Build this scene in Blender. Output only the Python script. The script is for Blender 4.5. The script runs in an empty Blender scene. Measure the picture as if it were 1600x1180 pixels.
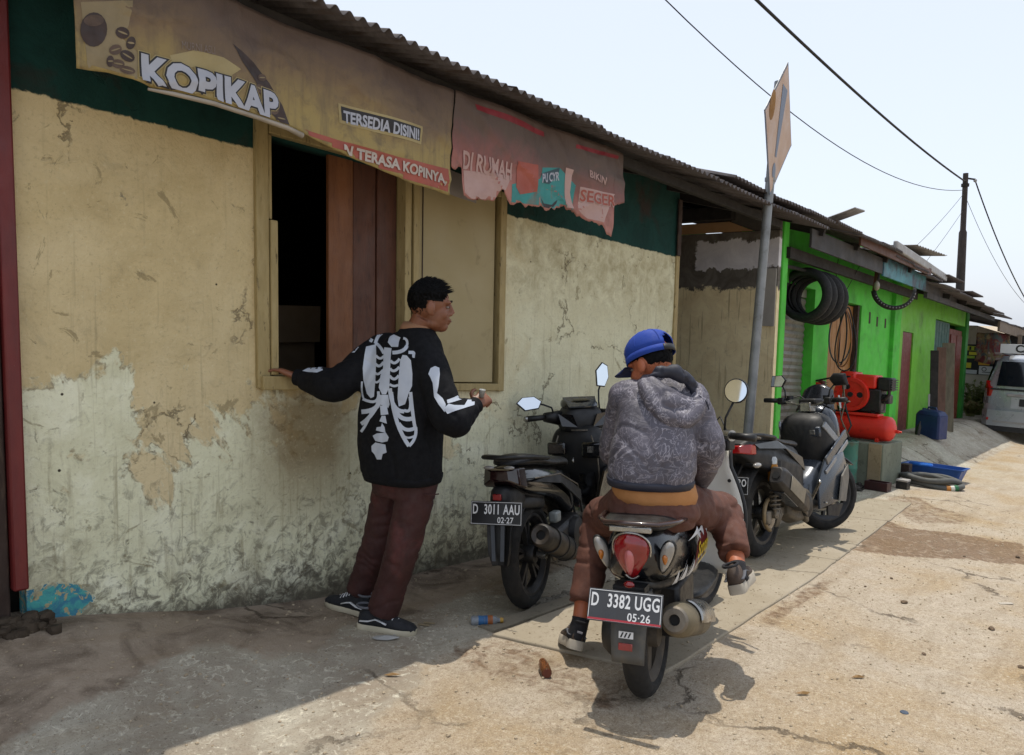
import bpy, bmesh, math, random
from math import sin, cos, pi, radians, sqrt, atan2, exp, floor
from mathutils import Vector, Matrix, noise
from mathutils.bvhtree import BVHTree
random.seed(7)
scn = bpy.context.scene
COL = scn.collection
SL = 0.062                                   # the lane falls away along +X

# ------------------------------------------------------------------ camera
CAMP = Vector((0, -3.27, 1.36))
_p, _r, _y = radians(5.0), 0.02, radians(48.7)
_fw = Vector((sin(_y)*cos(_p), cos(_y)*cos(_p), -sin(_p)))
_rt = Vector((cos(_y), -sin(_y), 0)); _up = _rt.cross(_fw)
_rt2 = _rt*cos(_r)+_up*sin(_r); _up2 = -_rt*sin(_r)+_up*cos(_r)
cd = bpy.data.cameras.new('camera'); cam = bpy.data.objects.new('camera', cd); COL.objects.link(cam)
cd.sensor_width = 36; cd.lens = 27.0; cd.clip_end = 2000; cd.clip_start = .05
cam.matrix_world = Matrix(((_rt2.x,_up2.x,-_fw.x,CAMP.x),(_rt2.y,_up2.y,-_fw.y,CAMP.y),(_rt2.z,_up2.z,-_fw.z,CAMP.z),(0,0,0,1)))
scn.camera = cam
def at(px, py, d):                           # point of the photograph at a distance
    return CAMP + d*(_fw + _rt2*((px-800)/1200) - _up2*((py-590)/1200))

# ------------------------------------------------------------------ world, sun, exposure
SUN_TO = Vector((.18, .12, 1)).normalized()
wd = bpy.data.worlds.new('World'); scn.world = wd; wd.use_nodes = True
nt = wd.node_tree; nt.nodes.clear()
sk = nt.nodes.new('ShaderNodeTexSky'); sk.sky_type = 'NISHITA'; sk.sun_disc = False
sk.sun_elevation = math.asin(SUN_TO.z); sk.sun_rotation = atan2(SUN_TO.x, SUN_TO.y)
sk.air_density = 1.0; sk.dust_density = 1.6; sk.ozone_density = 3.0; sk.altitude = 0
hs = nt.nodes.new('ShaderNodeHueSaturation'); hs.inputs['Saturation'].default_value = .62
bg = nt.nodes.new('ShaderNodeBackground'); bg.inputs['Strength'].default_value = .15
wo = nt.nodes.new('ShaderNodeOutputWorld')
hz = nt.nodes.new('ShaderNodeMix'); hz.data_type = 'RGBA'; hz.inputs[0].default_value = .72; hz.inputs[7].default_value = (3.3, 3.55, 4.0, 1)   # even haze over the clear sky
nt.links.new(sk.outputs[0], hs.inputs['Color']); nt.links.new(hs.outputs[0], hz.inputs[6]); nt.links.new(hz.outputs[2], bg.inputs['Color']); nt.links.new(bg.outputs[0], wo.inputs['Surface'])
sd = bpy.data.lights.new('sun', 'SUN'); sd.energy = 2.2; sd.angle = radians(.55); sd.color = (1, .93, .82)
so = bpy.data.objects.new('sun', sd); COL.objects.link(so); so.location = (3, -2, 12)
so.rotation_euler = SUN_TO.to_track_quat('Z', 'Y').to_euler()
scn.view_settings.view_transform = 'Standard'; scn.view_settings.look = 'None'
scn.view_settings.exposure = 0.72; scn.view_settings.gamma = 1; scn.view_settings.use_curve_mapping = False

# ------------------------------------------------------------------ helpers
GAIN = [1, 1]                                # paint batch: brightness and saturation of the colours that follow
def lin(c):
    if isinstance(c, str):
        c = [int(c[i:i+2], 16)/255 for i in (0, 2, 4)]
        c = [x/12.92 if x <= .04045 else ((x+.055)/1.055)**2.4 for x in c]
        g, s = GAIN; m = sum(c)/3; c = [min(.85, max(0, m+(x-m)*s)*g) for x in c]
    return (c[0], c[1], c[2], 1)
class N:
    """small node builder"""
    def __init__(s, name):
        s.m = bpy.data.materials.new(name); s.m.use_nodes = True; s.t = s.m.node_tree
        s.b = s.t.nodes['Principled BSDF']; s.tc = s.t.nodes.new('ShaderNodeTexCoord'); s.co = s.tc.outputs['Object']
    def n(s, t, **k):
        o = s.t.nodes.new(t)
        for a, v in k.items(): setattr(o, a, v)
        return o
    def l(s, a, b): s.t.links.new(a, b)
    def put(s, inp, v):
        if hasattr(v, 'is_linked') or isinstance(v, bpy.types.NodeSocket): s.l(v, inp)
        elif isinstance(v, str): inp.default_value = lin(v)
        elif isinstance(v, (tuple, list)) and len(v) == 3 and inp.type == 'RGBA': inp.default_value = (*v, 1)
        else: inp.default_value = v
    def noise(s, scale, detail=4, rough=.55, dist=0, vec=None, out='Fac'):
        o = s.n('ShaderNodeTexNoise'); o.inputs['Scale'].default_value = scale; o.inputs['Detail'].default_value = detail
        o.inputs['Roughness'].default_value = rough; o.inputs['Distortion'].default_value = dist
        s.l(vec or s.co, o.inputs['Vector']); return o.outputs[out]
    def voro(s, scale, feature='F1', vec=None, out='Distance'):
        o = s.n('ShaderNodeTexVoronoi', feature=feature); o.inputs['Scale'].default_value = scale
        s.l(vec or s.co, o.inputs['Vector']); return o.outputs[out]
    def map(s, scale=(1,1,1), loc=(0,0,0), rot=(0,0,0), vec=None):
        o = s.n('ShaderNodeMapping'); o.inputs['Scale'].default_value = scale; o.inputs['Location'].default_value = loc
        o.inputs['Rotation'].default_value = rot
        s.l(vec or s.co, o.inputs['Vector']); return o.outputs[0]
    def ramp(s, f, a, b, v0=0., v1=1.):
        o = s.n('ShaderNodeMapRange'); o.inputs[1].default_value = a; o.inputs[2].default_value = b
        o.inputs[3].default_value = v0; o.inputs[4].default_value = v1; s.l(f, o.inputs[0]); return o.outputs[0]
    def mix(s, f, a, b, bt='MIX'):
        o = s.n('ShaderNodeMix', data_type='RGBA', blend_type=bt); o.clamp_factor = True
        s.put(o.inputs[0], f); s.put(o.inputs[6], a); s.put(o.inputs[7], b); return o.outputs[2]
    def math(s, op, a, b=0.):
        o = s.n('ShaderNodeMath', operation=op); s.put(o.inputs[0], a); s.put(o.inputs[1], b); return o.outputs[0]
    def xyz(s, vec=None):
        o = s.n('ShaderNodeSeparateXYZ'); s.l(vec or s.co, o.inputs[0]); return o.outputs
    def attr(s, name):
        o = s.n('ShaderNodeAttribute'); o.attribute_name = name; return o
    def col(s, v): s.put(s.b.inputs['Base Color'], v)
    def rough(s, v): s.put(s.b.inputs['Roughness'], v)
    def bump(s, h, st=.4, d=.01, prev=None):
        o = s.n('ShaderNodeBump'); o.inputs['Strength'].default_value = st; o.inputs['Distance'].default_value = d
        s.l(h, o.inputs['Height'])
        if prev: s.l(prev, o.inputs['Normal'])
        s.l(o.outputs[0], s.b.inputs['Normal']); return o.outputs[0]
def pm(name, c, c2=None, rough=.6, scale=6, bump=0, bscale=60, metal=0, coat=0, spec=.5, dirt=None, dscale=9, dlo=.52, dhi=.75, stretch=None):
    """a general worn surface: two tones, optional dirt patches and fine relief"""
    k = N(name); v = k.map(stretch) if stretch else None
    if c2 is None: c2 = tuple(x*.75 for x in lin(c)[:3])
    f = k.ramp(k.noise(scale, 6, .6, .3, v), .3, .7)
    col = k.mix(f, lin(c), lin(c2) )
    r = k.ramp(k.noise(scale*2.3, 4), .3, .7, max(0, rough-.1), min(1, rough+.12))
    if dirt:
        d = k.ramp(k.noise(dscale, 8, .65, .5, v), dlo, dhi)
        col = k.mix(d, col, lin(dirt)); 
    k.col(col); k.rough(r); k.b.inputs['Metallic'].default_value = metal
    k.b.inputs['Specular IOR Level'].default_value = spec
    if coat: k.b.inputs['Coat Weight'].default_value = coat; k.b.inputs['Coat Roughness'].default_value = .08
    if bump: k.bump(k.noise(bscale, 6, .65, 0, v), bump, .006)
    return k.m
def flat(name, c, rough=.5, metal=0, emit=0):
    k = N(name); k.col(lin(c)); k.rough(rough); k.b.inputs['Metallic'].default_value = metal
    return k.m

def M(X, Y, w): return Vector((X, Y, w-SL*X))      # place coordinates that follow the fall of the lane
I4 = Matrix.Identity(4)
class MB:
    """collects geometry for ONE mesh object"""
    def __init__(s, f=None): s.v = []; s.f = []; s.fn = f; s.uv = None
    def add(s, vs, fs, T=None):
        b = len(s.v)
        for p in vs:
            p = Vector(p)
            if T is not None: p = T @ p
            if s.fn: p = s.fn(*p)
            s.v.append(p)
        s.f += [tuple(i+b for i in f) for f in fs]; return s
    def box(s, x0, x1, y0, y1, z0, z1, T=None):
        vs = [(x,y,z) for x in (x0,x1) for y in (y0,y1) for z in (z0,z1)]
        return s.add(vs, [(0,1,3,2),(4,6,7,5),(0,4,5,1),(2,3,7,6),(0,2,6,4),(1,5,7,3)], T)
    def bar(s, a, b, wx, wz, up=(0,0,1), T=None):        # a rectangular bar from a to b
        a = Vector(a); b = Vector(b); d = (b-a).normalized(); u = Vector(up)
        if abs(d.dot(u)) > .97: u = Vector((1,0,0))
        sx = d.cross(u).normalized(); sz = sx.cross(d)
        vs = [p+sx*(wx/2*i)+sz*(wz/2*j) for p in (a,b) for i,j in ((-1,-1),(1,-1),(1,1),(-1,1))]
        return s.add(vs, [(3,2,1,0),(4,5,6,7),(0,1,5,4),(1,2,6,5),(2,3,7,6),(3,0,4,7)], T)
    def tube(s, pts, r, n=10, T=None, caps=True, closed=False, sq=None):
        pts = [Vector(p) for p in pts]; m = len(pts)
        rs = r if isinstance(r, (list, tuple)) else [r]*m
        vs = []; up = None
        for i, p in enumerate(pts):
            if closed: t = pts[(i+1) % m]-pts[i-1]
            else: t = pts[min(i+1,m-1)]-pts[max(i-1,0)]
            t.normalize()
            if up is None:
                up = Vector((0,0,1)) if abs(t.z) < .9 else Vector((1,0,0))
            a = t.cross(up)
            if a.length < 1e-5: a = t.cross(Vector((0,1,0)))
            a.normalize(); b = a.cross(t).normalized(); up = b
            ra = rs[i]; rx, rz = ra if isinstance(ra, (tuple, list)) else (ra, ra)
            for k in range(n):
                th = 2*pi*k/n; vs.append(p+a*(cos(th)*rx)+b*(sin(th)*rz))
        fs = []
        for i in range(m if closed else m-1):
            j = (i+1) % m
            for k in range(n): fs.append((i*n+k, i*n+(k+1)%n, j*n+(k+1)%n, j*n+k))
        if caps and not closed:
            fs.append(tuple(range(n-1,-1,-1))); fs.append(tuple((m-1)*n+k for k in range(n)))
        return s.add(vs, fs, T)
    def lathe(s, prof, n=24, T=None, close=False, a0=0, a1=2*pi):
        """profile (radius, height) about local Z"""
        full = abs(a1-a0-2*pi) < 1e-6; nn = n if full else n+1
        vs = [(r*cos(a0+(a1-a0)*k/n), r*sin(a0+(a1-a0)*k/n), h) for r, h in prof for k in range(nn)]
        fs = []; m = len(prof)
        for i in range(m if close else m-1):
            j = (i+1) % m
            for k in range(n):
                k2 = (k+1) % nn
                fs.append((i*nn+k, i*nn+k2, j*nn+k2, j*nn+k))
        if not close and full:
            if prof[0][0] > 1e-6: fs.append(tuple(range(nn-1,-1,-1)))
            if prof[-1][0] > 1e-6: fs.append(tuple((m-1)*nn+k for k in range(nn)))
        return s.add(vs, fs, T)
    def prism(s, poly, z0, z1, T=None):
        n = len(poly); vs = [(x,y,z0) for x,y in poly]+[(x,y,z1) for x,y in poly]
        fs = [tuple(range(n-1,-1,-1)), tuple(range(n,2*n))]+[(i,(i+1)%n,n+(i+1)%n,n+i) for i in range(n)]
        return s.add(vs, fs, T)
    def loft(s, secs, T=None, caps=True):
        """sections: equal-length closed loops of points"""
        n = len(secs[0]); vs = [p for c in secs for p in c]; fs = []
        for i in range(len(secs)-1):
            for k in range(n): fs.append((i*n+k, i*n+(k+1)%n, (i+1)*n+(k+1)%n, (i+1)*n+k))
        if caps:
            fs.append(tuple(range(n-1,-1,-1))); fs.append(tuple((len(secs)-1)*n+k for k in range(n)))
        return s.add(vs, fs, T)
    def grid(s, fn, nu, nv, T=None):
        vs = [fn(i/nu, j/nv) for i in range(nu+1) for j in range(nv+1)]
        fs = [(i*(nv+1)+j, (i+1)*(nv+1)+j, (i+1)*(nv+1)+j+1, i*(nv+1)+j+1) for i in range(nu) for j in range(nv)]
        return s.add(vs, fs, T)
    def ball(s, c, r, n=12, m=8, T=None):
        rx, ry, rz = r if isinstance(r, (tuple, list)) else (r,r,r); c = Vector(c)
        vs = [c+Vector((0,0,-rz))]
        for j in range(1, m):
            a = -pi/2+pi*j/m
            for k in range(n): vs.append(c+Vector((rx*cos(a)*cos(2*pi*k/n), ry*cos(a)*sin(2*pi*k/n), rz*sin(a))))
        vs.append(c+Vector((0,0,rz))); fs = []
        for k in range(n): fs.append((0, 1+(k+1)%n, 1+k))
        for j in range(m-2):
            for k in range(n): fs.append((1+j*n+k, 1+j*n+(k+1)%n, 1+(j+1)*n+(k+1)%n, 1+(j+1)*n+k))
        t = len(vs)-1
        for k in range(n): fs.append((1+(m-2)*n+k, 1+(m-2)*n+(k+1)%n, t))
        return s.add(vs, fs, T)
    def mesh(s, name):
        me = bpy.data.meshes.new(name); me.from_pydata([tuple(p) for p in s.v], [], s.f); me.update(); 
        bm = bmesh.new(); bm.from_mesh(me); bmesh.ops.recalc_face_normals(bm, faces=bm.faces); bm.to_mesh(me); bm.free()
        return me
    def build(s, name, mat, parent=None, smooth=False, bevel=0, sub=0, world=True, solid=0, seg=2, ang=35):
        return obj(name, s.mesh(name), mat, parent, smooth, bevel, sub, world, solid, seg, ang)
def obj(name, me, mat, parent=None, smooth=False, bevel=0, sub=0, world=True, solid=0, seg=2, ang=35):
    o = bpy.data.objects.new(name, me); COL.objects.link(o)
    if mat is not None and len(me.materials) == 0: me.materials.append(mat)
    if parent is not None: attach(o, parent, world)
    if smooth:
        for p in me.polygons: p.use_smooth = True
        if smooth != 'all':
            try: me.set_sharp_from_angle(angle=radians(ang+10))
            except Exception: pass
    if solid:
        m = o.modifiers.new('solid', 'SOLIDIFY'); m.thickness = solid; m.offset = 0
    if bevel:
        m = o.modifiers.new('bevel', 'BEVEL'); m.width = bevel; m.segments = seg; m.limit_method = 'ANGLE'; m.angle_limit = radians(ang)
        m.harden_normals = False
        if not smooth:
            for p in me.polygons: p.use_smooth = True
            try: me.set_sharp_from_angle(angle=radians(30))
            except Exception: pass
    if sub:
        m = o.modifiers.new('sub', 'SUBSURF'); m.levels = sub; m.render_levels = sub
    return o
def attach(o, parent, world=True):
    o.parent = parent
    o.matrix_parent_inverse = WM.get(parent, I4).inverted() if world else I4
WM = {}
def tag(o, label=None, cat=None, group=None, kind=None):
    if label: o['label'] = label
    if cat: o['category'] = cat
    if group: o['group'] = group
    if kind: o['kind'] = kind
    return o
def thing(name, label, cat, loc=(0,0,0), rot=None, group=None):
    o = bpy.data.objects.new(name, None); COL.objects.link(o); o.empty_display_size = .1
    T = Matrix.Translation(Vector(loc))
    if rot is not None: T = T @ rot
    o.matrix_world = T; WM[o] = T
    return tag(o, label, cat, group)
def struct(o): o['kind'] = 'structure'; return o
RX = lambda a: Matrix.Rotation(a, 4, 'X')
RY = lambda a: Matrix.Rotation(a, 4, 'Y')
RZ = lambda a: Matrix.Rotation(a, 4, 'Z')
TR = lambda x, y=0, z=0: Matrix.Translation(Vector((x,y,z)) if not isinstance(x, Vector) else x)
def frame(o, x, z):
    """matrix with origin o, x axis and approximate z axis"""
    x = Vector(x).normalized(); z = Vector(z); y = z.cross(x).normalized(); z = x.cross(y)
    m = Matrix.Identity(4)
    for i, a in enumerate((x, y, z)):
        for j in range(3): m[j][i] = a[j]
    m.translation = Vector(o); return m
def text_mesh(body, size=1, bold=0, extrude=0, shear=0, align='CENTER', space=1, xs=1):
    c = bpy.data.curves.new('lettering', 'FONT'); c.body = body; c.size = size; c.offset = bold; c.extrude = extrude; c.shear = shear
    c.align_x = align; c.align_y = 'CENTER'; c.space_character = space; c.resolution_u = 3
    o = bpy.data.objects.new('lettering', c); COL.objects.link(o)
    dg = bpy.context.evaluated_depsgraph_get(); me = bpy.data.meshes.new_from_object(o.evaluated_get(dg))
    bpy.data.objects.remove(o); bpy.data.curves.remove(c); me.materials.clear()
    if xs != 1:
        for v in me.vertices: v.co.x *= xs
    return me
def letters(name, body, size, mat, parent, T, world=False, **k):
    me = text_mesh(body, size, **k); me.transform(T); return obj(name, me, mat, parent, world=world)
def slice_mesh(me, step, T=None):
    """cut a flat mesh into small cells so that it can follow a curved surface"""
    bm = bmesh.new(); bm.from_mesh(me)
    xs = [v.co.x for v in bm.verts]; ys = [v.co.y for v in bm.verts]
    for ax, lo, hi in ((0,min(xs),max(xs)),(1,min(ys),max(ys))):
        t = lo+step
        while t < hi:
            bmesh.ops.bisect_plane(bm, geom=bm.verts[:]+bm.edges[:]+bm.faces[:], plane_co=(t,0,0) if ax == 0 else (0,t,0), plane_no=(1,0,0) if ax == 0 else (0,1,0)); t += step
    bmesh.ops.triangulate(bm, faces=bm.faces); bm.to_mesh(me); bm.free(); return me
def poly_mesh(poly):
    me = bpy.data.meshes.new('print'); bm = bmesh.new()
    f = bm.faces.new([bm.verts.new((x,y,0)) for x,y in poly]); bmesh.ops.triangulate(bm, faces=[f]); bm.to_mesh(me); bm.free(); return me
def fuse(mb, voxel, smooth_it=4, fac=.5, name='fused'):
    """join overlapping closed pieces into one continuous skin"""
    me = mb.mesh(name); o = bpy.data.objects.new(name, me); COL.objects.link(o)
    m = o.modifiers.new('r', 'REMESH'); m.mode = 'VOXEL'; m.voxel_size = voxel; m.use_smooth_shade = True
    if smooth_it:
        s = o.modifiers.new('s', 'SMOOTH'); s.iterations = smooth_it; s.factor = fac
    dg = bpy.context.evaluated_depsgraph_get(); r = bpy.data.meshes.new_from_object(o.evaluated_get(dg))
    bpy.data.objects.remove(o); bpy.data.meshes.remove(me); r.materials.clear()
    for p in r.polygons: p.use_smooth = True
    r.name = name; return r
def fbm(x, y, z=0, o=4): return noise.fractal(Vector((x,y,z)), 1.0, 2.0, o)
def sm(a, b, x):
    t = min(1, max(0, (x-a)/(b-a))); return t*t*(3-2*t)
# ================================================================== the place
def gp(px, py, w=0):                         # pixel of the photograph -> (X, Y) on the lane
    d = at(px, py, 1)-CAMP; t = (w-CAMP.z-SL*CAMP.x)/(d.z+SL*d.x); P = CAMP+d*t; return P.x, P.y
def wp(px, py, Y=0):                         # pixel -> (X, w) on an upright plane along the lane
    d = at(px, py, 1)-CAMP; t = (Y-CAMP.y)/d.y; P = CAMP+d*t; return P.x, P.z+SL*P.x
def in_poly(x, y, poly):
    r = False; j = len(poly)-1
    for i in range(len(poly)):
        xi, yi = poly[i]; xj, yj = poly[j]
        if (yi > y) != (yj > y) and x < (xj-xi)*(y-yi)/(yj-yi)+xi: r = not r
        j = i
    return r
def gw(X, Y):
    """height of the ground above the evenly falling lane"""
    Yn = max(0, -Y)
    w = .2*(1-sm(.7, 2.35, X))*(1-sm(0, .8, Yn))
    w += .36*sm(9.7, 10.9, X)*(1-sm(.12, 1.1, Yn))
    w += .10*sm(12, 17, X)
    k = sm(0, .12, abs(Y+1.28)-.42) if X > 2.4 else 1
    w -= .025*sm(2.5, 3, X)*(1-sm(8, 9, X))*sm(.35, .6, Yn)*(1-sm(.86, .92, Yn))
    if -3 < X < 40:
        w += k*(.011*fbm(X*1.1, Y*1.1, 3)+.0035*fbm(X*7, Y*7, 9, 3))
    return w
def gz(X, Y):
    return gw(X, Y)-SL*min(X, 30+8*(1-exp(-max(0, X-30)/8)) if X > 30 else X)

def axis(lo, hi, f0, f1, st, grow=1.22):
    a = [f0]
    while a[-1] < f1: a.append(a[-1]+st)
    s = st; b = a[-1]
    while b < hi: s *= grow; b += s; a.append(b)
    s = st; b = a[0]; L = []
    while b > lo: s *= grow; b -= s; L.append(b)
    return L[::-1]+a
xs = axis(-120, 400, .2, 9.5, .035); ys = axis(-200, 200, -3.3, .1, .035)
dirt1 = [gp(*p) for p in ((1325,862),(1382,812),(1420,826),(1500,835),(1600,848),(1600,880),(1480,872),(1390,866))]
dirt2 = [gp(*p) for p in ((1385,775),(1440,778),(1460,792),(1512,806),(1500,818),(1430,818),(1400,800))]
dirt3 = [gp(*p) for p in ((1185,975),(1275,905),(1300,905),(1230,965),(1215,985))]
dirt4 = [gp(*p) for p in ((700,1012),(800,1000),(880,1040),(985,1062),(975,1120),(860,1090),(740,1050))]
mb = MB()
for x in xs:
    for y in ys: mb.v.append(Vector((x, y, gz(x, y))))
ny = len(ys)
mb.f = [(i*ny+j, (i+1)*ny+j, (i+1)*ny+j+1, i*ny+j+1) for i in range(len(xs)-1) for j in range(ny-1)]
k = N('lane_ground')
za = k.attr('zone'); zc = k.n('ShaderNodeSeparateColor'); k.l(za.outputs['Color'], zc.inputs[0])
n1 = k.noise(1.3, 8, .6, .4); n2 = k.noise(9, 8, .7, .6); n3 = k.noise(48, 5, .75, .4); n4 = k.noise(170, 3, .7)
GAIN[:] = [1.15, 1]
sand = k.mix(k.ramp(n2, .35, .65), 'a39683', 'b3a796')
sand = k.mix(k.ramp(n1, .45, .68), sand, 'a08a69')
sand = k.mix(k.math('MULTIPLY', k.ramp(n3, .54, .66), .7), sand, '82705a')
sand = k.mix(k.math('MULTIPLY', k.ramp(n3, .45, .38), .7), sand, 'c0b5a0')
sand = k.mix(k.ramp(k.voro(55), .16, .05), sand, 'b5aa97')
sand = k.mix(k.math('MULTIPLY', k.ramp(n4, .57, .66), .8), sand, '66543f')
sand = k.mix(k.math('MULTIPLY', k.ramp(k.noise(26, 9, .8, 1.5), .56, .63), .55), sand, '7b6a53')
sand = k.mix(k.math('MULTIPLY', k.ramp(n4, .42, .34), .6), sand, 'cfc5b2')
GAIN[:] = [2.3, 1.0]
grey = k.mix(k.ramp(n2, .36, .64), '757065', '878276')
grey = k.mix(k.ramp(n1, .42, .62), grey, '6a6155')
grey = k.mix(k.ramp(k.noise(22, 8, .75, 1.2), .54, .66), grey, '9b978a')
grey = k.mix(k.ramp(n3, .60, .68), grey, '453d34')
grey = k.mix(k.math('MULTIPLY', k.ramp(n4, .58, .68), .7), grey, '3d362d')
GAIN[:] = [1, 1]
fz = k.ramp(k.math('ADD', zc.outputs[0], k.math('MULTIPLY', k.math('SUBTRACT', n2, .5), .9)), .35, .65)
c = k.mix(fz, sand, grey)
GAIN[:] = [2.3, 1.0]
smooth_c = k.mix(k.ramp(n2, .3, .7), '675c50', '776c5f'); smooth_c = k.mix(k.ramp(k.noise(3.4, 7, .65, .8), .48, .66), smooth_c, '4a4036'); smooth_c = k.mix(k.math('MULTIPLY', k.ramp(n4, .60, .70), .6), smooth_c, '8f8678')
GAIN[:] = [1, 1]
c = k.mix(k.ramp(k.math('ADD', zc.outputs[2], k.math('MULTIPLY', k.math('SUBTRACT', n2, .5), 1.0)), .4, .62), c, smooth_c)
fd = k.ramp(k.math('ADD', zc.outputs[1], k.math('MULTIPLY', k.math('SUBTRACT', k.noise(9, 9, .75, 1.2), .5), 3.4)), .3, .95)
c = k.mix(k.math('MULTIPLY', fd, .8), c, k.mix(k.ramp(n3, .4, .62), '7d6045', '5b4531'))
dn = k.noise(2.5, 6, .65, 0, out='Color'); mv = k.n('ShaderNodeMix', data_type='VECTOR'); mv.inputs[0].default_value = .35; k.l(k.co, mv.inputs[4]); k.l(dn, mv.inputs[5])
ve = k.voro(1.15, 'DISTANCE_TO_EDGE', mv.outputs[1]); crk = k.math('MULTIPLY', k.ramp(ve, .014, .004), k.ramp(k.noise(.9, 4, .6, .3), .50, .58))
c = k.mix(k.math('MULTIPLY', crk, .75), c, '4a3f31')
tr_ = k.ramp(k.noise(3.0, 5, .6, .6, k.map((.35, 2.2, 1))), .5, .72); c = k.mix(k.math('MULTIPLY', tr_, .35), c, '8a7558')
k.col(c); k.rough(k.ramp(n2, .3, .7, .72, .95)); k.b.inputs['Specular IOR Level'].default_value = .3
b1 = k.bump(k.math('SUBTRACT', k.math('ADD', n3, k.math('MULTIPLY', n4, .5)), crk), .8, .016)
k.bump(k.noise(20, 8, .75, 1.2), .35, .02, b1)
lane = mb.build('lane', k.m, smooth='all'); struct(lane)
ca = lane.data.color_attributes.new('zone', 'FLOAT_COLOR', 'POINT'); data = []
for v in lane.data.vertices:
    x, y = v.co.x, v.co.y; r = g = b = 0.
    if -3 < x < 30 and -6 < y < 3:
        e = .08*fbm(x*2, y*2, 5)
        edge = .98 if x < 2.6 else .9
        if x < 2.2: edge = 1.0+.5*(2.2-x)
        r = 1-sm(edge-.22, edge+.12, -y+e)
        if x > 8.5: r = max(r, .9*(1-sm(.9, 1.15, -y+e)))
        hb = .62-.16*sm(.2, 1.6, x); b = (1-sm(hb-.22, hb+.22, -y+2.5*e))*(1-sm(3.3, 5.5, x))
        for P, a in ((dirt1, 1), (dirt2, .65), (dirt3, .75), (dirt4, .55)):
            if in_poly(x+e*.6, y+e*.6, P): g = max(g, a)
    data += [r, g, b, 1]
ca.data.foreach_set('color', data)

def conc(name, a, b, dark, spots):
    k = N(name); n1 = k.noise(2.2, 8, .65, .5); n2 = k.noise(16, 8, .7, .6); n3 = k.noise(75, 4, .7)
    c = k.mix(k.ramp(n1, .35, .65), a, b); c = k.mix(k.ramp(n2, .55, .7), c, dark); c = k.mix(k.ramp(n3, .6, .7), c, spots)
    k.col(c); k.rough(.85); k.b.inputs['Specular IOR Level'].default_value = .3
    k.bump(k.math('ADD', n2, k.math('MULTIPLY', n3, .4)), .4, .008); return k.m
m_slab = conc('slab_concrete', 'a09684', '938874', '7f7360', '6f6452')
m_kerb = conc('edge_concrete', '8c8474', '79705f', '5e5648', '4a443a')
def edgeY(X): return -1.68+.09*(X-3.93)
cuts = [((2.55,-.93),(2.80,-1.70)), ((4.52,-.90),(4.97,-1.585)), ((5.2,-.9),(5.42,-1.545)), ((5.74,-.89),(6.04,-1.49)), ((7.0,-.88),(7.25,-1.385)), ((8.3,-.87),(8.5,-1.27))]
for i in range(5):
    (a, b), (c_, d) = cuts[i], cuts[i+1]; g = .009; top = .014; n = 10
    mb = MB()
    ring = []
    for t in range(n+1): ring.append((a[0]+g+(c_[0]-a[0]-2*g)*t/n, a[1]+(c_[1]-a[1])*t/n))
    for t in range(1, n+1): ring.append((c_[0]-g+(d[0]-c_[0])*t/n, c_[1]+(d[1]-c_[1])*t/n))
    for t in range(1, n+1): ring.append((d[0]-g+(b[0]-d[0]+2*g)*t/n, d[1]+(b[1]-d[1])*t/n))
    for t in range(1, n): ring.append((b[0]+g+(a[0]-b[0])*t/n, b[1]+(a[1]-b[1])*t/n))
    ring = [(x+.006*fbm(x*9, y*9, i), y+.008*fbm(x*9, y*9, i+5)) for x, y in ring]
    mb.prism(ring, -.1, top); mb.v = [M(*p) for p in mb.v]
    mb.build('slab', m_slab, lane, bevel=.006)
# rough kerb edge of the slabs beside the wall, and the rubble in the gutter
mb = MB(M)
mb.loft([[(x, -.905+.012*fbm(x*5, 0, 1), -.08), (x, -.905+.012*fbm(x*5, 0, 1), .012), (x, -.80+.02*fbm(x*6, 3, 1), .004+.008*fbm(x*8, 2, 2)), (x, -.78, -.08)] for x in [2.6+.08*i for i in range(60)]])
struct(tag(mb.build('concrete_kerb', m_kerb, None, smooth=True), 'worn concrete kerb strip'))
def stone(mb, x, y, z, r, sd, n=7, flat=.6):
    rnd = random.Random(sd); vs = []
    for j in range(3):
        a = -.6+.75*j
        for q in range(n):
            t = 2*pi*q/n+.3*rnd.random(); rr = r*cos(a*.9)*(.75+.5*rnd.random())
            vs.append((x+rr*cos(t), y+rr*sin(t)*.8, z+r*flat*sin(a)*(.8+.4*rnd.random())))
    fs = [tuple(range(n-1,-1,-1)), tuple(2*n+q for q in range(n))]
    for j in range(2):
        for q in range(n): fs.append((j*n+q, j*n+(q+1)%n, (j+1)*n+(q+1)%n, (j+1)*n+q))
    mb.add(vs, fs)
mb = MB(); rnd = random.Random(3)
for i in range(190):
    x = 3.02+1.5*rnd.random()**1.2; y = -.72-.09*rnd.random()-.03*(x-3); r = rnd.uniform(.008, .03)
    stone(mb, x, y, gz(x, y)+r*.25, r, i)
tag(mb.build('rubble', conc('rubble_grey', '8b8578', '6d675b', '504a40', '3a352d')), 'grey broken concrete rubble in the gutter beside the slab edge', 'rubble', kind='stuff')
mb = MB()
for i in range(3000):
    x = rnd.uniform(.6, 9); y = rnd.uniform(-3.2, -.55) if rnd.random() < .8 else rnd.uniform(-.55, -.05)
    r = rnd.uniform(.0025, .008)*(1.6 if rnd.random() < .05 else 1)
    z = gz(x, y)
    if x > 2.6 and -.9 > y > edgeY(x): z = -SL*x+.014
    stone(mb, x, y, z+r*.3, r, i+500, 5)
tag(mb.build('pebbles', conc('pebble_mix', 'b3a58e', '9a8b74', '7d6e59', 'c9bfae')), 'loose pebbles and grit scattered over the sandy lane', 'pebbles', kind='stuff')

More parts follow.
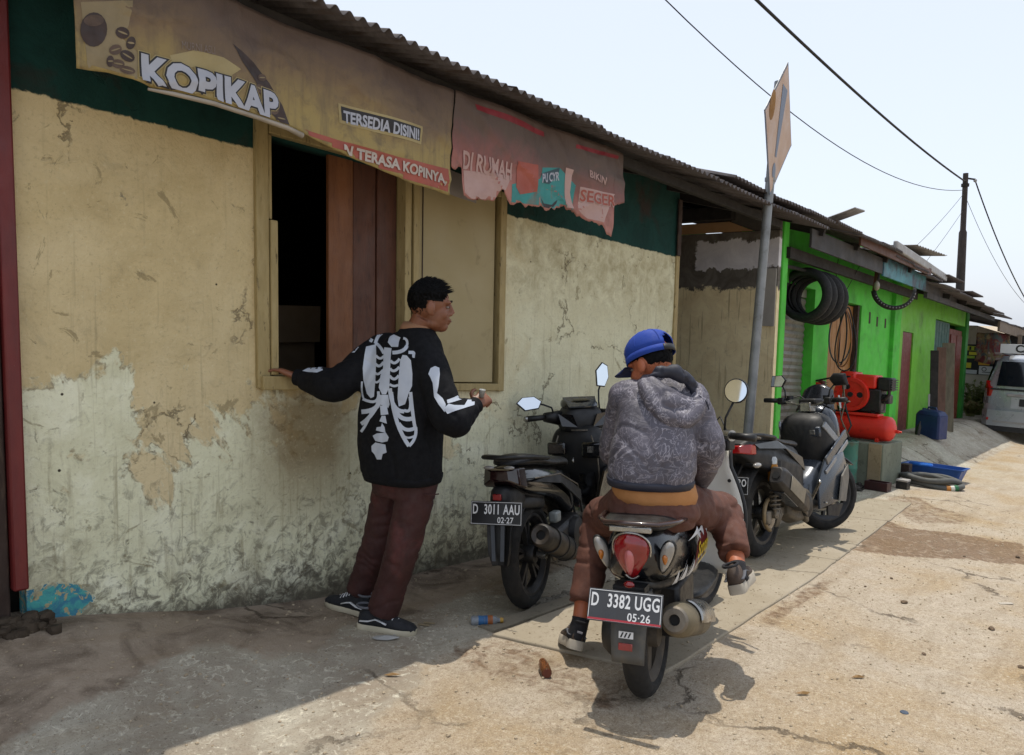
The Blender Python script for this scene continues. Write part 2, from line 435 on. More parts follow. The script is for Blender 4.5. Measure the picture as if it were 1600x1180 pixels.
# ------------------------------------------------------------------ materials of the houses
def wall_mat():
    k = N('shop_wall_paint'); x, y, z = k.xyz()
    w = k.math('ADD', z, k.math('MULTIPLY', x, SL))
    nA = k.noise(1.1, 6, .6, .6); nB = k.noise(4.5, 8, .68, .8); nC = k.noise(17, 8, .7, .8); nD = k.noise(60, 4, .7); nE = k.noise(2.3, 7, .62, .5, k.map((1,1,1), (7,3,1)))
    vs = k.map((5, 5, .7)); nV = k.noise(5, 6, .6, .3, vs)
    tan = k.mix(k.ramp(nB, .35, .66), 'a4946c', '978760'); tan = k.mix(k.ramp(nA, .4, .62), tan, 'aa9c78')
    pale = k.mix(k.ramp(nB, .35, .65), 'b3b398', 'a6a589'); pale = k.mix(k.ramp(nE, .48, .64), pale, 'bcbca6')
    # lower, washed-out paint
    f = k.math('ADD', w, k.math('MULTIPLY', k.math('SUBTRACT', nA, .5), 2.2))
    f = k.math('ADD', f, k.math('MULTIPLY', k.math('SUBTRACT', nB, .5), .55))
    c = k.mix(k.ramp(f, .93, .99), pale, tan)
    ed = k.math('ABSOLUTE', k.math('SUBTRACT', f, .95)); c = k.mix(k.math('MULTIPLY', k.ramp(ed, .035, .008), k.math('MULTIPLY', k.ramp(nC, .46, .56), .75)), c, '6b6149')
    # right hand of the windows the paint is greyer and greener
    fr = k.ramp(k.math('ADD', x, k.math('MULTIPLY', k.math('SUBTRACT', nB, .5), 1)), 3.0, 3.9)
    right = k.mix(k.ramp(nB, .35, .65), 'a19d80', 'adab90')
    up = k.ramp(k.math('ADD', w, k.math('MULTIPLY', k.math('SUBTRACT', nB, .5), .9)), 1.55, 1.9)
    right = k.mix(k.math('MULTIPLY', up, k.ramp(k.noise(8, 9, .7, .5), .40, .66, 0, .75)), right, '7a7050')
    c = k.mix(fr, c, right)
    # brown water stain under the window
    sx = k.math('ABSOLUTE', k.math('SUBTRACT', x, 2.2)); st = k.math('ADD', sx, k.math('MULTIPLY', k.math('SUBTRACT', nB, .5), .5))
    sw = k.math('MULTIPLY', k.ramp(st, .42, .12), k.math('MULTIPLY', k.ramp(w, .35, .75), k.ramp(w, 1.12, 1.0)))
    c = k.mix(k.math('MULTIPLY', sw, .85), c, '5f4d2c')
    c = k.mix(k.math('MULTIPLY', k.ramp(nV, .56, .68), k.math('MULTIPLY', k.ramp(w, 1.3, .5), .5)), c, '6e6448')
    # mould, chips and old stains
    lowf = k.ramp(w, .75, .05)
    c = k.mix(k.math('MULTIPLY', k.ramp(k.math('ADD', nC, k.math('MULTIPLY', lowf, .12)), .56, .68), k.ramp(w, 1.2, .2, .14, .7)), c, '4a463a')
    c = k.mix(k.math('MULTIPLY', k.ramp(k.math('ADD', k.noise(9, 9, .75, 1.0), k.math('MULTIPLY', lowf, .11)), .63, .70), .75), c, '4a463b')
    c = k.mix(k.math('MULTIPLY', k.ramp(k.math('ADD', nB, k.math('MULTIPLY', lowf, .16)), .62, .82), .5), c, '7a7460')
    c = k.mix(k.ramp(k.voro(6.5), .045, .03), c, '2c261c')
    c = k.mix(k.math('MULTIPLY', k.ramp(k.noise(3.1, 9, .72, 2.2), .615, .64), .55), c, '5f5438')
    ve = k.voro(2.3, 'DISTANCE_TO_EDGE', k.map((1,1,1), (0,0,0), vec=None)); wv_ = k.n('ShaderNodeMix', data_type='VECTOR'); wv_.inputs[0].default_value = .3; k.l(k.co, wv_.inputs[4]); k.l(k.noise(3.5, 6, .65, 0, out='Color'), wv_.inputs[5])
    ck = k.math('MULTIPLY', k.ramp(k.voro(1.6, 'DISTANCE_TO_EDGE', wv_.outputs[1]), .010, .003), k.ramp(nE, .50, .56)); c = k.mix(k.math('MULTIPLY', ck, .7), c, '4d4431')
    c = k.mix(k.math('MULTIPLY', k.ramp(nD, .56, .68), .3), c, '6b6147'); c = k.mix(k.math('MULTIPLY', k.ramp(nD, .42, .32), .25), c, 'b0aa8c')
    c = k.mix(k.math('MULTIPLY', k.ramp(k.noise(6, 5, .6, .2, k.map((6,6,.22))), .58, .70), k.math('MULTIPLY', k.ramp(w, 2.2, 1.2, .15, .5), k.ramp(w, .0, .3))), c, '70664a')
    # skirting of grime
    c = k.mix(k.math('MULTIPLY', k.ramp(k.math('ADD', w, k.math('MULTIPLY', nC, -.25)), .06, -.08), .8), c, '3c372e')
    # peeled corner with old blue paint
    px = k.math('SUBTRACT', x, 1.04); 
    bw = k.math('SUBTRACT', w, k.math('SUBTRACT', .235, k.math('MULTIPLY', px, .05)))
    bl = k.math('ADD', k.math('MULTIPLY', k.math('POWER', k.math('ABSOLUTE', px), 2), 55), k.math('MULTIPLY', k.math('POWER', k.math('ABSOLUTE', bw), 2), 130))
    bl = k.math('ADD', bl, k.math('MULTIPLY', k.math('SUBTRACT', nC, .5), 3.0))
    blue = k.mix(k.ramp(nC, .45, .55), '2b6479', '33807d'); blue = k.mix(k.ramp(k.noise(23, 4, .6, .5), .56, .58), blue, '8a8060')
    c = k.mix(k.ramp(bl, .9, .8), c, blue)
    # green band below the eaves
    gb = k.math('ADD', w, k.math('ADD', k.math('MULTIPLY', k.math('SUBTRACT', nC, .5), .035), k.math('MULTIPLY', k.math('SUBTRACT', nB, .5), .03)))
    green = k.mix(k.ramp(nB, .4, .66), '0b302c', '082522'); green = k.mix(k.ramp(nE, .55, .68), green, '231f1b')
    c = k.mix(k.ramp(gb, 2.183, 2.19), c, green)
    k.col(c); k.rough(.88); k.b.inputs['Specular IOR Level'].default_value = .25
    b = k.bump(k.math('SUBTRACT', k.math('ADD', k.math('MULTIPLY', nB, 1.0), nC), ck), .55, .014); k.bump(nD, .4, .005, b)
    return k.m
GAIN[:] = [1.68, .9]
m_wall = wall_mat()
GAIN[:] = [1, 1]
GAIN[:] = [1.3, 1.0]
m_framew = pm('frame_paint', '94845c', '7f7049', .7, 9, .3, 70, dirt='4a3f27', dscale=14, dlo=.6, dhi=.68, stretch=(4,4,.8))
m_panel = pm('panel_paint', '8f8362', '857855', .65, 2.2, .12, 60, dirt='5c5136', dscale=5, dlo=.6, dhi=.8)
m_plank1 = pm('orange_timber', '6d4426', '5b361b', .6, 5, .3, 60, dirt='4c2a12', dscale=20, stretch=(3,3,.5))
m_plank2 = pm('brown_timber', '4e2c1b', '3f2215', .6, 5, .3, 60, dirt='2c170e', dscale=20, stretch=(3,3,.5))
GAIN[:] = [1.0, 1.0]
m_red = pm('maroon_paint', '6b1f1d', '58191a', .5, 6, .2, 60, dirt='8d8076', dscale=7, dlo=.67, dhi=.70, stretch=(3,3,.6))
GAIN[:] = [1, 1]
m_dkwood = pm('dark_timber', '3a2a22', '261b16', .8, 6, .4, 50, dirt='58483a', stretch=(3,3,.5))
m_blackish = pm('blackish_timber', '2b2725', '1b1917', .85, 6, .3)  # near-black timber tone, shared by beams, cables and fittings
m_room = pm('room_shade', '26211d', '171412', .9, 3)  # wall colour kept dark to stand for the unlit room
def metal_sheet(name, a, b, rust, dlo=.5):
    k = N(name); n1 = k.noise(2.5, 8, .65, .5); n2 = k.noise(14, 8, .7, .4); v = k.map((6, .8, 1)); n3 = k.noise(4, 6, .6, .3, v)
    c = k.mix(k.ramp(n2, .35, .65), a, b); c = k.mix(k.ramp(n3, dlo, dlo+.2), c, rust); c = k.mix(k.ramp(n1, .55, .7), c, '3b3431')
    k.col(c); k.rough(k.ramp(n2, .3, .7, .55, .8)); k.b.inputs['Metallic'].default_value = .15; k.bump(n2, .15, .004); return k.m
m_tin = metal_sheet('roof_tin', '5b5657', '4a4547', '40332c')
m_tin2 = metal_sheet('light_tin', '8e8c8a', '757270', '6a584a', .58)

def roof_sheet(X0, X1, Y0, w0, Y1, w1, parent, per=.068, amp=.0135, mat=None, jit=0, ny=6):
    n = max(6, int((X1-X0)/per*10)); mb = MB(M)
    def f(u, v):
        X = X0+(X1-X0)*u; Y = Y0+(Y1-Y0)*v+.012*jit*fbm(X*1.2, 3, 8)*(1-v)
        return (X, Y, w0+(w1-w0)*v+amp*sin(2*pi*X/per)+jit*.012*fbm(X*.9, Y, 4))
    mb.grid(f, n, ny); return mb.build('roof_sheet', mat or m_tin, parent, smooth='all', solid=.0025)

# ------------------------------------------------------------------ the shop house
shop = thing('shop_house', 'long cream plaster shop house with green band, window and rusty tin roof', 'house', M(3.3, .1, 0))
OPEN = [(1.95, 2.84, 1.11, 2.27), (2.84, 3.58, 1.11, 2.27)]
x0, x1 = .93, 5.80; st = .04
nx = int((x1-x0)/st); nz = int(2.95/st); mb = MB(M); idx = {}
def wv(i, j):
    if (i, j) not in idx:
        X = x0+(x1-x0)*i/nx; w = -.15+2.95*j/nz
        idx[(i, j)] = len(mb.v); mb.v.append(M(X, .007*fbm(X*1.7, w*1.7, 2)+.0025*fbm(X*9, w*9, 6, 3), w))
    return idx[(i, j)]
for i in range(nx):
    for j in range(nz):
        X = x0+(x1-x0)*(i+.5)/nx; w = -.15+2.95*(j+.5)/nz
        if any(a < X < b and c < w < d for a, b, c, d in OPEN): continue
        mb.f.append((wv(i,j), wv(i+1,j), wv(i+1,j+1), wv(i,j+1)))
for a, b, c, d in ((x0+.01,1.95,-.2,2.78),(3.58,x1-.01,-.2,2.78),(1.95,3.58,-.2,1.11),(1.95,3.58,2.27,2.78)):
    mb.box(a, b, .015, .13, c, d)
wall = mb.build('wall', m_wall, shop, smooth='all')
def wbox(name, a, b, c, d, e, f, mat, par, bev=.004, **kw): return MB(M).box(a, b, c, d, e, f).build(name, mat, par, bevel=bev, **kw)
fr = thing('window_frame', None, None); bpy.data.objects.remove(fr)
wbox('window_jamb', 1.90, 1.965, -.022, .10, 1.09, 2.33, m_framew, shop)
wbox('window_jamb', 1.968, 2.005, -.032, .09, 1.155, 1.88, m_framew, shop)
wbox('window_jamb', 1.967, 1.985, -.015, .09, 1.885, 2.27, m_framew, shop)
wbox('mullion', 2.795, 2.84, -.02, .10, 1.15, 2.27, m_framew, shop)
wbox('mullion', 2.852, 2.895, -.026, .10, 1.15, 2.27, m_framew, shop)
wbox('window_jamb', 3.565, 3.62, -.024, .10, 1.07, 2.31, m_framew, shop)
wbox('lintel', 1.968, 3.56, -.028, .10, 2.275, 2.335, m_framew, shop)
wbox('window_sill', 1.915, 2.85, -.045, .12, 1.085, 1.15, m_framew, shop)
wbox('window_sill', 2.853, 3.562, -.03, .12, 1.075, 1.118, m_framew, shop)
wbox('shutter_plank', 2.345, 2.497, .05, .075, 1.152, 2.273, m_plank1, shop)
wbox('shutter_plank', 2.502, 2.652, .058, .083, 1.152, 2.273, m_plank2, shop)
wbox('shutter_plank', 2.656, 2.79, .050, .076, 1.152, 2.273, m_plank2, shop)
pn = wbox('shutter_panel', 2.90, 3.538, .002, .03, 1.124, 2.268, m_panel, shop)
MB(M).box(2.935, 2.941, -.002, .004, 1.13, 2.26).build('panel_groove', m_dkwood, pn)
# room behind the window: floor, back wall with a small dusty window, ceiling
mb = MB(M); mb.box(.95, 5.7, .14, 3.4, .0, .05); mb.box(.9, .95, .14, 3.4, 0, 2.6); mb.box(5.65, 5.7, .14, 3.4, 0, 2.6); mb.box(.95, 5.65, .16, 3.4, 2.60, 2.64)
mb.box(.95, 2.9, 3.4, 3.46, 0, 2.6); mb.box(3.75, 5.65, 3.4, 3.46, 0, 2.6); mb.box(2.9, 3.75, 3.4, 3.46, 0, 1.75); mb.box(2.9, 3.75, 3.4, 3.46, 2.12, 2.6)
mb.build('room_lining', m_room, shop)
k = N('dusty_glass'); k.col(lin('3a4a58')); k.rough(.6); k.b.inputs['Transmission Weight'].default_value = .55; m_dusty = k.m
for a, b in ((2.9, 3.1), (3.14, 3.34), (3.36, 3.75)): wbox('back_window_pane', a, b, 3.41, 3.42, 1.75, 2.12, m_dusty, shop, 0)
for a in (3.11, 3.345): wbox('back_window_bar', a-.012, a+.018, 3.39, 3.44, 1.75, 2.12, m_blackish, shop, 0)
# red door post and the dark door leaf
wbox('door_post', .872, .925, -.055, .08, .33, 2.52, m_red, shop, .008)
wbox('door_stop', .815, .868, -.03, .08, .20, 2.5, m_dkwood, shop, .006)
dl = wbox('door_leaf', .1, .81, -.01, .04, .2, 2.1, m_dkwood, shop, .006)
mb = MB()
for q in range(34):
    rq = random.Random(q); xx = .90+rq.uniform(-.08,.09); yy = -.075+rq.uniform(-.05,.05); rr = rq.uniform(.012,.04); stone(mb, xx, yy, gz(xx, yy)+rq.uniform(0,.035), rr, q, 8, .75)
tag(mb.build('mud_clump', conc('mud', '4a4034', '3a3128', '2c251d', '5e5446'), smooth=True), 'dark clump of dried mud at the foot of the red door post', 'mud')
wbox('upper_wall', -.6, .92, .03, .13, 2.1, 2.78, m_wall, shop, 0)
wbox('side_wall', -.75, .09, .0, .12, -.1, 2.78, m_wall, shop, 0)
# roof timbers and sheets
for X in [.35+.75*i for i in range(9)]:
    MB(M).bar((X, -.33, 2.655), (X, 3.3, 3.55), .045, .06).build('rafter', m_blackish, shop)
wbox('eave_beam', -.6, 7.0, -.385, -.335, 2.60, 2.665, m_blackish, shop)
wbox('wall_plate', -.6, 5.8, .02, .1, 2.785, 2.83, m_blackish, shop)
e = 0
X = -.8
for i in range(11):
    dx = .76; roof_sheet(X, X+dx+.03, -.60-.012*(i % 3), 2.668+.006*(i % 2)-.004*(i % 3), 3.4, 3.66+.006*(i % 2), shop, jit=1); X += dx
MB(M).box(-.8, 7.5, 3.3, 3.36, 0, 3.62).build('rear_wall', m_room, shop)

wbox('corner_strip', 5.76, 5.815, -.014, .13, -.1, 2.2, m_framew, shop)
wbox('batten', 5.745, 5.80, -.03, -.016, 2.2, 2.66, m_dkwood, shop)
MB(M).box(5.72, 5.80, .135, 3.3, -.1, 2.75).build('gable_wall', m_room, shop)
# ------------------------------------------------------------------ the green tyre workshop
gshop = thing('tyre_workshop', 'bright green tyre workshop with roller shutter, doors and patched tin eaves', 'building', M(12.5, .2, 0))
GAIN[:] = [1.4, 1.0]
m_green = pm('bright_green_paint', '43a832', '3a982b', .7, 3, .15, 50, dirt='2f6a26', dscale=2.6, dlo=.5, dhi=.8)
m_green2 = pm('grass_green_paint', '5a9c25', '4d8a20', .6, 3, .15, 50, dirt='3b5a1c', dscale=3, dlo=.55, dhi=.8)
m_green3 = pm('dark_green_paint', '1f6b1d', '195a18', .6, 3, .15, 50)
GAIN[:] = [1, 1]
GAIN[:] = [1.4, 1.0]
m_teal = pm('teal_paint', '17453c', '123830', .5, 4, .1)
m_doorbr = pm('door_brown', '5f2415', '4d1c10', .5, 5, .2, 50, stretch=(3,3,.5))
m_doorla = pm('larch_planks', '8a5f2c', '734d20', .55, 5, .25, 60, stretch=(3,3,.5))
m_floor = conc('floor_concrete', '6f6d60', '5f5d52', '47453b', '3b392f')
m_slat = pm('shutter_steel', '77746c', '67645d', .5, 5, .1, 60, dirt='423e37', dscale=8, metal=.3)
GAIN[:] = [1, 1]
m_alu = pm('bare_zinc', '9c9c9c', '85827e', .5, 6, .1, 50, dirt='5e544a', dscale=6, dlo=.6, dhi=.75)
Y0 = .1
def streak_mat():
    k = N('streaked_plaster'); x, y, z = k.xyz(); w = k.math('ADD', z, k.math('MULTIPLY', x, SL))
    nB = k.noise(5, 8, .68, .8); nC = k.noise(17, 8, .7, .8); nV = k.noise(7, 5, .6, .2, k.map((5,5,.25)))
    c = k.mix(k.ramp(nB, .35, .65), 'a89a7c', '978a6c')
    c = k.mix(k.math('MULTIPLY', k.ramp(nV, .57, .66), k.ramp(w, .4, 1.4, .3, .75)), c, '6e6148')
    c = k.mix(k.math('MULTIPLY', k.ramp(nC, .57, .70), .4), c, '5f5645')
    wn = k.math('ADD', w, k.math('MULTIPLY', k.math('SUBTRACT', nB, .5), .22)); wn = k.math('ADD', wn, k.math('MULTIPLY', k.math('SUBTRACT', nC, .5), .10))
    c = k.mix(k.ramp(wn, 2.09, 2.11), c, k.mix(k.ramp(nB, .4, .62), '4a4742', '37342f'))
    pf = k.math('MULTIPLY', k.ramp(wn, 2.30, 2.31), k.ramp(wn, 2.60, 2.585)); pf = k.math('MULTIPLY', pf, k.ramp(k.math('ADD', y, k.math('MULTIPLY', nC, .16)), .86, .84))
    c = k.mix(pf, c, k.mix(k.ramp(nB, .3, .7), '9a9a9e', '86868c'))
    k.col(c); k.rough(.9); k.bump(k.math('ADD', nB, nC), .4, .012); return k.m
GAIN[:] = [2.3, 1]
m_streak = streak_mat()
GAIN[:] = [1, 1]
def sbox(name, y0, y1, w0, w1, mat, x0, x1): return MB(M).box(x0, x1, y0, y1, w0, w1).build(name, mat, gshop, bevel=.003)
sbox('flank_wall', -.14, 3.1, -.2, 2.68, m_streak, 7.56, 7.628)
sbox('cross_beam', .33, 2.9, 2.80, 2.93, m_blackish, 7.44, 7.54)
m_tanply = pm('raw_plywood', 'a98660', '967550', .7, 4, .1)
MB(M).add([(X_, y_, w_) for X_ in (7.55, 7.565) for y_, w_ in ((1.3,2.685),(.14,2.685),(.40,2.79),(1.3,2.79))], [(0,1,2,3),(7,6,5,4),(0,4,5,1),(1,5,6,2),(2,6,7,3),(3,7,4,0)]).build('plywood_strip', m_tanply, gshop)
MB(M).add([(X_, y_, w_) for X_ in (7.57, 7.62) for y_, w_ in ((.39,2.79),(.13,2.685),(-.14,2.685),(-.14,2.95),(.33,3.0))], [(0,1,2,3,4),(9,8,7,6,5),(0,5,6,1),(1,6,7,2),(2,7,8,3),(3,8,9,4),(4,9,5,0)]).build('plaster_patch', pm('grey_render','56534e','45423d',.9,6,.3), gshop)
sbox('white_board', -.13, .04, 1.72, 2.30, pm('old_white_board','a6a39c','8f8c86',.7,4,.1), 7.545, 7.558)
for i in range(3): roof_sheet(5.62+.78*i, 5.62+.78*i+.81, -.56, 2.775-.01*(i % 2), 3.2, 3.75, gshop, jit=1)
for X in (5.95, 6.7, 7.4): MB(M).bar((X, -.33, 2.74), (X, 3.1, 3.62), .04, .06).build('rafter', m_blackish, gshop)
def gw_(name, a, b, c, d, mat, y0=Y0, y1=.28, bev=.003): return MB(M).box(a, b, y0, y1, c, d).build(name, mat, gshop, bevel=bev)
gw_('end_wall', 7.63, 7.76, .05, 2.86, m_green, -.16, .3, .01)
mb = MB(M)
for a, b, c, d in ((7.762,8.27,.0,3.0),(8.27,9.27,2.25,3.0),(9.27,9.80,.0,3.0),(9.80,11.02,2.2,3.0),(11.02,12.40,.0,3.0)): mb.box(a, b, Y0, .28, c, d)
mb.build('wall', m_green, gshop)
gw_('pilaster', 12.40, 12.74, .0, 3.0, m_green, Y0-.06, .28, .008)
mb = MB(M)
for a, b, c, d in ((12.742,13.1,.0,2.75),(13.1,13.72,1.97,2.75),(13.72,15.12,.0,2.75),(15.12,17.5,2.3,2.75)): mb.box(a, b, Y0, .28, c, d)
mb.build('side_wall', m_green2, gshop)
gw_('corner_post', 17.5, 17.72, .0, 2.75, m_green3, Y0-.03, .28, .006)
sh = gw_('roller_shutter', 8.275, 9.265, 2.15, 2.248, m_slat, .2, .26)
for i in range(23):
    z = .3+.08*i; mb = MB(M); mb.loft([[(X, .215, z), (X, .20, z+.04), (X, .215, z+.078), (X, .235, z+.078), (X, .235, z)] for X in (8.28, 9.26)]); mb.build('shutter_slat', m_slat, sh)
gw_('threshold', 7.76, 17.7, .0, .30, m_floor, Y0-.04, Y0-.004)
pd = gw_('plank_door', 9.82, 11.0, .31, 2.19, m_dkwood, .2, .24)
for i in range(7):
    a = 9.83+.165*i; MB(M).box(a, a+.158, .185, .198, .32, 2.18).build('door_plank', m_doorla, pd, bevel=.004)
gw_('door_post', 10.93, 11.01, .31, 2.198, m_dkwood, .12, .182)
gw_('maroon_door', 13.11, 13.71, .31, 1.965, m_red, .12, .16)
td = gw_('teal_door', 15.13, 16.38, .31, 2.29, m_teal, .14, .18)
for i in range(6): MB(M).box(15.16+.2*i, 15.34+.2*i, .128, .138, .34, 2.26).build('door_board', m_teal, td, bevel=.004)
bd = gw_('brown_door', 16.42, 17.46, .31, 2.2, m_doorbr, .14, .18)
for i in range(2): MB(M).box(16.48+.5*i, 16.92+.5*i, .12, .138, .4, 2.1).build('door_panel', m_doorbr, bd, bevel=.012)
gw_('vent_slot', 11.35, 11.42, 1.98, 2.14, m_dkwood, Y0-.004, Y0+.01); gw_('vent_slot', 11.7, 11.77, 1.96, 2.10, m_dkwood, Y0-.004, Y0+.01); gw_('vent_slot', 12.1, 12.17, 1.96, 2.10, m_dkwood, Y0-.004, Y0+.01)
# eaves: sheets, fascia boards, loose zinc
for i in range(6): roof_sheet(7.9+.78*i, 7.9+.78*i+.8, -.58 if i < 3 else -.52, 2.79-.012*(i % 2)-(.0 if i < 3 else .03*(i-2)), 3.2, 3.75, gshop, jit=1)
GAIN[:] = [1.5, 1.0]
m_turq = pm('turquoise_board', '3f7f88', '2f5f6c', .55, 2, .1, 50, dirt='1d2c3a', dscale=2.2, dlo=.45, dhi=.6)
GAIN[:] = [1, 1]
m_dkboard = pm('dark_board', '2c3038', '3d3936', .7, 3, .2)
MB(M).box(7.8, 10.2, -.37, -.345, 2.53, 2.72).build('fascia_board', m_dkboard, gshop, bevel=.003)
MB(M).box(10.21, 12.25, -.38, -.355, 2.51, 2.74).build('fascia_board', m_turq, gshop, bevel=.003)
MB(M).box(8.9, 12.0, -.50, -.475, 2.70, 2.80).build('eave_plank', m_plank2, gshop, bevel=.003)
MB(M).box(7.7, 12.6, -.20, -.15, 2.42, 2.53).build('eave_beam', m_blackish, gshop)
MB(M).bar((10.0, -.55, 2.85), (13.2, -.42, 2.80), .05, .11).build('gutter', m_alu, gshop, bevel=.015)
MB(M).bar((12.0, -.36, 2.60), (15.2, -.25, 2.58), .03, .16).build('fascia_board', m_dkboard, gshop)
MB(M).box(12.5, 17.8, -.35, -.30, 2.44, 2.52).build('eave_beam', m_dkboard, gshop)
for i in range(6): roof_sheet(12.4+.95*i, 12.4+.95*i+.98, -.60, 2.62-.02*i-.01*(i % 2), 3.2, 3.3, gshop, jit=1, mat=m_tin)
def loose(X, Y, w, lx, ly, rx, ry, rz, mat=m_tin2):
    T = TR(M(X, Y, w)) @ RZ(rz) @ RY(ry) @ RX(rx); mb = MB()
    mb.grid(lambda u, v: (lx*(u-.5), ly*(v-.5), .01*sin(2*pi*u*lx/.07)), max(8, int(lx/.07*8)), 3, T)
    return mb.build('loose_sheet', mat, gshop, smooth='all', solid=.003)
loose(9.0, -.1, 3.0, .5, .7, -.32, -.05, .1); loose(11.7, -.2, 3.02, .8, .8, .05, .12, -.25); loose(13.6, -.2, 2.83, 1.1, .6, 0, .06, 0, m_tin); loose(14.8, -.38, 2.70, .9, .4, 0, .07, 0, m_tin)
for X in (8.0, 9.1, 10.2, 11.3, 12.4, 13.6, 14.8, 16, 17.2): MB(M).bar((X, -.42, 2.55 if X > 12.5 else 2.70), (X, 3.1, 3.2 if X > 12.5 else 3.62), .045, .07).build('rafter', m_blackish, gshop)
MB(M).box(7.63, 17.7, 3.1, 3.2, 0, 3.5).build('rear_wall', m_green2, gshop)
MB(M).box(17.6, 17.7, .29, 3.1, 0, 2.7).build('gable_wall', m_green3, gshop)
MB(M).box(7.64, 17.6, .29, 3.1, 2.45, 2.5).build('ceiling', m_blackish, gshop)
# tyre rack bar
MB(M).tube([(7.7, -.08, 2.36), (9.3, -.08, 2.40)], .02, 8).build('tyre_bar', m_blackish, gshop)

# hanging tyres
m_rub = pm('tyre_rubber', '191a1c', '121314', .75, 20, .2, 80, dirt='2c2a27', dscale=14)
def tyre_prof(R, r): return [(R+r*cos(a)*(1.0 if cos(a) > 0 else .85), r*1.05*sin(a)) for a in [pi-2.55+ (2*2.55)*i/14-pi for i in range(15)]]
def open_tyre(R=.245, r=.055):
    mb = MB(); pr = tyre_prof(R, r); inner = [(R+(r-.008)*cos(a), (r-.008)*1.05*sin(a)) for a in [2.5-5.0*i/14 for i in range(15)]]
    mb.lathe(pr+inner, 36, RY(pi/2), close=True); return mb
tdat = open_tyre().mesh('tyre')
names = ['nearest black tyre of the row hanging under the green eave', 'second black tyre in the row hanging under the green eave', 'third black tyre in the row hanging under the green eave', 'farthest black tyre in the row hanging under the green eave']
for i in range(4):
    o = obj('tyre', tdat, m_rub, smooth='all'); X = 8.48+.13*i
    o.matrix_world = TR(M(X, -.075-.012*i+.01*(i % 2), 2.12-.004*i)) @ RZ(radians(-6+7*i)) @ RX(.5*i)
    tag(o, names[i], 'tyre', 'tyres hanging under the workshop eave')
# inner tubes hanging in loops
m_tubeor = flat('tan_rubber', '8a5a34', .6)
for i, (dx, rx, rz, mt, lb) in enumerate(((0,.085,.33,m_rub,'widest black inner tube loop hanging in front of plank door'),(.02,.055,.30,m_tubeor,'tan inner tube loop hanging in front of plank door'),(-.02,.03,.31,m_rub,'narrow black inner tube loop hanging in front of plank door'),(.04,.10,.29,flat('grey_rubber','3c3f42',.6),'grey inner tube loop hanging in front of plank door'))):
    c = at(1322-3*i, 530-2*i, 9.15+.03*i); mb = MB()
    mb.tube([c+_rt*(rx*1.35*sin(t)*(1-.25*cos(t)))+Vector((0,0,rz*cos(t)*1.15))+_fw*(.03*sin(2*t+i)) for t in [2*pi*q/28 for q in range(28)]], .009, 6, closed=True)
    tag(mb.build('inner_tube', mt, smooth='all'), lb, 'inner tube', 'inner tubes hanging at the workshop')
mb = MB(); mb.tube([at(1318,462,9.15), at(1330,440,9.2), at(1345,412,9.3)], .004, 5); mb.tube([at(1318,462,9.15), at(1306,428,9.2), at(1310,405,9.2)], .004, 5)
tag(mb.build('hanging_string', m_blackish), 'thin dark string tying the inner tubes to the eave', 'string')
mb = MB(); mb.lathe([(.0,-.03),(.022,-.03),(.022,.03),(0,.03)], 10, TR(at(1319,604,9.1))); mb.tube([at(1319,604,9.1), at(1312,640,9.1), at(1318,668,9.05)], .006, 6)
tag(mb.build('air_hose_valve', pm('grey_valve','6d6d6d','4a4a4a',.4,9)), 'small grey air valve dangling below the inner tubes', 'valve')
# cut tyre arc used as hanger, with lamp
arc = thing('hanging_tyre_strip', 'curved strip of spotted bicycle tyre hanging from the eave', 'tyre strip', at(1398,486,9.6))
mb = MB(); pts = []
c = at(1397,455,9.6)
for i in range(21):
    a = pi+pi*i/20; pts.append(c+_rt*(.255*cos(a))+Vector((0,0,.235*sin(a)+(.04*(i/20))))+_fw*.05*sin(a))
mb.tube(pts, [(.032,.014)]*21, 8); mb.build('strip', m_rub, arc, smooth='all')
for i in range(2, 19):
    q = pts[i]-_fw*.033; MB().ball(q, (.009,.009,.009), 6, 4).build('spot', flat('spot_grey', '77777a', .6) if i == 2 else bpy.data.materials['spot_grey'], arc)
MB().bar(pts[0]+Vector((0,0,.0)), at(1376,382,9.6), .035, .012).build('strap', m_plank2, arc)
lamp = thing('hanging_lamp', 'cloudy white bulb hanging at the end of the tyre strip', 'lamp', at(1371,452,9.5))
MB().ball(at(1370,447,9.5), (.035,.035,.06), 12, 8).build('bulb', pm('cloudy_bulb', '9a9684', '7d7968', .35), lamp, smooth='all')
MB().tube([at(1372,438,9.5), at(1374,425,9.5), at(1380,415,9.55)], [.016,.014,.006], 8).build('lamp_holder', m_blackish, lamp)

# ------------------------------------------------------------------ plinth and compressor
plinth = tag(MB(M).box(9.28, 10.05, -.76, .05, -.1, .50).build('concrete_plinth', conc('plinth_concrete','7b8070','6a6f60','4f5347','8f8a78'), bevel=.012), 'grey concrete plinth carrying the red compressor', 'plinth')
MB(M).box(9.268, 9.279, -.74, -.60, .02, .495).build('plaster_strip', conc('bare_plaster','a08f74','8d7d62','75664d','6a5c45'), plinth)
GAIN[:] = [1.35, 1.0]
m_cred = pm('compressor_red', 'c0281a', 'a82015', .42, 4, .1, 60, dirt='6a1a10', dscale=10, dlo=.6, dhi=.8)
GAIN[:] = [1, 1]
m_cblk = pm('greasy_black', '121214', '1c1b1b', .5, 12, .3, 60, dirt='34302b', dscale=16)
m_hole = flat('hole_black', '0c0c0c', .8)
cp = thing('air_compressor', 'red belt driven air compressor with engine on concrete plinth', 'compressor', M(9.6, -.35, .5))
Yc = lambda px, py, d: at(px, py, d)
tz = .66
T = TR(M(9.58, -.30, tz)) @ RX(pi/2)
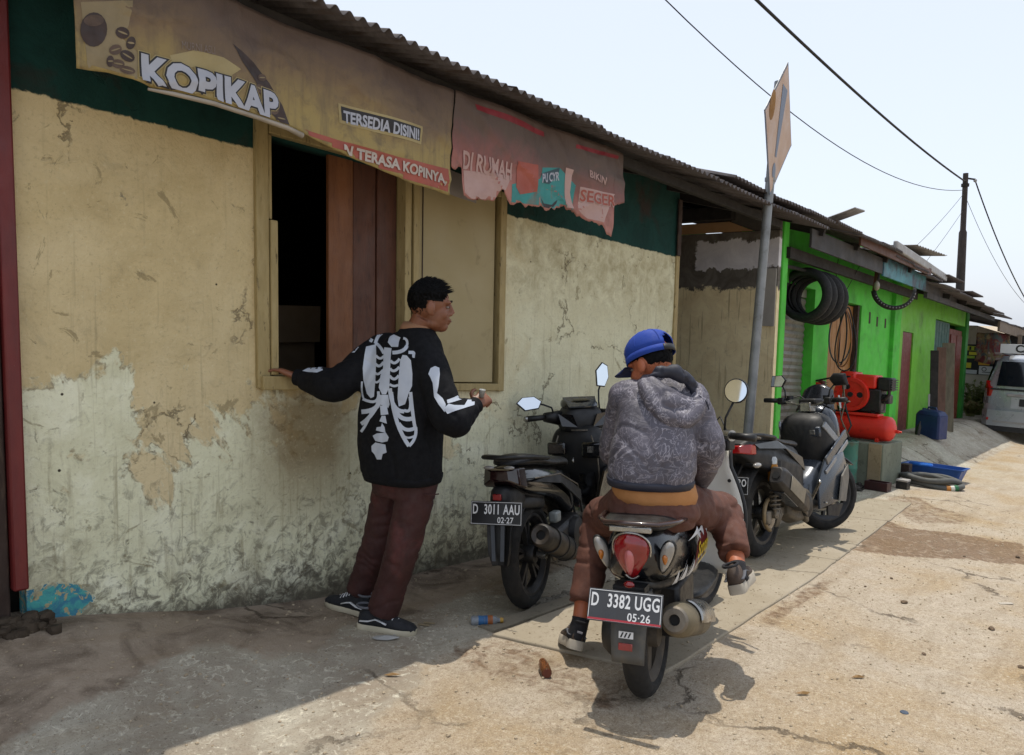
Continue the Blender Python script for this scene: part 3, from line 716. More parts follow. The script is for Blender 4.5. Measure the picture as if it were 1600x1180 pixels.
MB().lathe([(0,-.50),(.05,-.495),(.11,-.47),(.14,-.44),(.148,-.40),(.15,-.2),(.15,.3),(.148,.40),(.14,.44),(.11,.47),(.05,.495),(0,.5)], 28, T).build('tank', m_cred, cp, smooth='all')
MB().lathe([(.151,-.302),(.155,-.30),(.155,-.29),(.151,-.288)], 28, T).build('weld_seam', m_cred, cp, smooth='all')
for y in (-.62, -.02):
    mb = MB(M); mb.box(9.47, 9.69, y-.02, y+.02, .501, .545); mb.build('tank_foot', m_cred, cp, bevel=.004)
MB(M).box(9.47, 9.70, -.62, .16, tz+.135, tz+.165).build('deck_plate', m_cred, cp, bevel=.004)
MB().lathe([(0,0),(.02,0),(.02,.03),(.012,.035),(.012,.06),(0,.06)], 10, TR(M(9.58, -.80, tz-.02)) @ RX(pi/2)).build('drain_plug', m_cred, cp, smooth=True)
# engine: flywheel facing the lane end, red hood, black crankcase, exhaust
fx = 9.50; fy, fwz = -.30, 1.035
T = TR(M(fx, fy, fwz)) @ RY(-pi/2)
fl = MB().lathe([(.0,.02),(.05,.02),(.05,.0),(.15,.0),(.155,.02),(.195,.022),(.2,.012),(.2,-.04),(.195,-.05),(.0,-.05)], 36, T).build('flywheel', m_cred, cp, smooth=True)
for a in (.5, 2.6, 4.7):
    MB().lathe([(0,.0),(.034,.0),(.034,.003),(0,.003)], 16, T @ TR(.1*cos(a), .1*sin(a), .0)).build('wheel_hole', m_hole, fl)
MB().lathe([(0,.02),(.03,.02),(.03,.045),(0,.045)], 14, T).build('wheel_hub', m_cblk, fl, smooth=True)
MB(M).box(9.56, 9.80, -.62, -.12, .83, 1.12).build('crankcase', m_cblk, cp, bevel=.02)
MB(M).box(9.52, 9.82, -.56, -.17, 1.121, 1.28).build('hood', m_cred, cp, bevel=.02)
MB(M).box(9.50, 9.80, -.34, -.15, 1.18, 1.305).build('fuel_tank', m_cred, cp, bevel=.025)
MB(M).tube([(9.66, -.25, 1.30), (9.66, -.25, 1.33)], .025, 10).build('fuel_cap', m_cblk, cp)
ex = MB(M).box(9.56, 9.78, -.72, -.565, 1.10, 1.26).build('air_filter', m_cblk, cp, bevel=.02)
for i in range(5): MB(M).box(9.55, 9.79, -.735-.0, -.722, 1.115+.028*i, 1.13+.028*i).build('cooling_fin', m_cblk, ex)
MB(M).tube([(9.6, -.56, 1.0), (9.58, -.66, 1.0), (9.58, -.70, 1.06), (9.58, -.70, 1.11)], .02, 8).build('exhaust_pipe', m_cblk, cp, smooth=True)
MB(M).box(9.60, 9.76, -.70, -.60, .95, 1.06).build('carburettor', m_cblk, cp, bevel=.015)
MB(M).box(9.56, 9.64, -.56, -.52, .80, .86).build('engine_mount', m_cblk, cp); MB(M).box(9.56, 9.64, -.2, -.16, .80, .86).build('engine_mount', m_cblk, cp)
mb = MB(M); mb.tube([(9.58, -.58, .95), (9.56, -.62, .86), (9.56, -.66, .88), (9.56, -.66, .97)], .006, 6); mb.build('cable', m_cblk, cp)
# pump with its spoked wheel
T = TR(M(9.46, .12, 1.0)) @ RY(-pi/2)
pw_ = MB().lathe([(.125,-.02),(.15,-.02),(.155,0),(.15,.02),(.125,.02)], 30, T, close=True).build('pump_wheel', m_cred, cp, smooth=True)
for i in range(6): MB().bar((0,0,0), (.13*cos(i*pi/3+.2), .13*sin(i*pi/3+.2), 0), .03, .018, T=T).build('spoke', m_cred, pw_)
MB().lathe([(0,-.03),(.035,-.03),(.035,.03),(0,.03)], 14, T).build('hub', m_cred, pw_, smooth=True)
mb = MB(M); mb.box(9.5, 9.66, .03, .2, .83, 1.05); mb.box(9.52, 9.64, .05, .18, 1.05, 1.17)
for i in range(4): mb.box(9.5, 9.66, .03, .2, 1.065+.026*i, 1.075+.026*i)
mb.build('pump', pm('pump_red','7d1f18','4e1812',.6,12,.2), cp, bevel=.006)
mb = MB(M); mb.tube([(9.44, .12, 1.16), (9.44, -.1, 1.22), (9.44, -.30, 1.245)], .012, 6); mb.tube([(9.44, .12, .85), (9.44, -.1, .83), (9.44, -.3, .83)], .012, 6); mb.build('drive_belt', m_cblk, cp)
# air hoses draped over the machine
mb = MB(); mb.tube([at(1318,668-60,9.05), at(1322,640,9.0), at(1330,665,8.95), at(1318,690,8.9), at(1300,665,8.95), at(1305,640,9)], .011, 8)
tag(mb.build('air_hose', m_cblk, smooth='all'), 'black air hose looping down over the red compressor', 'hose')
mb = MB(); mb.tube([at(1312,585,9), at(1318,600,8.95), at(1320,630,8.95), at(1314,655,8.92), at(1330,690,8.85)], .008, 8)
tag(mb.build('air_hose', pm('dusty_hose','7a6a58','5f5244',.7,9), smooth='all'), 'dusty brown air hose hanging across the red flywheel', 'hose')
# things standing round the plinth
drum = thing('oil_drum', 'faded teal steel oil can standing left of the plinth', 'drum', M(9.05, -.42, 0))
Td = TR(M(9.05, -.42, 0))
MB().lathe([(0,0),(.13,0),(.135,.01),(.13,.02),(.13,.2),(.134,.21),(.13,.22),(.13,.5),(.135,.51),(.13,.52),(.12,.52),(.115,.51),(0,.51)], 22, Td).build('can_body', pm('faded_teal','3c7a68','2f5f52',.6,6,.1,60,dirt='5a5a4a',dscale=8,dlo=.5,dhi=.7), drum, smooth=True)
MB().lathe([(0,.5),(.03,.5),(.03,.54),(0,.54)], 10, Td @ TR(.07,0,.01)).build('cap', m_blackish, drum)
# inner tube coil, basin, battery, boxes, rags
coil = thing('inner_tube_coil', 'coiled grey inner tube with orange and green label lying on the lane', 'inner tube', M(10.05, -1.12, 0))
m_coil = pm('dusty_rubber', '5a5b58', '4a4b49', .75, 8, .15)
for i, (dx, dy, R1, R2, h) in enumerate(((0,0,.30,.20,.035),(-.05,.06,.27,.17,.10),(.06,.02,.28,.2,.09))):
    mb = MB(M); mb.tube([(10.05+dx+R2*cos(t)*1.0, -1.12+dy+R1*sin(t), h+.012*sin(3*t+i)) for t in [2*pi*q/30 for q in range(30)]], .032, 8, closed=True); mb.build('tube_loop', m_coil, coil, smooth='all')
mb = MB(M); mb.tube([(10.05+.2*cos(t), -1.12+.30*sin(t), .036+.012*sin(3*t)) for t in [3.75+.08*q for q in range(3)]], .034, 10); mb.build('label', flat('label_orange','b8782e'), coil)
mb = MB(M); mb.tube([(10.05+.2*cos(t), -1.12+.30*sin(t), .036+.012*sin(3*t)) for t in [3.91+.08*q for q in range(3)]], .034, 10); mb.build('label', flat('label_white','c9c9c0'), coil)
mb = MB(M); mb.tube([(10.05+.2*cos(t), -1.12+.30*sin(t), .036+.012*sin(3*t)) for t in [4.07+.09*q for q in range(3)]], .034, 10); mb.build('label', flat('label_green','17623a'), coil)
bs = thing('blue_basin', 'blue plastic basin with a rim standing behind the coiled inner tube', 'basin', M(10.75, -.98, 0))
m_bluep = pm('blue_plastic', '1a4f9e', '164488', .45, 3, .05)
mb = MB(M)
def bsec(z, s, t=0): return [(10.75+(.2*s-t)*cx, -.98+(.34*s-t)*cy, z) for cx, cy in ((-1,-.9),(-.9,-1),(.9,-1),(1,-.9),(1,.9),(.9,1),(-.9,1),(-1,.9))]
mb.loft([bsec(.0,.8), bsec(.16,.97), bsec(.17,1.04), bsec(.18,1.04), bsec(.18,.95), bsec(.02,.78)]); mb.build('basin', m_bluep, bs, smooth=True)
mb = MB(M); mb.tube([(10.75-.15+.05*cos(t), -.85+.12*sin(t), .19) for t in [2*pi*q/14 for q in range(14)]], .02, 6, closed=True); mb.build('scrub_ring', pm('bright_blue','1f6fd0','1a5cb0',.45), bs)
wood = tag(MB(M).box(10.25, 10.4, -.80, -.70, .0, .2).build('wood_block', m_dkwood, bevel=.006), 'small dark wood block beside the blue basin', 'block')
bt = thing('battery', 'small black battery with white lid beside the plinth corner', 'battery', M(9.5, -.93, 0))
MB(M).box(9.43, 9.57, -.99, -.87, 0.002, .085).build('case', m_cblk, bt, bevel=.006); MB(M).box(9.428, 9.572, -.992, -.868, .086, .11).build('lid', pm('dirty_white','a5a19c','8c8884',.6), bt, bevel=.006)
bx_ = thing('tool_tray', 'dark maroon tool tray lying at the plinth foot', 'tray', M(9.1, -.79, 0))
mb = MB(M); mb.box(8.98, 9.15, -.90, -.66, 0.003, .02); mb.box(8.98, 8.995, -.90, -.66, .02, .1); mb.box(9.135, 9.15, -.90, -.66, .02, .1); mb.box(8.995, 9.135, -.90, -.885, .02, .1); mb.box(8.995, 9.135, -.675, -.66, .02, .1); mb.build('tray', pm('maroon_plastic','3a1416','2a0f10',.5), bx_, bevel=.003)
rnd = random.Random(11)
for i, (X, Y, s, lb) in enumerate(((8.72,-.48,.1,'crumpled dark blue rag heap nearest the grey scooter wheel'),(8.82,-.58,.085,'dark oily scrap heap between the rag and the tool tray'),(9.0,-.60,.08,'black scrap heap leaning on the plinth foot'))):
    mb = MB(M)
    for q in range(14):
        a = rnd.uniform(0, 6.3); r = s*rnd.random(); h = rnd.uniform(.01, s*.9)*(1-r/s*.5)
        mb.ball((X+r*cos(a), Y+r*sin(a), h*.5+.004), (rnd.uniform(.02,.05), rnd.uniform(.02,.05), h*.5), 7, 5)
        mb.bar((X+r*cos(a), Y+r*sin(a), h*.6), (X+r*cos(a)+rnd.uniform(-.08,.08), Y+r*sin(a)+rnd.uniform(-.08,.08), .02), .012, .012)
    tag(mb.build('scrap_heap', pm('oily_scrap%d' % i, ('23262e','2a2623','1c1a19')[i], '3a342e', .7, 20, .4)), lb, 'scrap')
# planks and jerrycans
def lean_plank(X, Y, w, h, wd, tilt, mat, lb, thick=.025, rz=0):
    T = TR(M(X, Y, w)) @ RZ(rz) @ RX(-tilt); o = MB().box(-wd/2, wd/2, -thick/2, thick/2, 0, h, T).build('leaning_plank', mat, bevel=.003); tag(o, lb, 'plank', 'planks leaning on the workshop wall')
gA = lambda X, Y: gw(X, Y)
m_pgrey = pm('grey_plank', '6f6757', '565043', .8, 6, .3, 60, stretch=(3,3,.5)); m_ppink = pm('pinkish_plank', '6f5347', '5a4238', .8, 6, .2, 60, stretch=(3,3,.5))
lean_plank(13.9, -.24, gA(13.9,-.24), 1.35, .12, .2, m_blackish, 'dark plank leaning on green wall beside maroon door', rz=-1.15)
lean_plank(14.2, -.28, gA(14.2,-.28), 1.42, .14, .21, m_ppink, 'pinkish brown plank leaning between dark and grey planks', rz=-1.15)
lean_plank(14.55, -.31, gA(14.55,-.31)-.02, 1.52, .19, .2, m_pgrey, 'long weathered grey plank leaning on green wall', rz=-1.15)
lean_plank(13.75, -.20, gA(13.75,-.2), .62, .03, .15, m_alu, 'thin pale strip of zinc leaning beside the dark plank', .008, rz=-1.15)
jc = thing('jerrycan', 'dark blue plastic jerrycan standing in front of leaning planks', 'jerrycan', M(13.35, -.33, gA(13.35,-.33)))
mb = MB(); P0 = M(13.35, -.33, gA(13.35,-.33)-.01); T = TR(P0) @ RZ(-.35)
mb.loft([[(sx*a*.12, sy*b*.20, z) for sx, sy, a, b in ((-1,-1,1,.85),(-1,-1,.85,1),(1,-1,.85,1),(1,-1,1,.85),(1,1,1,.85),(1,1,.85,1),(-1,1,.85,1),(-1,1,1,.85))] for z, a0 in ((0,1),(.36,1))], T)
mb.loft([[(sx*.12*q, .0+sy*.20*q+dy, z) for sx, sy in ((-1,-.85),(-.85,-1),(.85,-1),(1,-.85),(1,.85),(.85,1),(-.85,1),(-1,.85))] for z, q, dy in ((.361,1,0),(.42,.8,0),(.44,.5,0))], T)
m_jc = pm('jerrycan_blue', '1d2f63', '18264f', .5, 4, .1); mb.build('can_body', m_jc, jc, bevel=.008)
MB().tube([(0,-.08,.43),(0,-.06,.475),(0,.06,.475),(0,.08,.43)], .014, 8, T).build('handle', m_jc, jc); MB().lathe([(0,.44),(.03,.44),(.03,.475),(0,.475)], 12, T @ TR(0,.13,-.02)).build('cap', m_jc, jc)
MB().box(-.1215, -.119, -.16, .16, .11, .12, T).build('rib', m_jc, jc)
wb = thing('white_bucket', 'pale plastic bucket beside the teal door', 'bucket', M(14.95, -.14, gA(14.95,-.14)))
T = TR(M(14.95, -.14, gA(14.95,-.14)))
MB().lathe([(0,0),(.12,0),(.15,.30),(.158,.30),(.158,.315),(.145,.315),(.118,.01),(0,.01)], 22, T).build('pail', pm('pale_plastic','aebbb5','98a59f',.5), wb, smooth=True)
MB().tube([(.15*cos(t), .15*sin(t)*.2-.12, .30-.12*sin(t)) for t in [pi*q/12 for q in range(13)]], .004, 5, T).build('bail', m_alu, wb)
btl = thing('dark_bottle', 'small dark bottle standing beside the blue jerrycan', 'bottle', M(13.1, -.2, gA(13.1,-.2)))
MB().lathe([(0,0),(.035,0),(.035,.14),(.014,.18),(.014,.22),(0,.22)], 12, TR(M(13.1, -.2, gA(13.1,-.2)-.004)) @ RX(.12)).build('glass', m_cblk, btl, smooth=True)

# ------------------------------------------------------------------ road sign
base = at(1157, 790, 6.4); base.z = gz(base.x, base.y); top = at(1217, 128, 6.4)
sg = thing('warning_sign', 'faded diamond warning sign with exclamation mark on leaning grey pole', 'sign', base)
m_galv = pm('galvanised_pole', '8d9090', '777a7b', .5, 7, .1, 60, dirt='565550', dscale=9, dlo=.55, dhi=.75, metal=.3)
MB().tube([base-Vector((0,0,.1)), base.lerp(top, .45), top], [.042,.038,.036], 16).build('pole', m_galv, sg, smooth=True)
MB().ball(top, (.036,.036,.01), 12, 6).build('pole_cap', m_galv, sg)
Tt, Bb = at(1232, 98, 6.36), at(1203, 306, 6.36); ctr = (Tt+Bb)/2; vd = (Tt-Bb)/2
hb = radians(79.5); hd = Vector((sin(hb), cos(hb), -.07)).normalized()*.52; nrm = hd.cross(vd).normalized()
if nrm.y > 0: nrm = -nrm
Tm = Matrix.Identity(4)
for i, a in enumerate((hd, vd, nrm)):
    for j in range(3): Tm[j][i] = a[j]
Tm.translation = ctr+nrm*.05-_rt*.055
def rdia(s): return [(s*.93,-.06*s),(s,0),(s*.93,.06*s),(.05*s,.95*s),(0,s),(-.05*s,.95*s),(-s*.93,.06*s),(-s,0),(-s*.93,-.06*s),(-.05*s,-.95*s),(0,-s),(.05*s,-.95*s)]
m_sface = pm('faded_sign_face', 'b5977c', 'a98a70', .5, 3, .05, 40, dirt='94703a', dscale=3, dlo=.66, dhi=.69)
m_sblk = flat('sign_grey_print', '5c6577', .5)
pl = MB().prism(rdia(1), -.004, 0.0, Tm).build('sign_plate', m_galv, sg)
MB().prism(rdia(.955), .0025, .004, Tm).build('sign_face', m_sface, pl)
o = MB(); o.v = []
rim = rdia(1); rin = rdia(.955); vs = [(x,y,.0025) for x,y in rim]+[(x,y,.0025) for x,y in rin]; n = len(rim)
MB().add(vs, [(i,(i+1)%n,n+(i+1)%n,n+i) for i in range(n)], Tm).build('sign_border', m_sblk, pl)
MB().prism([(-.17,.62),(.17,.62),(.05,-.42),(-.05,-.42)], .006, .007, Tm).build('exclamation_stroke', m_sblk, pl)
MB().prism([(.09*cos(a), -.62+.11*sin(a)) for a in [2*pi*q/16 for q in range(16)]], .006, .007, Tm).build('exclamation_dot', m_sblk, pl)
MB().prism([(-.62+.16*cos(a), .18+.22*sin(a)) for a in [2*pi*q/12 for q in range(12)] if True], .006, .0066, Tm).build('rust_stain', pm('rust','8d6424','7a531c',.8), pl)
for t in (.78, .9):
    q = base.lerp(top, t); MB().lathe([(.037,-.015),(.044,-.015),(.044,.015),(.037,.015)], 16, TR(q), close=True).build('clamp', m_galv, sg)

# ------------------------------------------------------------------ utility pole and cables
ub = Vector((17.95, .22, 0)); ub.z = gz(ub.x, ub.y); ut = at(1509, 271, 15.9); ut = Vector((ub.x+.1, ub.y-.02, 0)); 
d1 = (at(1509,271,1)-CAMP); tt = (ut.x-CAMP.x)/d1.x; ut = CAMP+d1*tt
d2 = (at(1500,455,1)-CAMP); t2 = (17.98-CAMP.x)/d2.x; um = CAMP+d2*t2
ub = Vector((17.98-.05, um.y+.12, gz(17.9, .3)))
up_ = thing('utility_pole', 'tall dark wooden utility pole rising behind the green workshop roof', 'utility pole', ub)
m_pole = pm('pole_timber', '3a302b', '2a2421', .8, 5, .3, 50, stretch=(4,4,.6))
MB().tube([ub-Vector((0,0,.2)), um, um.lerp(ut,.5), um.lerp(ut,.52), ut], [.10,.085,.075,.055,.05], 12).build('pole', m_pole, up_, smooth=True)
MB().lathe([(.05,-.03),(.075,-.03),(.075,.03),(.05,.03)], 12, TR(um.lerp(ut,.9)), close=True).build('clamp', m_blackish, up_)
MB().bar(um.lerp(ut,.96)+Vector((0,0,0)), um.lerp(ut,.95)+_rt*.2, .03, .03).build('bracket', m_blackish, up_)
MB().ball(um.lerp(ut,.94)+_rt*.2, .035, 8, 6).build('insulator', m_alu, up_)
q1 = um.lerp(ut,.93)
def cable(a, b, sag, r, lb, n=24):
    pts = [a.lerp(b, i/n)-Vector((0,0,4*sag*(i/n)*(1-i/n))) for i in range(n+1)]
    o = MB().tube(pts, r, 6).build('overhead_cable', m_blackish, smooth='all'); tag(o, lb, 'cable', 'overhead cables at the utility pole'); return o
cable(q1, at(1120,-60,6.5), .10, .016, 'thick black cable running from the pole to the top edge of sky')
cable(um.lerp(ut,.86), at(980,-60,6.5), .55, .006, 'thin cable passing behind the warning sign to the pole')
cable(um.lerp(ut,.94)+_rt*.2, at(1640,520,20), .35, .014, 'black cable dropping from the pole to the right edge')
cable(um.lerp(ut,.82), at(1640,500,21), .5, .005, 'faint thin cable dropping right of the pole')
cable(um.lerp(ut,.84), M(13.6, .6, 2.9), .1, .004, 'faint stay wire from the pole to the tin roof, upper one')
cable(um.lerp(ut,.70), M(14.2, .4, 2.75), .05, .004, 'faint stay wire from the pole to the tin roof, lower one')

# ------------------------------------------------------------------ house at the bend, with poster and banner
h4 = thing('corner_house', 'ramshackle pale house with board eaves behind the green workshop', 'house', M(20.5, .3, 0))
m_pale = pm('pale_plaster', '9d988c', '8a8579', .8, 3, .1, 50, dirt='6d675b', dscale=5)
m_bam = pm('pale_batten', 'a8997c', '8e7f63', .7, 6, .2)
m_brd = pm('weathered_board', '7a6a5a', '645648', .8, 4, .2, 50, stretch=(3,3,.6))
MB(M).box(20.6, 24, .45, 3, 0, 2.5).build('wall', m_pale, h4)
MB(M).box(20.05, 20.15, -.12, .6, 0, 1.38).build('garden_wall', pm('whitewash','b8b3a8','a39e93',.8,3,.1,50,dirt='77715f',dscale=4,dlo=.6,dhi=.8), h4)
for i in range(7): roof_sheet(18.0+.9*i, 18.0+.9*i+.95, -.42, 2.47-.01*(i % 2), 2.6, 3.1, h4, jit=1, mat=m_tin)
MB(M).box(18.1, 24.2, -.40, -.36, 2.26, 2.46).build('fascia_board', m_brd, h4)
for i in range(5): MB(M).box(21.7+.3*i, 21.85+.3*i, -.22, -.18, 1.75, 2.3).build('batten', m_bam, h4)
MB(M).box(21.3, 23.6, -.5, -.1, 1.70, 1.76).build('shelf_board', m_brd, h4)
MB(M).box(18.25, 18.33, .2, .45, 1.75, 2.4).build('board', m_pale, h4)
for y in (-.17, -.27): MB(M).bar((19.9, y, 0), (19.95, y-.03, 1.95), .05, .05).build('post', m_bam, h4)
MB(M).bar((20.4, -.35, 1.2), (20.4, -.75, 1.65), .05, .05).build('brace', m_bam, h4)
MB(M).bar((20.3, -.45, 0), (20.3, -.45, 2.3), .07, .07).build('post', m_brd, h4)
MB(M).box(20.6, 20.7, -.9, .44, 0, 2.3).build('recess_shade', m_blackish, h4)  # solid dark slab, its colour standing in for shade under the eaves
bn = thing('house_banner', 'faded maroon banner hung under the far board eaves', 'banner', M(19.3, -.15, 1.8))
def ban(u, v): return (19.4+.05*sin(9*u)+.25*(1-u)*0, .22-.62*u+.02*sin(14*v), 2.28-.62*v-.06*sin(pi*u)*v)
kk = N('far_banner_print'); uvn = kk.xyz(); c = kk.mix(kk.ramp(kk.noise(6,5,.6,.5), .45, .6), '6d2f30', '8a7b58'); c = kk.mix(kk.ramp(kk.noise(9,5,.6,.8,kk.map((1,1,.6),(3,1,2))), .52, .6), c, '4f5a58'); kk.col(c); kk.rough(.8)
MB(M).grid(ban, 14, 10).build('cloth', kk.m, bn, smooth='all', solid=.004)
for i in range(2): MB(M).box(19.36, 19.37, -.30, -.02, 1.82-.12*i, 1.87-.12*i).build('print_line', flat('far_print_%d' % i, 'a08d86'), bn)
ps = thing('poster_board', 'yellow and green printed poster board above the white garden wall', 'poster', M(20, .2, 1.4))
T = frame(M(20.03, .17, 1.70), (0,-1,0), (-1,0,0))
MB().box(-.36, .30, -.34, .34, -.012, 0, T).build('board', flat('poster_dark','1d2226',.5), ps)
for (a, b, c, d, cl) in ((-.35,.10,.20,.30,'a8b83a'),(-.30,.28,.10,.17,'c9c23a'),(-.34,-.18,.02,.08,'8fae3c'),(-.1,.12,-.12,.12,'c79a3a'),(.12,.28,-.08,.14,'2f9a86'),(-.08,.29,-.33,-.14,'c4c8cc'),(-.35,-.12,-.33,-.24,'b5bcc4'),(-.34,-.24,-.2,-.08,'c9c23a')):
    MB().box(a, b, c, d, .001, .004, T).build('print_patch', flat('poster_'+cl+str(a), cl, .5), ps)
for (a, b) in ((-.3,-.26),(-.2,-.17),(-.1,-.05),(.02,.05),(.1,.14),(.2,.22)):
    MB().box(a, b, .21, .29, .005, .006, T).build('print_stroke', bpy.data.materials['poster_dark'], ps)
MB().lathe([(.035,.005),(.05,.005),(.05,.006),(.035,.006)], 14, T @ TR(.02,-.21,0), close=True).build('print_ring', bpy.data.materials['poster_dark'], ps)
MB().box(-.02, .26, -.285, -.27, .005, .006, T).build('print_stroke', bpy.data.materials['poster_dark'], ps)
# dark roofed shed at the far right and pale blue wall behind
h5 = thing('far_shed', 'pale blue grey shed with dark sloping roof at far right', 'shed', M(30, -2, 0))
zb = M(30, 0, 0).z
MB(M).box(29, 36, -6, .8, 0, 2.6).build('wall', pm('pale_blue_sheet','8ba0b4','788da2',.6,3,.05,50,stretch=(6,6,.6)), h5)
MB(M).add([(28.4,1.2,2.8),(28.4,-6.5,3.6),(37,-6.5,3.6),(37,1.2,2.8),(28.4,1.2,2.86),(28.4,-6.5,3.66),(37,-6.5,3.66),(37,1.2,2.86)], [(0,1,2,3),(7,6,5,4),(0,4,5,1),(1,5,6,2),(2,6,7,3),(3,7,4,0)]).build('roof', m_dkboard, h5)
MB(M).bar((28.3,1.1,2.1), (28.3,-4,2.9), .08, .08).build('roof_brace', m_alu, h5)
MB(M).box(28.9, 28.98, -6, .8, .4, .7).build('red_stripe', flat('dull_red','7d3a33',.6), h5)
# weeds at the garden wall
def leafy(name, lb, cat, X, Y, r, h, n, sd, cols):
    t = thing(name, lb, cat, M(X, Y, gw(X, Y))); rn = random.Random(sd); m1 = MB(); m2 = MB()
    for i in range(n):
        a = rn.uniform(0, 6.28); rr = r*sqrt(rn.random()); b = M(X+rr*cos(a)*.4, Y+rr*sin(a)*.4, gw(X, Y)); tp = M(X+rr*cos(a), Y+rr*sin(a), gw(X, Y)+h*rn.uniform(.45, 1))
        m2.tube([b, b.lerp(tp, .5)+Vector((0,0,.04)), tp], [.006,.004,.002], 4)
        for q in range(5):
            c = b.lerp(tp, .35+.65*q/4); dd = Vector((rn.uniform(-1,1), rn.uniform(-1,1), rn.uniform(-.2,.6))).normalized(); L = rn.uniform(.07, .14); s = dd.cross(Vector((0,0,1))).normalized()*L*.3
            m1.add([c, c+dd*L*.5+s, c+dd*L, c+dd*L*.5-s], [(0,1,2,3)])
    m1.build('leaves', cols, t); m2.build('stems', cols, t); return t
m_leaf = pm('weed_green', '4a5a24', '6a7236', .6, 9); m_leaf2 = pm('weed_yellow', '7d7a45', '5e6a30', .6, 9)
leafy('weed_clump', 'green leafy weed clump at the foot of the white garden wall', 'weeds', 19.7, .22, .26, .75, 90, 1, m_leaf)
leafy('weed_clump', 'yellowish weed clump nearest the silver car', 'weeds', 19.6, -.02, .22, .6, 70, 2, m_leaf2)
leafy('weed_clump', 'low straggling weed clump beside the green corner post', 'weeds', 18.6, .10, .2, .35, 40, 3, m_leaf2)
pot = thing('clay_pot', 'broken clay pot lying among the weeds by the corner post', 'pot', M(18.9, .16, gw(18.9,.16)))
MB().lathe([(0,0),(.08,0),(.13,.2),(.14,.2),(.14,.22),(.12,.22),(.075,.012),(0,.012)], 14, TR(M(18.9,.16,gw(18.9,.16)+.08)) @ RY(1.1)).build('pot_body', pm('clay','8e6a4a','75543a',.8,6), pot, smooth=True)

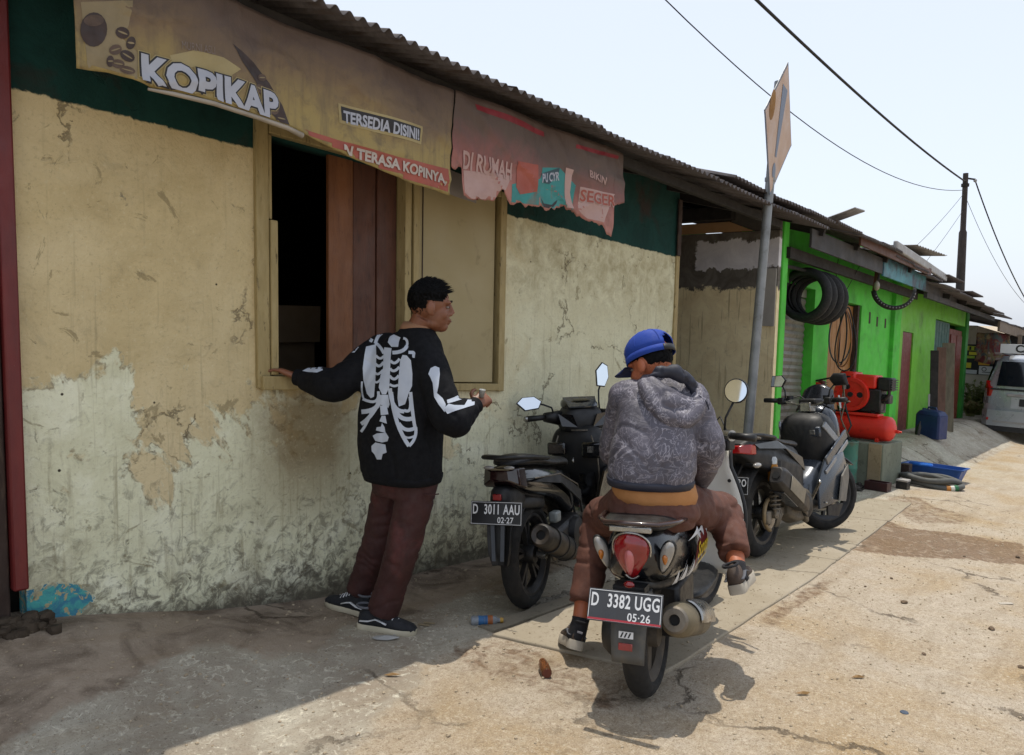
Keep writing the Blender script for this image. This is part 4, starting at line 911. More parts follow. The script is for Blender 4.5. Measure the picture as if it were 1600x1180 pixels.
# ------------------------------------------------------------------ silver car
def car():
    P = M(17.2, -1.16, .10); sl = math.atan(SL)
    t = thing('parked_car', 'silver family car seen from behind with white roof sign', 'car', P, RY(sl))
    m_sil = pm('silver_paint', 'b4b8bd', 'a8acb1', .3, 2, 0, metal=.5, coat=.6, dirt='7f7a70', dscale=3, dlo=.6, dhi=.9)
    k = N('car_glass'); k.col(lin('10161c')); k.rough(.06); k.b.inputs['Specular IOR Level'].default_value = .8; m_gl = k.m
    m_blk = pm('black_trim', '17181a', '202123', .55, 9)
    L, Wd = 4.1, .83
    # body sections along the length: (x, half width low, half width belt, z bottom, z belt, z roof, half roof width)
    def sec(x, wl, wb, zb, zw, zr, wr):
        return [(x,-wl*.92,zb),(x,-wl,zb+.12),(x,-wb,zw-.12),(x,-wb*.985,zw),(x,-wr*1.05,zr-.12),(x,-wr*.9,zr-.02),(x,-wr*.5,zr+.01),(x,wr*.5,zr+.01),(x,wr*.9,zr-.02),(x,wr*1.05,zr-.12),(x,wb*.985,zw),(x,wb,zw-.12),(x,wl,zb+.12),(x,wl*.92,zb)]
    S_ = [sec(-.02,.70,.72,.42,.98,1.08,.62), sec(.03,.78,.79,.32,1.0,1.40,.62), sec(.10,.80,.82,.26,1.0,1.58,.63), sec(.30,.82,.83,.24,1.0,1.67,.64), sec(1.2,.82,.84,.22,.99,1.69,.65), sec(2.3,.82,.84,.22,.98,1.66,.65), sec(2.8,.82,.83,.22,.98,1.45,.63), sec(3.2,.82,.82,.22,.97,1.08,.66), sec(3.8,.80,.78,.24,.88,.94,.6), sec(4.1,.68,.62,.34,.6,.72,.5)]
    body = MB().loft(S_).build('body', m_sil, t, smooth=True, bevel=0, world=False, ang=30)
    MB().add([(-.05,-.60,1.07),(-.05,.60,1.07),(.058,.56,1.54),(.058,-.56,1.54)], [(0,1,2,3)]).build('rear_window', m_gl, t, world=False, solid=.02)
    for s in (-1, 1):
        MB().add([(.25,s*.835,1.03),(2.6,s*.845,1.02),(2.25,s*.71,1.52),(.32,s*.71,1.56)], [(0,1,2,3)]).build('side_window', m_gl, t, world=False, solid=.02)
        k = MB(); k.loft([[(x, s*(y-.02), z0), (x, s*(y+.025), z0), (x, s*(y+.022), z1), (x, s*(y-.05), z1)] for x, y, z0, z1 in ((-.035,.70,.86,1.0),(.06,.775,.84,1.16),(.24,.80,.98,1.06))])
        mt_ = bpy.data.materials.get('lamp_red') or pm('lamp_red','8f0f10','a51512',.2,5,coat=.5)
        tl = k.build('tail_light', mt_, t, world=False, bevel=.008)
        k = MB(); k.loft([[(x, s*(y-.02), z0), (x, s*(y+.028), z0), (x, s*(y+.026), z1), (x, s*(y-.03), z1)] for x, y, z0, z1 in ((-.038,.695,.72,.85),(.08,.80,.72,.835))]); k.build('reversing_lamp', pm('lamp_clear','7d8288','60656b',.2,8,coat=.5) if s < 0 else bpy.data.materials['lamp_clear'], tl, world=False, bevel=.005)
        MB().box(-.055, -.035, s*.68-.13, s*.68+.05, .40, .45).build('bumper_reflector', mt_, t, world=False)
        for x in (.62, 3.28):
            Tw = TR(x, s*.72, .31) @ RX(-s*pi/2)
            wh = MB().lathe([(.2,-.1),(.27,-.1),(.3,-.08),(.31,-.03),(.31,.04),(.3,.09),(.27,.1),(.2,.1)], 28, Tw, close=True).build('tyre', m_rub, t, smooth=True, world=False)
            MB().lathe([(0,.06),(.06,.07),(.19,.05),(.205,.09),(.205,-.06),(0,-.06)], 20, Tw).build('rim', m_alu, wh, smooth=True, world=False)
        MB().ball((2.35, s*.95, 1.08), (.06,.11,.08), 10, 8).build('wing_mirror', m_blk, t, smooth=True, world=False)
        MB().bar((2.3, s*.8, 1.05), (2.35, s*.9, 1.06), .03, .03).build('mirror_arm', m_blk, t, world=False)
        MB().box(.35, 2.2, s*.6-.02, s*.6+.02, 1.69, 1.72).build('roof_rail', m_blk, t, world=False)
    MB().loft([[(x, -w, .30), (x, w, .30), (x, w*1.01, .52), (x, w, .60), (x, -w, .60), (x, -w*1.01, .52)] for x, w in ((-.07,.60),(-.05,.72),(.06,.82),(.2,.835))]).build('bumper', m_sil, t, smooth=True, world=False, ang=25)
    MB().box(-.085, -.066, -.62, .62, .37, .40).build('bumper_strip', m_alu, t, world=False)
    MB().box(-.06, .3, -.7, .7, .20, .295).build('under_tray', m_blk, t, world=False)
    MB().box(-.05, -.022, -.42, .42, .88, .93).build('tailgate_strip', m_alu, t, world=False, bevel=.006)
    pl = MB().box(-.04, -.022, -.215, .215, .70, .84).build('number_plate', m_blk, t, world=False, bevel=.004)
    MB().box(-.028, -.021, -.35, .35, .65, .87).build('plate_recess', m_sil, t, world=False)
    MB().box(-.035, -.02, -.70, .70, .985, 1.02).build('window_trim', m_blk, t, world=False)
    sgn = MB().box(.12, .16, -.62, .62, 1.70, 1.88).build('roof_sign', flat('sign_white','c8ccd0',.5), t, world=False, bevel=.004)
    letters('sign_lettering', 'CABANG', .20, m_blk, sgn, Matrix(((0,0,-1,.117),(-1,0,0,-.04),(0,1,0,1.79),(0,0,0,1))), bold=.006)
    return t
car()
# ================================================================== motor scooters (x forward, y left, z up, origin under the rear wheel)
def ssec(x, hw, z0, z1, e=2.6, tt=.8, n=20, k=0, y=0):
    zc, hh = (z0+z1)/2, (z1-z0)/2; L = []
    for i in range(n):
        a = 2*pi*i/n; c, s = cos(a), sin(a)
        cy = math.copysign(abs(c)**(2/e), c); cz = math.copysign(abs(s)**(2/e), s)
        L.append((x+k*hh*cz, y+hw*cy*(1+(tt-1)*(cz+1)/2), zc+hh*cz))
    return L
def shell(name, secs, mat, par, sub=1, **kw): return MB().loft([ssec(*s[:3], s[3], **(s[4] if len(s) > 4 else {})) for s in secs]).build(name, mat, par, smooth='all', sub=sub, world=False, **kw)
m_tyre = pm('dusty_tyre', '141414', '1c1b1a', .85, 10, .25, 90, dirt='332f2a', dscale=7, dlo=.52, dhi=.8)
m_rimbk = pm('black_alloy', '141517', '1c1c1e', .45, 10, .1, 60, dirt='3f3a34', dscale=12)
m_rimdu = pm('dusty_alloy', '4f473d', '3d3831', .7, 9, .2, 60, dirt='6b5f4e', dscale=7)
m_gblk = pm('gloss_black', '0b0c0e', '101114', .18, 5, 0, coat=.7, dirt='2a2926', dscale=6, dlo=.6, dhi=1.0)
m_pblk = pm('black_plastic', '0c0d0f', '131416', .5, 9, .15, 120, dirt='232220', dscale=8, dlo=.55, dhi=.85)
m_seat = pm('seat_vinyl', '0e0e10', '151517', .45, 12, .25, 160, dirt='2d2b29', dscale=8)
m_chrome = pm('worn_chrome', 'b5b5b3', '8d8c88', .25, 12, .05, 60, metal=.9, dirt='5a5148', dscale=9)
m_steel = pm('dirty_steel', '7d766b', '5c554b', .5, 12, .2, 80, metal=.5, dirt='3d352b', dscale=12)
m_muff = pm('muffler_black', '1d1b19', '292521', .5, 9, .15, 60, dirt='4a3e31', dscale=6, dlo=.5, dhi=.75)
m_muffd = pm('muffler_dusty', '57503f', '6b6049', .6, 8, .15, 60, dirt='3b352b', dscale=6)
m_plate = pm('plate_black', '101113', '15161a', .4, 9)
m_ptext = flat('plate_white', 'd8dadc', .5)
m_lred = pm('red_lens', '8c0a12', '6d080e', .12, 14, .1, 60, coat=.8)
m_lclear = pm('clear_lens', '9a9894', '74716c', .12, 12, .1, 60, coat=.8)
m_lamber = pm('amber_lens', 'b26a1c', '94530f', .15, 9, coat=.6)
k = N('mirror_glass'); k.col((.75,.8,.85,1)); k.b.inputs['Metallic'].default_value = 1; k.rough(.03); m_mirror = k.m
m_gold = pm('gold_anodised', 'a8701c', '8e5a12', .35, 9, metal=.5)
def wheel(par, T, R, wt, rim_mat, nsp=5, rr=None, spw=.022):
    rr = rr or R*.66; mb = MB(); na, npf = 108, 13; vs = []
    for q in range(na):
        a = 2*pi*q/na
        for j in range(npf):
            s = -1+2*j/(npf-1); t = s*2.35; 
            rad = (R-wt*.52)+wt*.52*cos(t*.82); y = wt*.5*sin(t*.75)/sin(2.35*.75)*(1 if abs(s) < .8 else 1-.35*(abs(s)-.8)/.2)
            if abs(s) > .85: rad = min(rad, R-wt*.62)
            if 0 < j < npf-1 and abs(s) < .62 and abs(s) > .05 and (q+int(abs(j-6)*1.5)+(3 if s > 0 else 0)) % 7 == 0: rad -= .005
            vs.append((rad*cos(a), y, rad*sin(a)))
    fs = [(q*npf+j, ((q+1)%na)*npf+j, ((q+1)%na)*npf+j+1, q*npf+j+1) for q in range(na) for j in range(npf-1)]
    mb.add(vs, fs, T); ty = mb.build('tyre', m_tyre, par, smooth=True, world=False, ang=25)
    mb = MB(); TY = T @ RX(pi/2); hw = wt*.36
    mb.lathe([(rr+.035,-hw),(rr+.035,-hw+.008),(rr+.01,-hw+.014),(rr-.004,-hw*.4),(rr-.004,hw*.4),(rr+.01,hw-.014),(rr+.035,hw-.008),(rr+.035,hw),(rr+.012,hw),(rr-.016,hw*.4),(rr-.016,-hw*.4),(rr+.012,-hw)], 48, TY, close=True)
    for q in range(nsp):
        a = 2*pi*q/nsp+.4
        for da in ((-.16, .16) if nsp <= 5 and spw < .03 else (0,)):
            mb.bar((.04*cos(a), 0, .04*sin(a)), ((rr-.006)*cos(a+da), 0, (rr-.006)*sin(a+da)), spw, .026, up=(0,1,0), T=T)
    mb.lathe([(0,-.05),(.045,-.05),(.05,-.04),(.05,.04),(.045,.05),(0,.05)], 20, TY)
    mb.build('rim', rim_mat, ty, smooth=True, world=False, ang=25); return ty
def plate(par, T, line1, line2, tilt=0, grey=False, x2=.05):
    w, h = .1375, .0575
    pl = MB().prism([(-w,-h),(w,-h),(w,h),(-w,h)], -.002, .002, T).build('number_plate', m_plate if not grey else pm('plate_grey','34363a','3c3e42',.5,8), par, world=False, bevel=.0015)
    mb = MB(); 
    for a, b, c, d in ((-w+.004,w-.004,h-.006,h-.004),(-w+.004,w-.004,-h+.004,-h+.006),(-w+.004,-w+.006,-h+.006,h-.006),(w-.006,w-.004,-h+.006,h-.006)): mb.box(a,b,c,d,.0025,.0035,T)
    mb.build('plate_border', m_ptext, pl, world=False)
    ws = line1.split()
    for s_, x_ in zip(ws, (-.112, -.022, .082)): letters('plate_number', s_, .066, m_ptext, pl, T @ TR(x_,.016,.003), bold=.0014, xs=.62, space=1.08)
    letters('plate_date', line2, .04, m_ptext, pl, T @ TR(x2,-.034,.003), bold=.0005, xs=.9, space=1.05)
    return pl
def BT(px, face): # plate frame facing backwards (-x), given position and backwards tilt
    x, y, z = px; n = Vector((-cos(face), 0, -sin(face)*-1)); return frame((x,y,z), (0,-1,0), n)
def spring(mb, a, b, r, turns, w, n=14):
    a = Vector(a); b = Vector(b); d = (b-a); u = d.cross(Vector((0,1,0))).normalized(); v = d.normalized().cross(u)
    mb.tube([a+d*(i/(turns*n))+u*(r*cos(2*pi*i/n))+v*(r*sin(2*pi*i/n)) for i in range(turns*n+1)], w, 6)
def mirror(par, T, stem, head, R, shape, facing):
    h = Vector(head); st = MB().tube(stem, .006, 8, T).build('mirror_stem', m_pblk, par, smooth='all', world=False)
    F_ = T @ frame(h, facing[0], facing[1])
    if shape == 'round': poly = [(R*cos(2*pi*i/28), R*sin(2*pi*i/28)) for i in range(28)]
    else: poly = [(R*x, R*y) for x, y in shape]
    mb = MB(); mb.loft([[(x*s, y*s, z) for x, y in poly] for s, z in ((.45,-.03),(.85,-.022),(1.0,-.008),(1.0,.004),(.93,.006))]); hd = mb.build('mirror_housing', m_pblk, par, smooth=True, world=False)
    MB().prism([(x*.91, y*.91) for x, y in poly], .0065, .0075, F_).build('mirror_glass', m_mirror, hd, world=False)
    hd.data.transform(F_); return hd

def place(X, Y, w, th, lean=0): return M(X, Y, w), RZ(th) @ RY(math.atan(SL*cos(th))) @ RX(-lean)

# ------------------------------------------------------------------ 1: retro scooter with the rider
def retro():
    P, Rr = place(2.59, -1.75, .004, radians(17.5), radians(3.5))
    t = thing('retro_scooter', 'small dark retro scooter with cream leg shield, ridden by person in blue cap', 'scooter', P, Rr)
    wheel(t, TR(0,0,.245), .245, .10, m_rimdu, 3, .16, .06)
    stT = TR(1.22, 0, .245) @ RZ(-.26)
    wheel(t, stT, .245, .09, m_rimdu, 3, .16, .06)
    m_body = pm('midnight_paint', '06080d', '0a0c12', .22, 5, 0, coat=.45, dirt='1a1a1f', dscale=4, dlo=.65, dhi=1)
    m_cream = pm('cream_panel', (.70,.69,.63), (.60,.59,.53), .35, 3, .05, 60, dirt='7f7a6c', dscale=6, dlo=.6, dhi=.85)
    m_fgrey = pm('fender_grey', '565654', '484846', .6, 8, .15, 100, dirt='6c6455', dscale=6)
    # rear body, lofted along the length
    shell('rear_body', [(-.235,.045,.56,.66), (-.215,.10,.515,.70), (-.15,.135,.47,.725), (-.02,.165,.455,.725), (.15,.18,.45,.70), (.30,.175,.42,.68), (.42,.15,.34,.66), (.50,.12,.30,.60)], m_body, t)
    shell('tail_skirt', [(-.20,.06,.46,.53), (-.12,.09,.44,.52), (.0,.11,.42,.5), (.2,.11,.40,.48)], m_pblk, t)
    # seat with raised pad
    shell('seat', [(-.225,.09,.705,.725), (-.20,.14,.69,.735), (-.05,.17,.685,.745), (.12,.165,.68,.74), (.26,.15,.675,.74), (.42,.12,.665,.745), (.52,.07,.66,.72)], m_seat, t)
    MB().tube([(.02,.168,.715),(-.12,.15,.72),(-.225,.10,.725),(-.255,.0,.73),(-.225,-.10,.725),(-.12,-.15,.72),(.02,-.168,.715)], [(.012,.009)]*7, 8).build('grab_rail', pm('bronze_rail','3b2622','2c1c1a',.3,6,coat=.5), t, smooth='all', world=False)
    MB().bar((-.235,.08,.705), (-.235,-.08,.705), .02, .022).build('rail_plate', m_chrome, t, world=False, bevel=.004)
    # tail lamp and indicators
    def lens(name, cy, cz, w, h, sk, mat, x0, par, bul=.022, yaw=0, tp=1.0):
        mb = MB(); secs = []
        for s, dx in ((1.0, 0), (.97, -bul*.45), (.8, -bul*.85), (.45, -bul*1.05), (.12, -bul*1.1)):
            L = []
            for i in range(24):
                a = 2*pi*i/24; yy = w*cos(a)*s*(1+tp*.35*sin(a)); zz = h*sin(a)*s; L.append((x0+dx+zz*-.22+abs(yy)*.25, cy+yy+sk*zz, cz+zz))
            secs.append(L)
        mb.loft(secs); return mb.build(name, mat, par, smooth='all', world=False)
    tl = lens('tail_light', 0, .605, .066, .086, 0, m_lred, -.228, t, .032)
    mb = MB(); mb.tube([(-.232+.078*sin(a)*-.22+abs(.068*cos(a)*(1+.35*sin(a)))*.25, .069*cos(a)*(1+.35*sin(a)), .605+.089*sin(a)) for a in [2*pi*i/30 for i in range(30)]], .005, 6, closed=True); mb.build('lamp_bezel', m_chrome, tl, smooth='all', world=False)
    lens('brake_lens', 0, .585, .018, .05, 0, pm('pale_red_lens','b5696a','9c3a3e',.15,9,coat=.7), -.252, tl, .016)
    for s in (1, -1):
        ic = lens('indicator', s*.122, .60, .024, .062, s*.28, m_lclear, -.186, t, .022)
        lens('bulb', s*.122, .595, .010, .02, 0, m_lamber, -.207, ic, .012)
        lens('indicator_rim', s*.122, .60, .029, .068, s*.28, m_pblk, -.182, t, .012)
    # rear fender, plate, reflector
    mb = MB(); mb.grid(lambda u, v: (-.20-.09*u-.03*sin(pi*u), (.072-.012*u)*(2*v-1), .47-.245*u), 8, 6); mb.build('fender_flap', m_fgrey, t, smooth='all', world=False, solid=.006)
    mb = MB(); mb.grid(lambda u, v: ((.275)*cos(1.2+1.9*u)+.0, (.062)*(2*v-1), .245+.275*sin(1.2+1.9*u)), 14, 4); mb.build('mudguard', m_pblk, t, smooth='all', world=False, solid=.005)
    MB().box(-.27, -.2, -.06, .06, .475, .50).build('plate_bracket', m_pblk, t, world=False)
    MB().ball((-.262, .0, .505), (.012,.022,.014), 10, 6).build('plate_lamp', m_lred, t, smooth='all', world=False)
    pl = plate(t, BT((-.325, .0, .44), radians(22)), 'D  3382 UGG', '05·26', grey=True, x2=.055)
    MB().box(-.135, .135, -.053, -.046, .0026, .0036, BT((-.325, 0, .44), radians(22))).build('plate_red_line', flat('plate_red','a5303a',.5), pl, world=False)
    Tf = BT((-.318, 0, .335), radians(8))
    rf = MB().prism([(-.026,-.013),(.026,-.013),(.026,.013),(-.026,.013)], 0, .006, TR(0,0,-.04) @ Tf).build('reflector', m_lred, t, world=False, bevel=.002)
    st = MB().prism([(-.027,-.012),(.027,-.012),(.027,.012),(-.027,.012)], .0, .002, TR(.008,0,-.0) @ Tf).build('striped_sticker', m_ptext, t, world=False)
    for q in (-.012, .002, .016): MB().prism([(q-.004-.006,-.009),(q+.002-.006,-.009),(q+.010-.006,.009),(q+.004-.006,.009)], .0022, .003, TR(.008,0,0) @ Tf).build('stripe', m_plate, st, world=False)
    # side graphics on the right: swept white spikes and yellow lettering
    def side(x, z): # point on the right flank of the rear body
        w = .135+.045*sm(-.15, .12, x)-.03*sm(.3, .5, x); f = 1-.5*abs((z-.585)/.16)**3; return Vector((x, -w*max(.3, f)-.004, z))
    body_bvh = None
    def flank(poly, name, mat, off=.003):
        me = slice_mesh(poly_mesh(poly), .02)
        for v in me.vertices: p = side(v.co.x, v.co.y); p.y -= off; v.co = p
        return obj(name, me, mat, t, world=False)
    m_gw = flat('graphic_white', 'b9bcc0', .3); m_gr = flat('graphic_maroon', '5a1518', .3)
    flank([(.05,.47),(.44,.44),(.40,.56),(.22,.64),(.10,.60)], 'graphic_panel', m_gr, .002)
    for q in range(6):
        a = -.10+.07*q; flank([(a,.475),(a+.025,.53+.006*q),(a+.05,.475+.004*q),(a+.09,.56),(a+.055,.47)], 'graphic_spike', m_gw)
    for q in range(4): flank([(.0+.09*q,.625+.012*q),(.13+.09*q,.66-.01*q),(.17+.07*q,.60),(.10+.08*q,.635)], 'graphic_spike', m_gw)
    me = slice_mesh(text_mesh('Scoopy', .085, bold=.0025, shear=.35), .015)
    for v in me.vertices:
        p = side(.215+v.co.x, .565+v.co.y); p.y -= .006; v.co = p
    # lettering reads from front to back when seen from the right
    for v in me.vertices: pass
    m_yel = flat('graphic_yellow', 'c0a422', .35)
    lo = obj('side_lettering', me, m_yel, t, world=False)
    flank([(.12,.508),(.30,.512),(.30,.524),(.12,.52)], 'lettering_line', m_yel, .006)
    # engine, exhaust, shock
    MB().lathe([(0,-.05),(.09,-.05),(.105,-.03),(.105,.02),(.08,.05),(0,.05)], 22, TR(.0,.115,.245) @ RX(-pi/2)).build('gearbox', m_pblk, t, smooth=True, world=False)
    MB().loft([[(x, .08, z0), (x, .165, z0+.02), (x, .165, z1-.02), (x, .08, z1)] for x, z0, z1 in ((-.05,.19,.33),(.1,.18,.36),(.3,.17,.34),(.45,.19,.32))]).build('transmission_case', m_pblk, t, world=False, bevel=.012)
    MB().box(.1, .42, -.11, .08, .2, .42).build('engine', m_cblk, t, world=False, bevel=.02)
    mb = MB(); a, b = Vector((-.20,-.155,.375)), Vector((.26,-.16,.245)); d = (b-a).normalized()
    Tm_ = frame(a, d.orthogonal(), d); mb.lathe([(.012,0),(.02,0),(.022,-.012),(.042,-.012),(.05,.0),(.062,.03),(.066,.08),(.066,.38),(.055,.44),(.03,.47),(.0,.47)], 24, Tm_); ex = mb.build('muffler', m_muffd, t, smooth=True, world=False)
    MB().lathe([(0,.004),(.0195,.004),(.0195,-.002),(0,-.002)], 16, Tm_).build('tail_pipe_hole', m_hole, ex, world=False)
    MB().lathe([(.021,-.014),(.042,-.014),(.05,-.002),(.045,.0),(.02,-.004)], 22, Tm_, close=True).build('tip_ring', m_steel, ex, smooth=True, world=False)
    v_ = Vector((0,-.75,.66)); v_ = (v_-d*v_.dot(d)).normalized(); Tsh = frame(a, v_, d); mb = MB(); mb.lathe([(.071,.14),(.076,.15),(.078,.26),(.076,.42),(.069,.43)], 10, Tsh, a0=-.75, a1=.75); hsd = mb.build('heat_shield', m_chrome, ex, smooth='all', world=False, solid=.004)
    # turn shield outward/up
    MB().tube([(.26,-.16,.245),(.36,-.13,.22),(.42,-.05,.22)], .018, 10).build('exhaust_pipe', m_steel, t, smooth='all', world=False)
    mb = MB(); mb.tube([(-.01,.12,.26),(.06,.10,.5)], .018, 10); spring(mb, (-.005,.12,.3), (.055,.10,.48), .03, 7, .006); mb.build('shock_absorber', m_pblk, t, smooth='all', world=False)
    # floor, leg shield, front
    shell('footboard', [(.42,.14,.24,.31), (.6,.16,.25,.30), (.85,.165,.25,.30), (.98,.15,.27,.33)], m_pblk, t)
    mb = MB(); mb.grid(lambda u, v: (.93+.10*u-.05*abs(2*v-1)**2+.10*(1-u)**2*.3, (.19+.075*sin(pi*min(1,u*1.15)))*(2*v-1), .27+.62*u), 14, 12); mb.build('leg_shield', m_cream, t, smooth='all', world=False, solid=.02)
    mb = MB(); mb.tube([(.93+.10*u-.05+.03*(1-u)**2, -(.192+.077*sin(pi*min(1,u*1.15))), .27+.62*u) for u in [i/14 for i in range(15)]], [(.012,.008)]*15, 8); mb.build('shield_edge', m_pblk, t, smooth='all', world=False)
    mb = MB(); mb.tube([(.93+.10*u-.05+.03*(1-u)**2, (.192+.077*sin(pi*min(1,u*1.15))), .27+.62*u) for u in [i/14 for i in range(15)]], [(.012,.008)]*15, 8); mb.build('shield_edge', m_pblk, t, smooth='all', world=False)
    MB().add([(.90,-.17,.46),(.91,-.19,.62),(.935,-.06,.66),(.925,-.04,.5),(.92,-.17,.46),(.93,-.19,.62),(.955,-.06,.66),(.945,-.04,.5)], [(0,1,2,3),(7,6,5,4),(0,4,5,1),(1,5,6,2),(2,6,7,3),(3,7,4,0)]).build('glove_pocket', m_pblk, t, world=False)
    for u in (.2, .42, .75): MB().lathe([(0,0),(.009,0),(.009,.006),(0,.006)], 10, TR(.873+.09*u, -(.15+.06*sin(pi*u)), .27+.62*u) @ RY(-pi/2)).build('screw', m_pblk, t, world=False)
    shell('front_apron', [(.96,.10,.30,.85), (1.06,.15,.34,.92), (1.14,.13,.40,.92), (1.20,.06,.50,.88)], m_body, t)
    mb = MB(); mb.grid(lambda u, v: (1.22+.285*cos(.2+2.2*u), .055*(2*v-1), .245+.285*sin(.2+2.2*u)), 14, 4); mb.build('front_mudguard', m_body, t, smooth='all', world=False, solid=.008)
    for s in (1, -1): MB().tube([(1.22,s*.06,.245),(1.13,s*.055,.5)], .016, 8).build('fork', m_steel, t, world=False)
    # handlebar, turned a little
    H = TR(.99, 0, .93) @ RZ(-.26)
    MB().loft([ssec(x, hw, z0, z1) for x, hw, z0, z1 in ((-.07,.08,-.04,.05), (-.02,.13,-.06,.09), (.06,.12,-.07,.09), (.13,.08,-.05,.05))], H).build('headlamp_cowl', m_body, t, smooth='all', world=False, sub=1)
    for s in (1, -1):
        MB().tube([(0,s*.1,.02),(-.02,s*.2,.035),(-.05,s*.24,.035)], .012, 8, H).build('handlebar', m_steel, t, smooth='all', world=False)
        MB().tube([(-.05,s*.235,.035),(-.065,s*.36,.03)], [.0175,.019], 12, H).build('grip', m_pblk, t, smooth='all', world=False)
        MB().tube([(-.02,s*.19,.035),(-.045,s*.235,.035)], .028, 14, H).build('switch_housing', m_chrome, t, smooth=True, world=False)
        MB().box(-.06, .02, s*.19-.035, s*.19+.035, -.04, .02, H).build('brake_reservoir', m_pblk, t, world=False, bevel=.01)
        MB().tube([(.02,s*.2,.03),(.03,s*.27,.028),(.0,s*.36,.025)], [.008,.006,.006], 8, H).build('brake_lever', m_steel, t, smooth='all', world=False)
        mirror(t, H, [(-.01,s*.18,.05),(-.005,s*.185,.12),(.0,s*.225,.2)], (.0,s*.24,.255), .062, 'round', ((0,-1,0),(-.94,-s*.1,.1)))
    for s in (1, -1): MB().tube([(.02,s*.19,.03),(.08,s*.12,.12),(.12,s*.05,.06),(.10,.0,-.06)], .004, 6, H).build('brake_cable', m_pblk, t, smooth='all', world=False)
    return t
retro()

# ------------------------------------------------------------------ 2: black sport scooter by the wall
def sport():
    P, Rr = place(3.06, -.735, -.022, radians(18.5), radians(5))
    t = thing('black_scooter', 'black sporty scooter parked against the cream wall', 'scooter', P, Rr)
    R = .282
    wheel(t, TR(0,0,R), R, .10, m_rimbk, 5, .19, .02)
    wheel(t, TR(1.28,0,R) @ RZ(.5), R, .085, m_rimbk, 5, .19, .02)
    # tail: pointed, rising
    shell('rear_body', [(-.31,.05,.72,.765,dict(tt=.7)), (-.27,.10,.66,.79,dict(tt=.7)), (-.15,.13,.61,.80,dict(tt=.75)), (.05,.155,.57,.775,dict(tt=.75)), (.25,.165,.52,.74,dict(tt=.75)), (.42,.15,.43,.70,dict(tt=.7)), (.56,.12,.34,.62,dict(tt=.7))], m_gblk, t)
    shell('under_tail', [(-.24,.05,.56,.64), (-.15,.075,.53,.63), (.0,.09,.52,.62), (.15,.10,.48,.6)], m_pblk, t)
    shell('seat', [(-.26,.06,.775,.80), (-.18,.12,.775,.835), (.0,.14,.755,.825), (.10,.14,.735,.785), (.30,.14,.72,.775), (.48,.10,.70,.755), (.57,.06,.67,.73)], m_seat, t)
    MB().tube([(.0,.135,.795),(-.18,.125,.82),(-.30,.09,.83),(-.33,0,.83),(-.30,-.09,.83),(-.18,-.125,.82),(.0,-.135,.795)], [(.016,.012)]*7, 8).build('grab_rail', m_pblk, t, smooth='all', world=False)
    mb = MB(); mb.loft([[(x, -w, z0), (x, w, z0), (x, w*.9, z1), (x, -w*.9, z1)] for x, w, z0, z1 in ((-.33,.05,.715,.765),(-.30,.10,.69,.775),(-.24,.118,.67,.775))]); mb.build('tail_lamp', pm('smoked_lens','1a0d0e','261314',.1,8,coat=.8), t, world=False, bevel=.006)
    for s in (1, -1): MB().ball((-.325, s*.055, .78), (.012,.03,.010), 10, 6).build('tail_reflector', m_lclear, t, smooth='all', world=False)
    # sharp crease panels on the flank
    for s in (1, -1):
        MB().add([(-.22,s*.137,.70),(.10,s*.172,.65),(.44,s*.164,.50),(.52,s*.145,.42),(.46,s*.160,.56),(.10,s*.160,.71)], [(0,1,2,3,4,5)]).build('side_crease', m_pblk, t, world=False, solid=.01)
        MB().tube([(-.2,s*.142,.715),(.10,s*.168,.70),(.40,s*.166,.60),(.54,s*.138,.47)], .004, 6).build('side_trim', m_steel, t, smooth='all', world=False)
    letters('side_lettering', 'SPORT', .03, m_steel, t, frame((.24,-.171,.655), (-1,0,.32), (0,-1,.1)) @ RZ(pi), shear=.3) if False else None
    me = text_mesh('TECHNO', .028, bold=.0006, shear=.3); me.transform(frame((.12,-.17,.70), (1,0,-.28), (0,-1,0))); obj('side_lettering', me, m_steel, t, world=False) if False else None
    # long number plate carrier with flap
    shell('plate_carrier', [(-.35,.055,.58,.68,dict(e=4)), (-.30,.07,.57,.69,dict(e=4)), (-.2,.075,.57,.69,dict(e=4)), (-.1,.07,.57,.66,dict(e=4))], m_pblk, t)
    MB().box(-.366, -.352, -.022, .022, .625, .655).build('reflector', m_lred, t, world=False, bevel=.003)
    plate(t, BT((-.378, .0, .565), radians(10)), 'D  3011 AAU', '02·27')
    mb = MB(); mb.loft([[(x, -w, z), (x+.02, -w*.4, z), (x+.02, w*.4, z), (x, w, z), (x+.05, w*.8, z), (x+.05, -w*.8, z)] for x, w, z in ((-.34,.068,.55),(-.36,.065,.46),(-.37,.058,.37),(-.365,.04,.30))]); fl = mb.build('fender_flap', m_pblk, t, world=False, bevel=.004)
    for s in (1, -1): MB().bar((-.366,s*.028,.52), (-.378,s*.022,.33), .02, .004, up=(1,0,0)).build('flap_rib', pm('flap_grey','4a5058','3c4148',.5) if s > 0 else bpy.data.materials['flap_grey'], fl, world=False)
    mb = MB(); mb.grid(lambda u, v: ((R+.03)*cos(1.0+1.25*u), .06*(2*v-1), R+(R+.03)*sin(1.0+1.25*u)), 12, 4); mb.build('mudguard', m_pblk, t, smooth='all', world=False, solid=.006)
    # engine side, exhaust
    a, b = Vector((-.20,-.16,.43)), Vector((.30,-.155,.23)); d = (b-a).normalized(); Tm_ = frame(a, d.orthogonal(), d)
    ex = MB().lathe([(.025,.02),(.025,0),(.048,-.008),(.058,.0),(.062,.03),(.062,.12),(.066,.13),(.066,.40),(.058,.45),(.03,.52),(.0,.52)], 24, Tm_).build('muffler', m_muff, t, smooth=True, world=False)
    MB().lathe([(0,.018),(.024,.018),(.024,.01),(0,.01)], 14, Tm_).build('tail_pipe_hole', m_hole, ex, world=False)
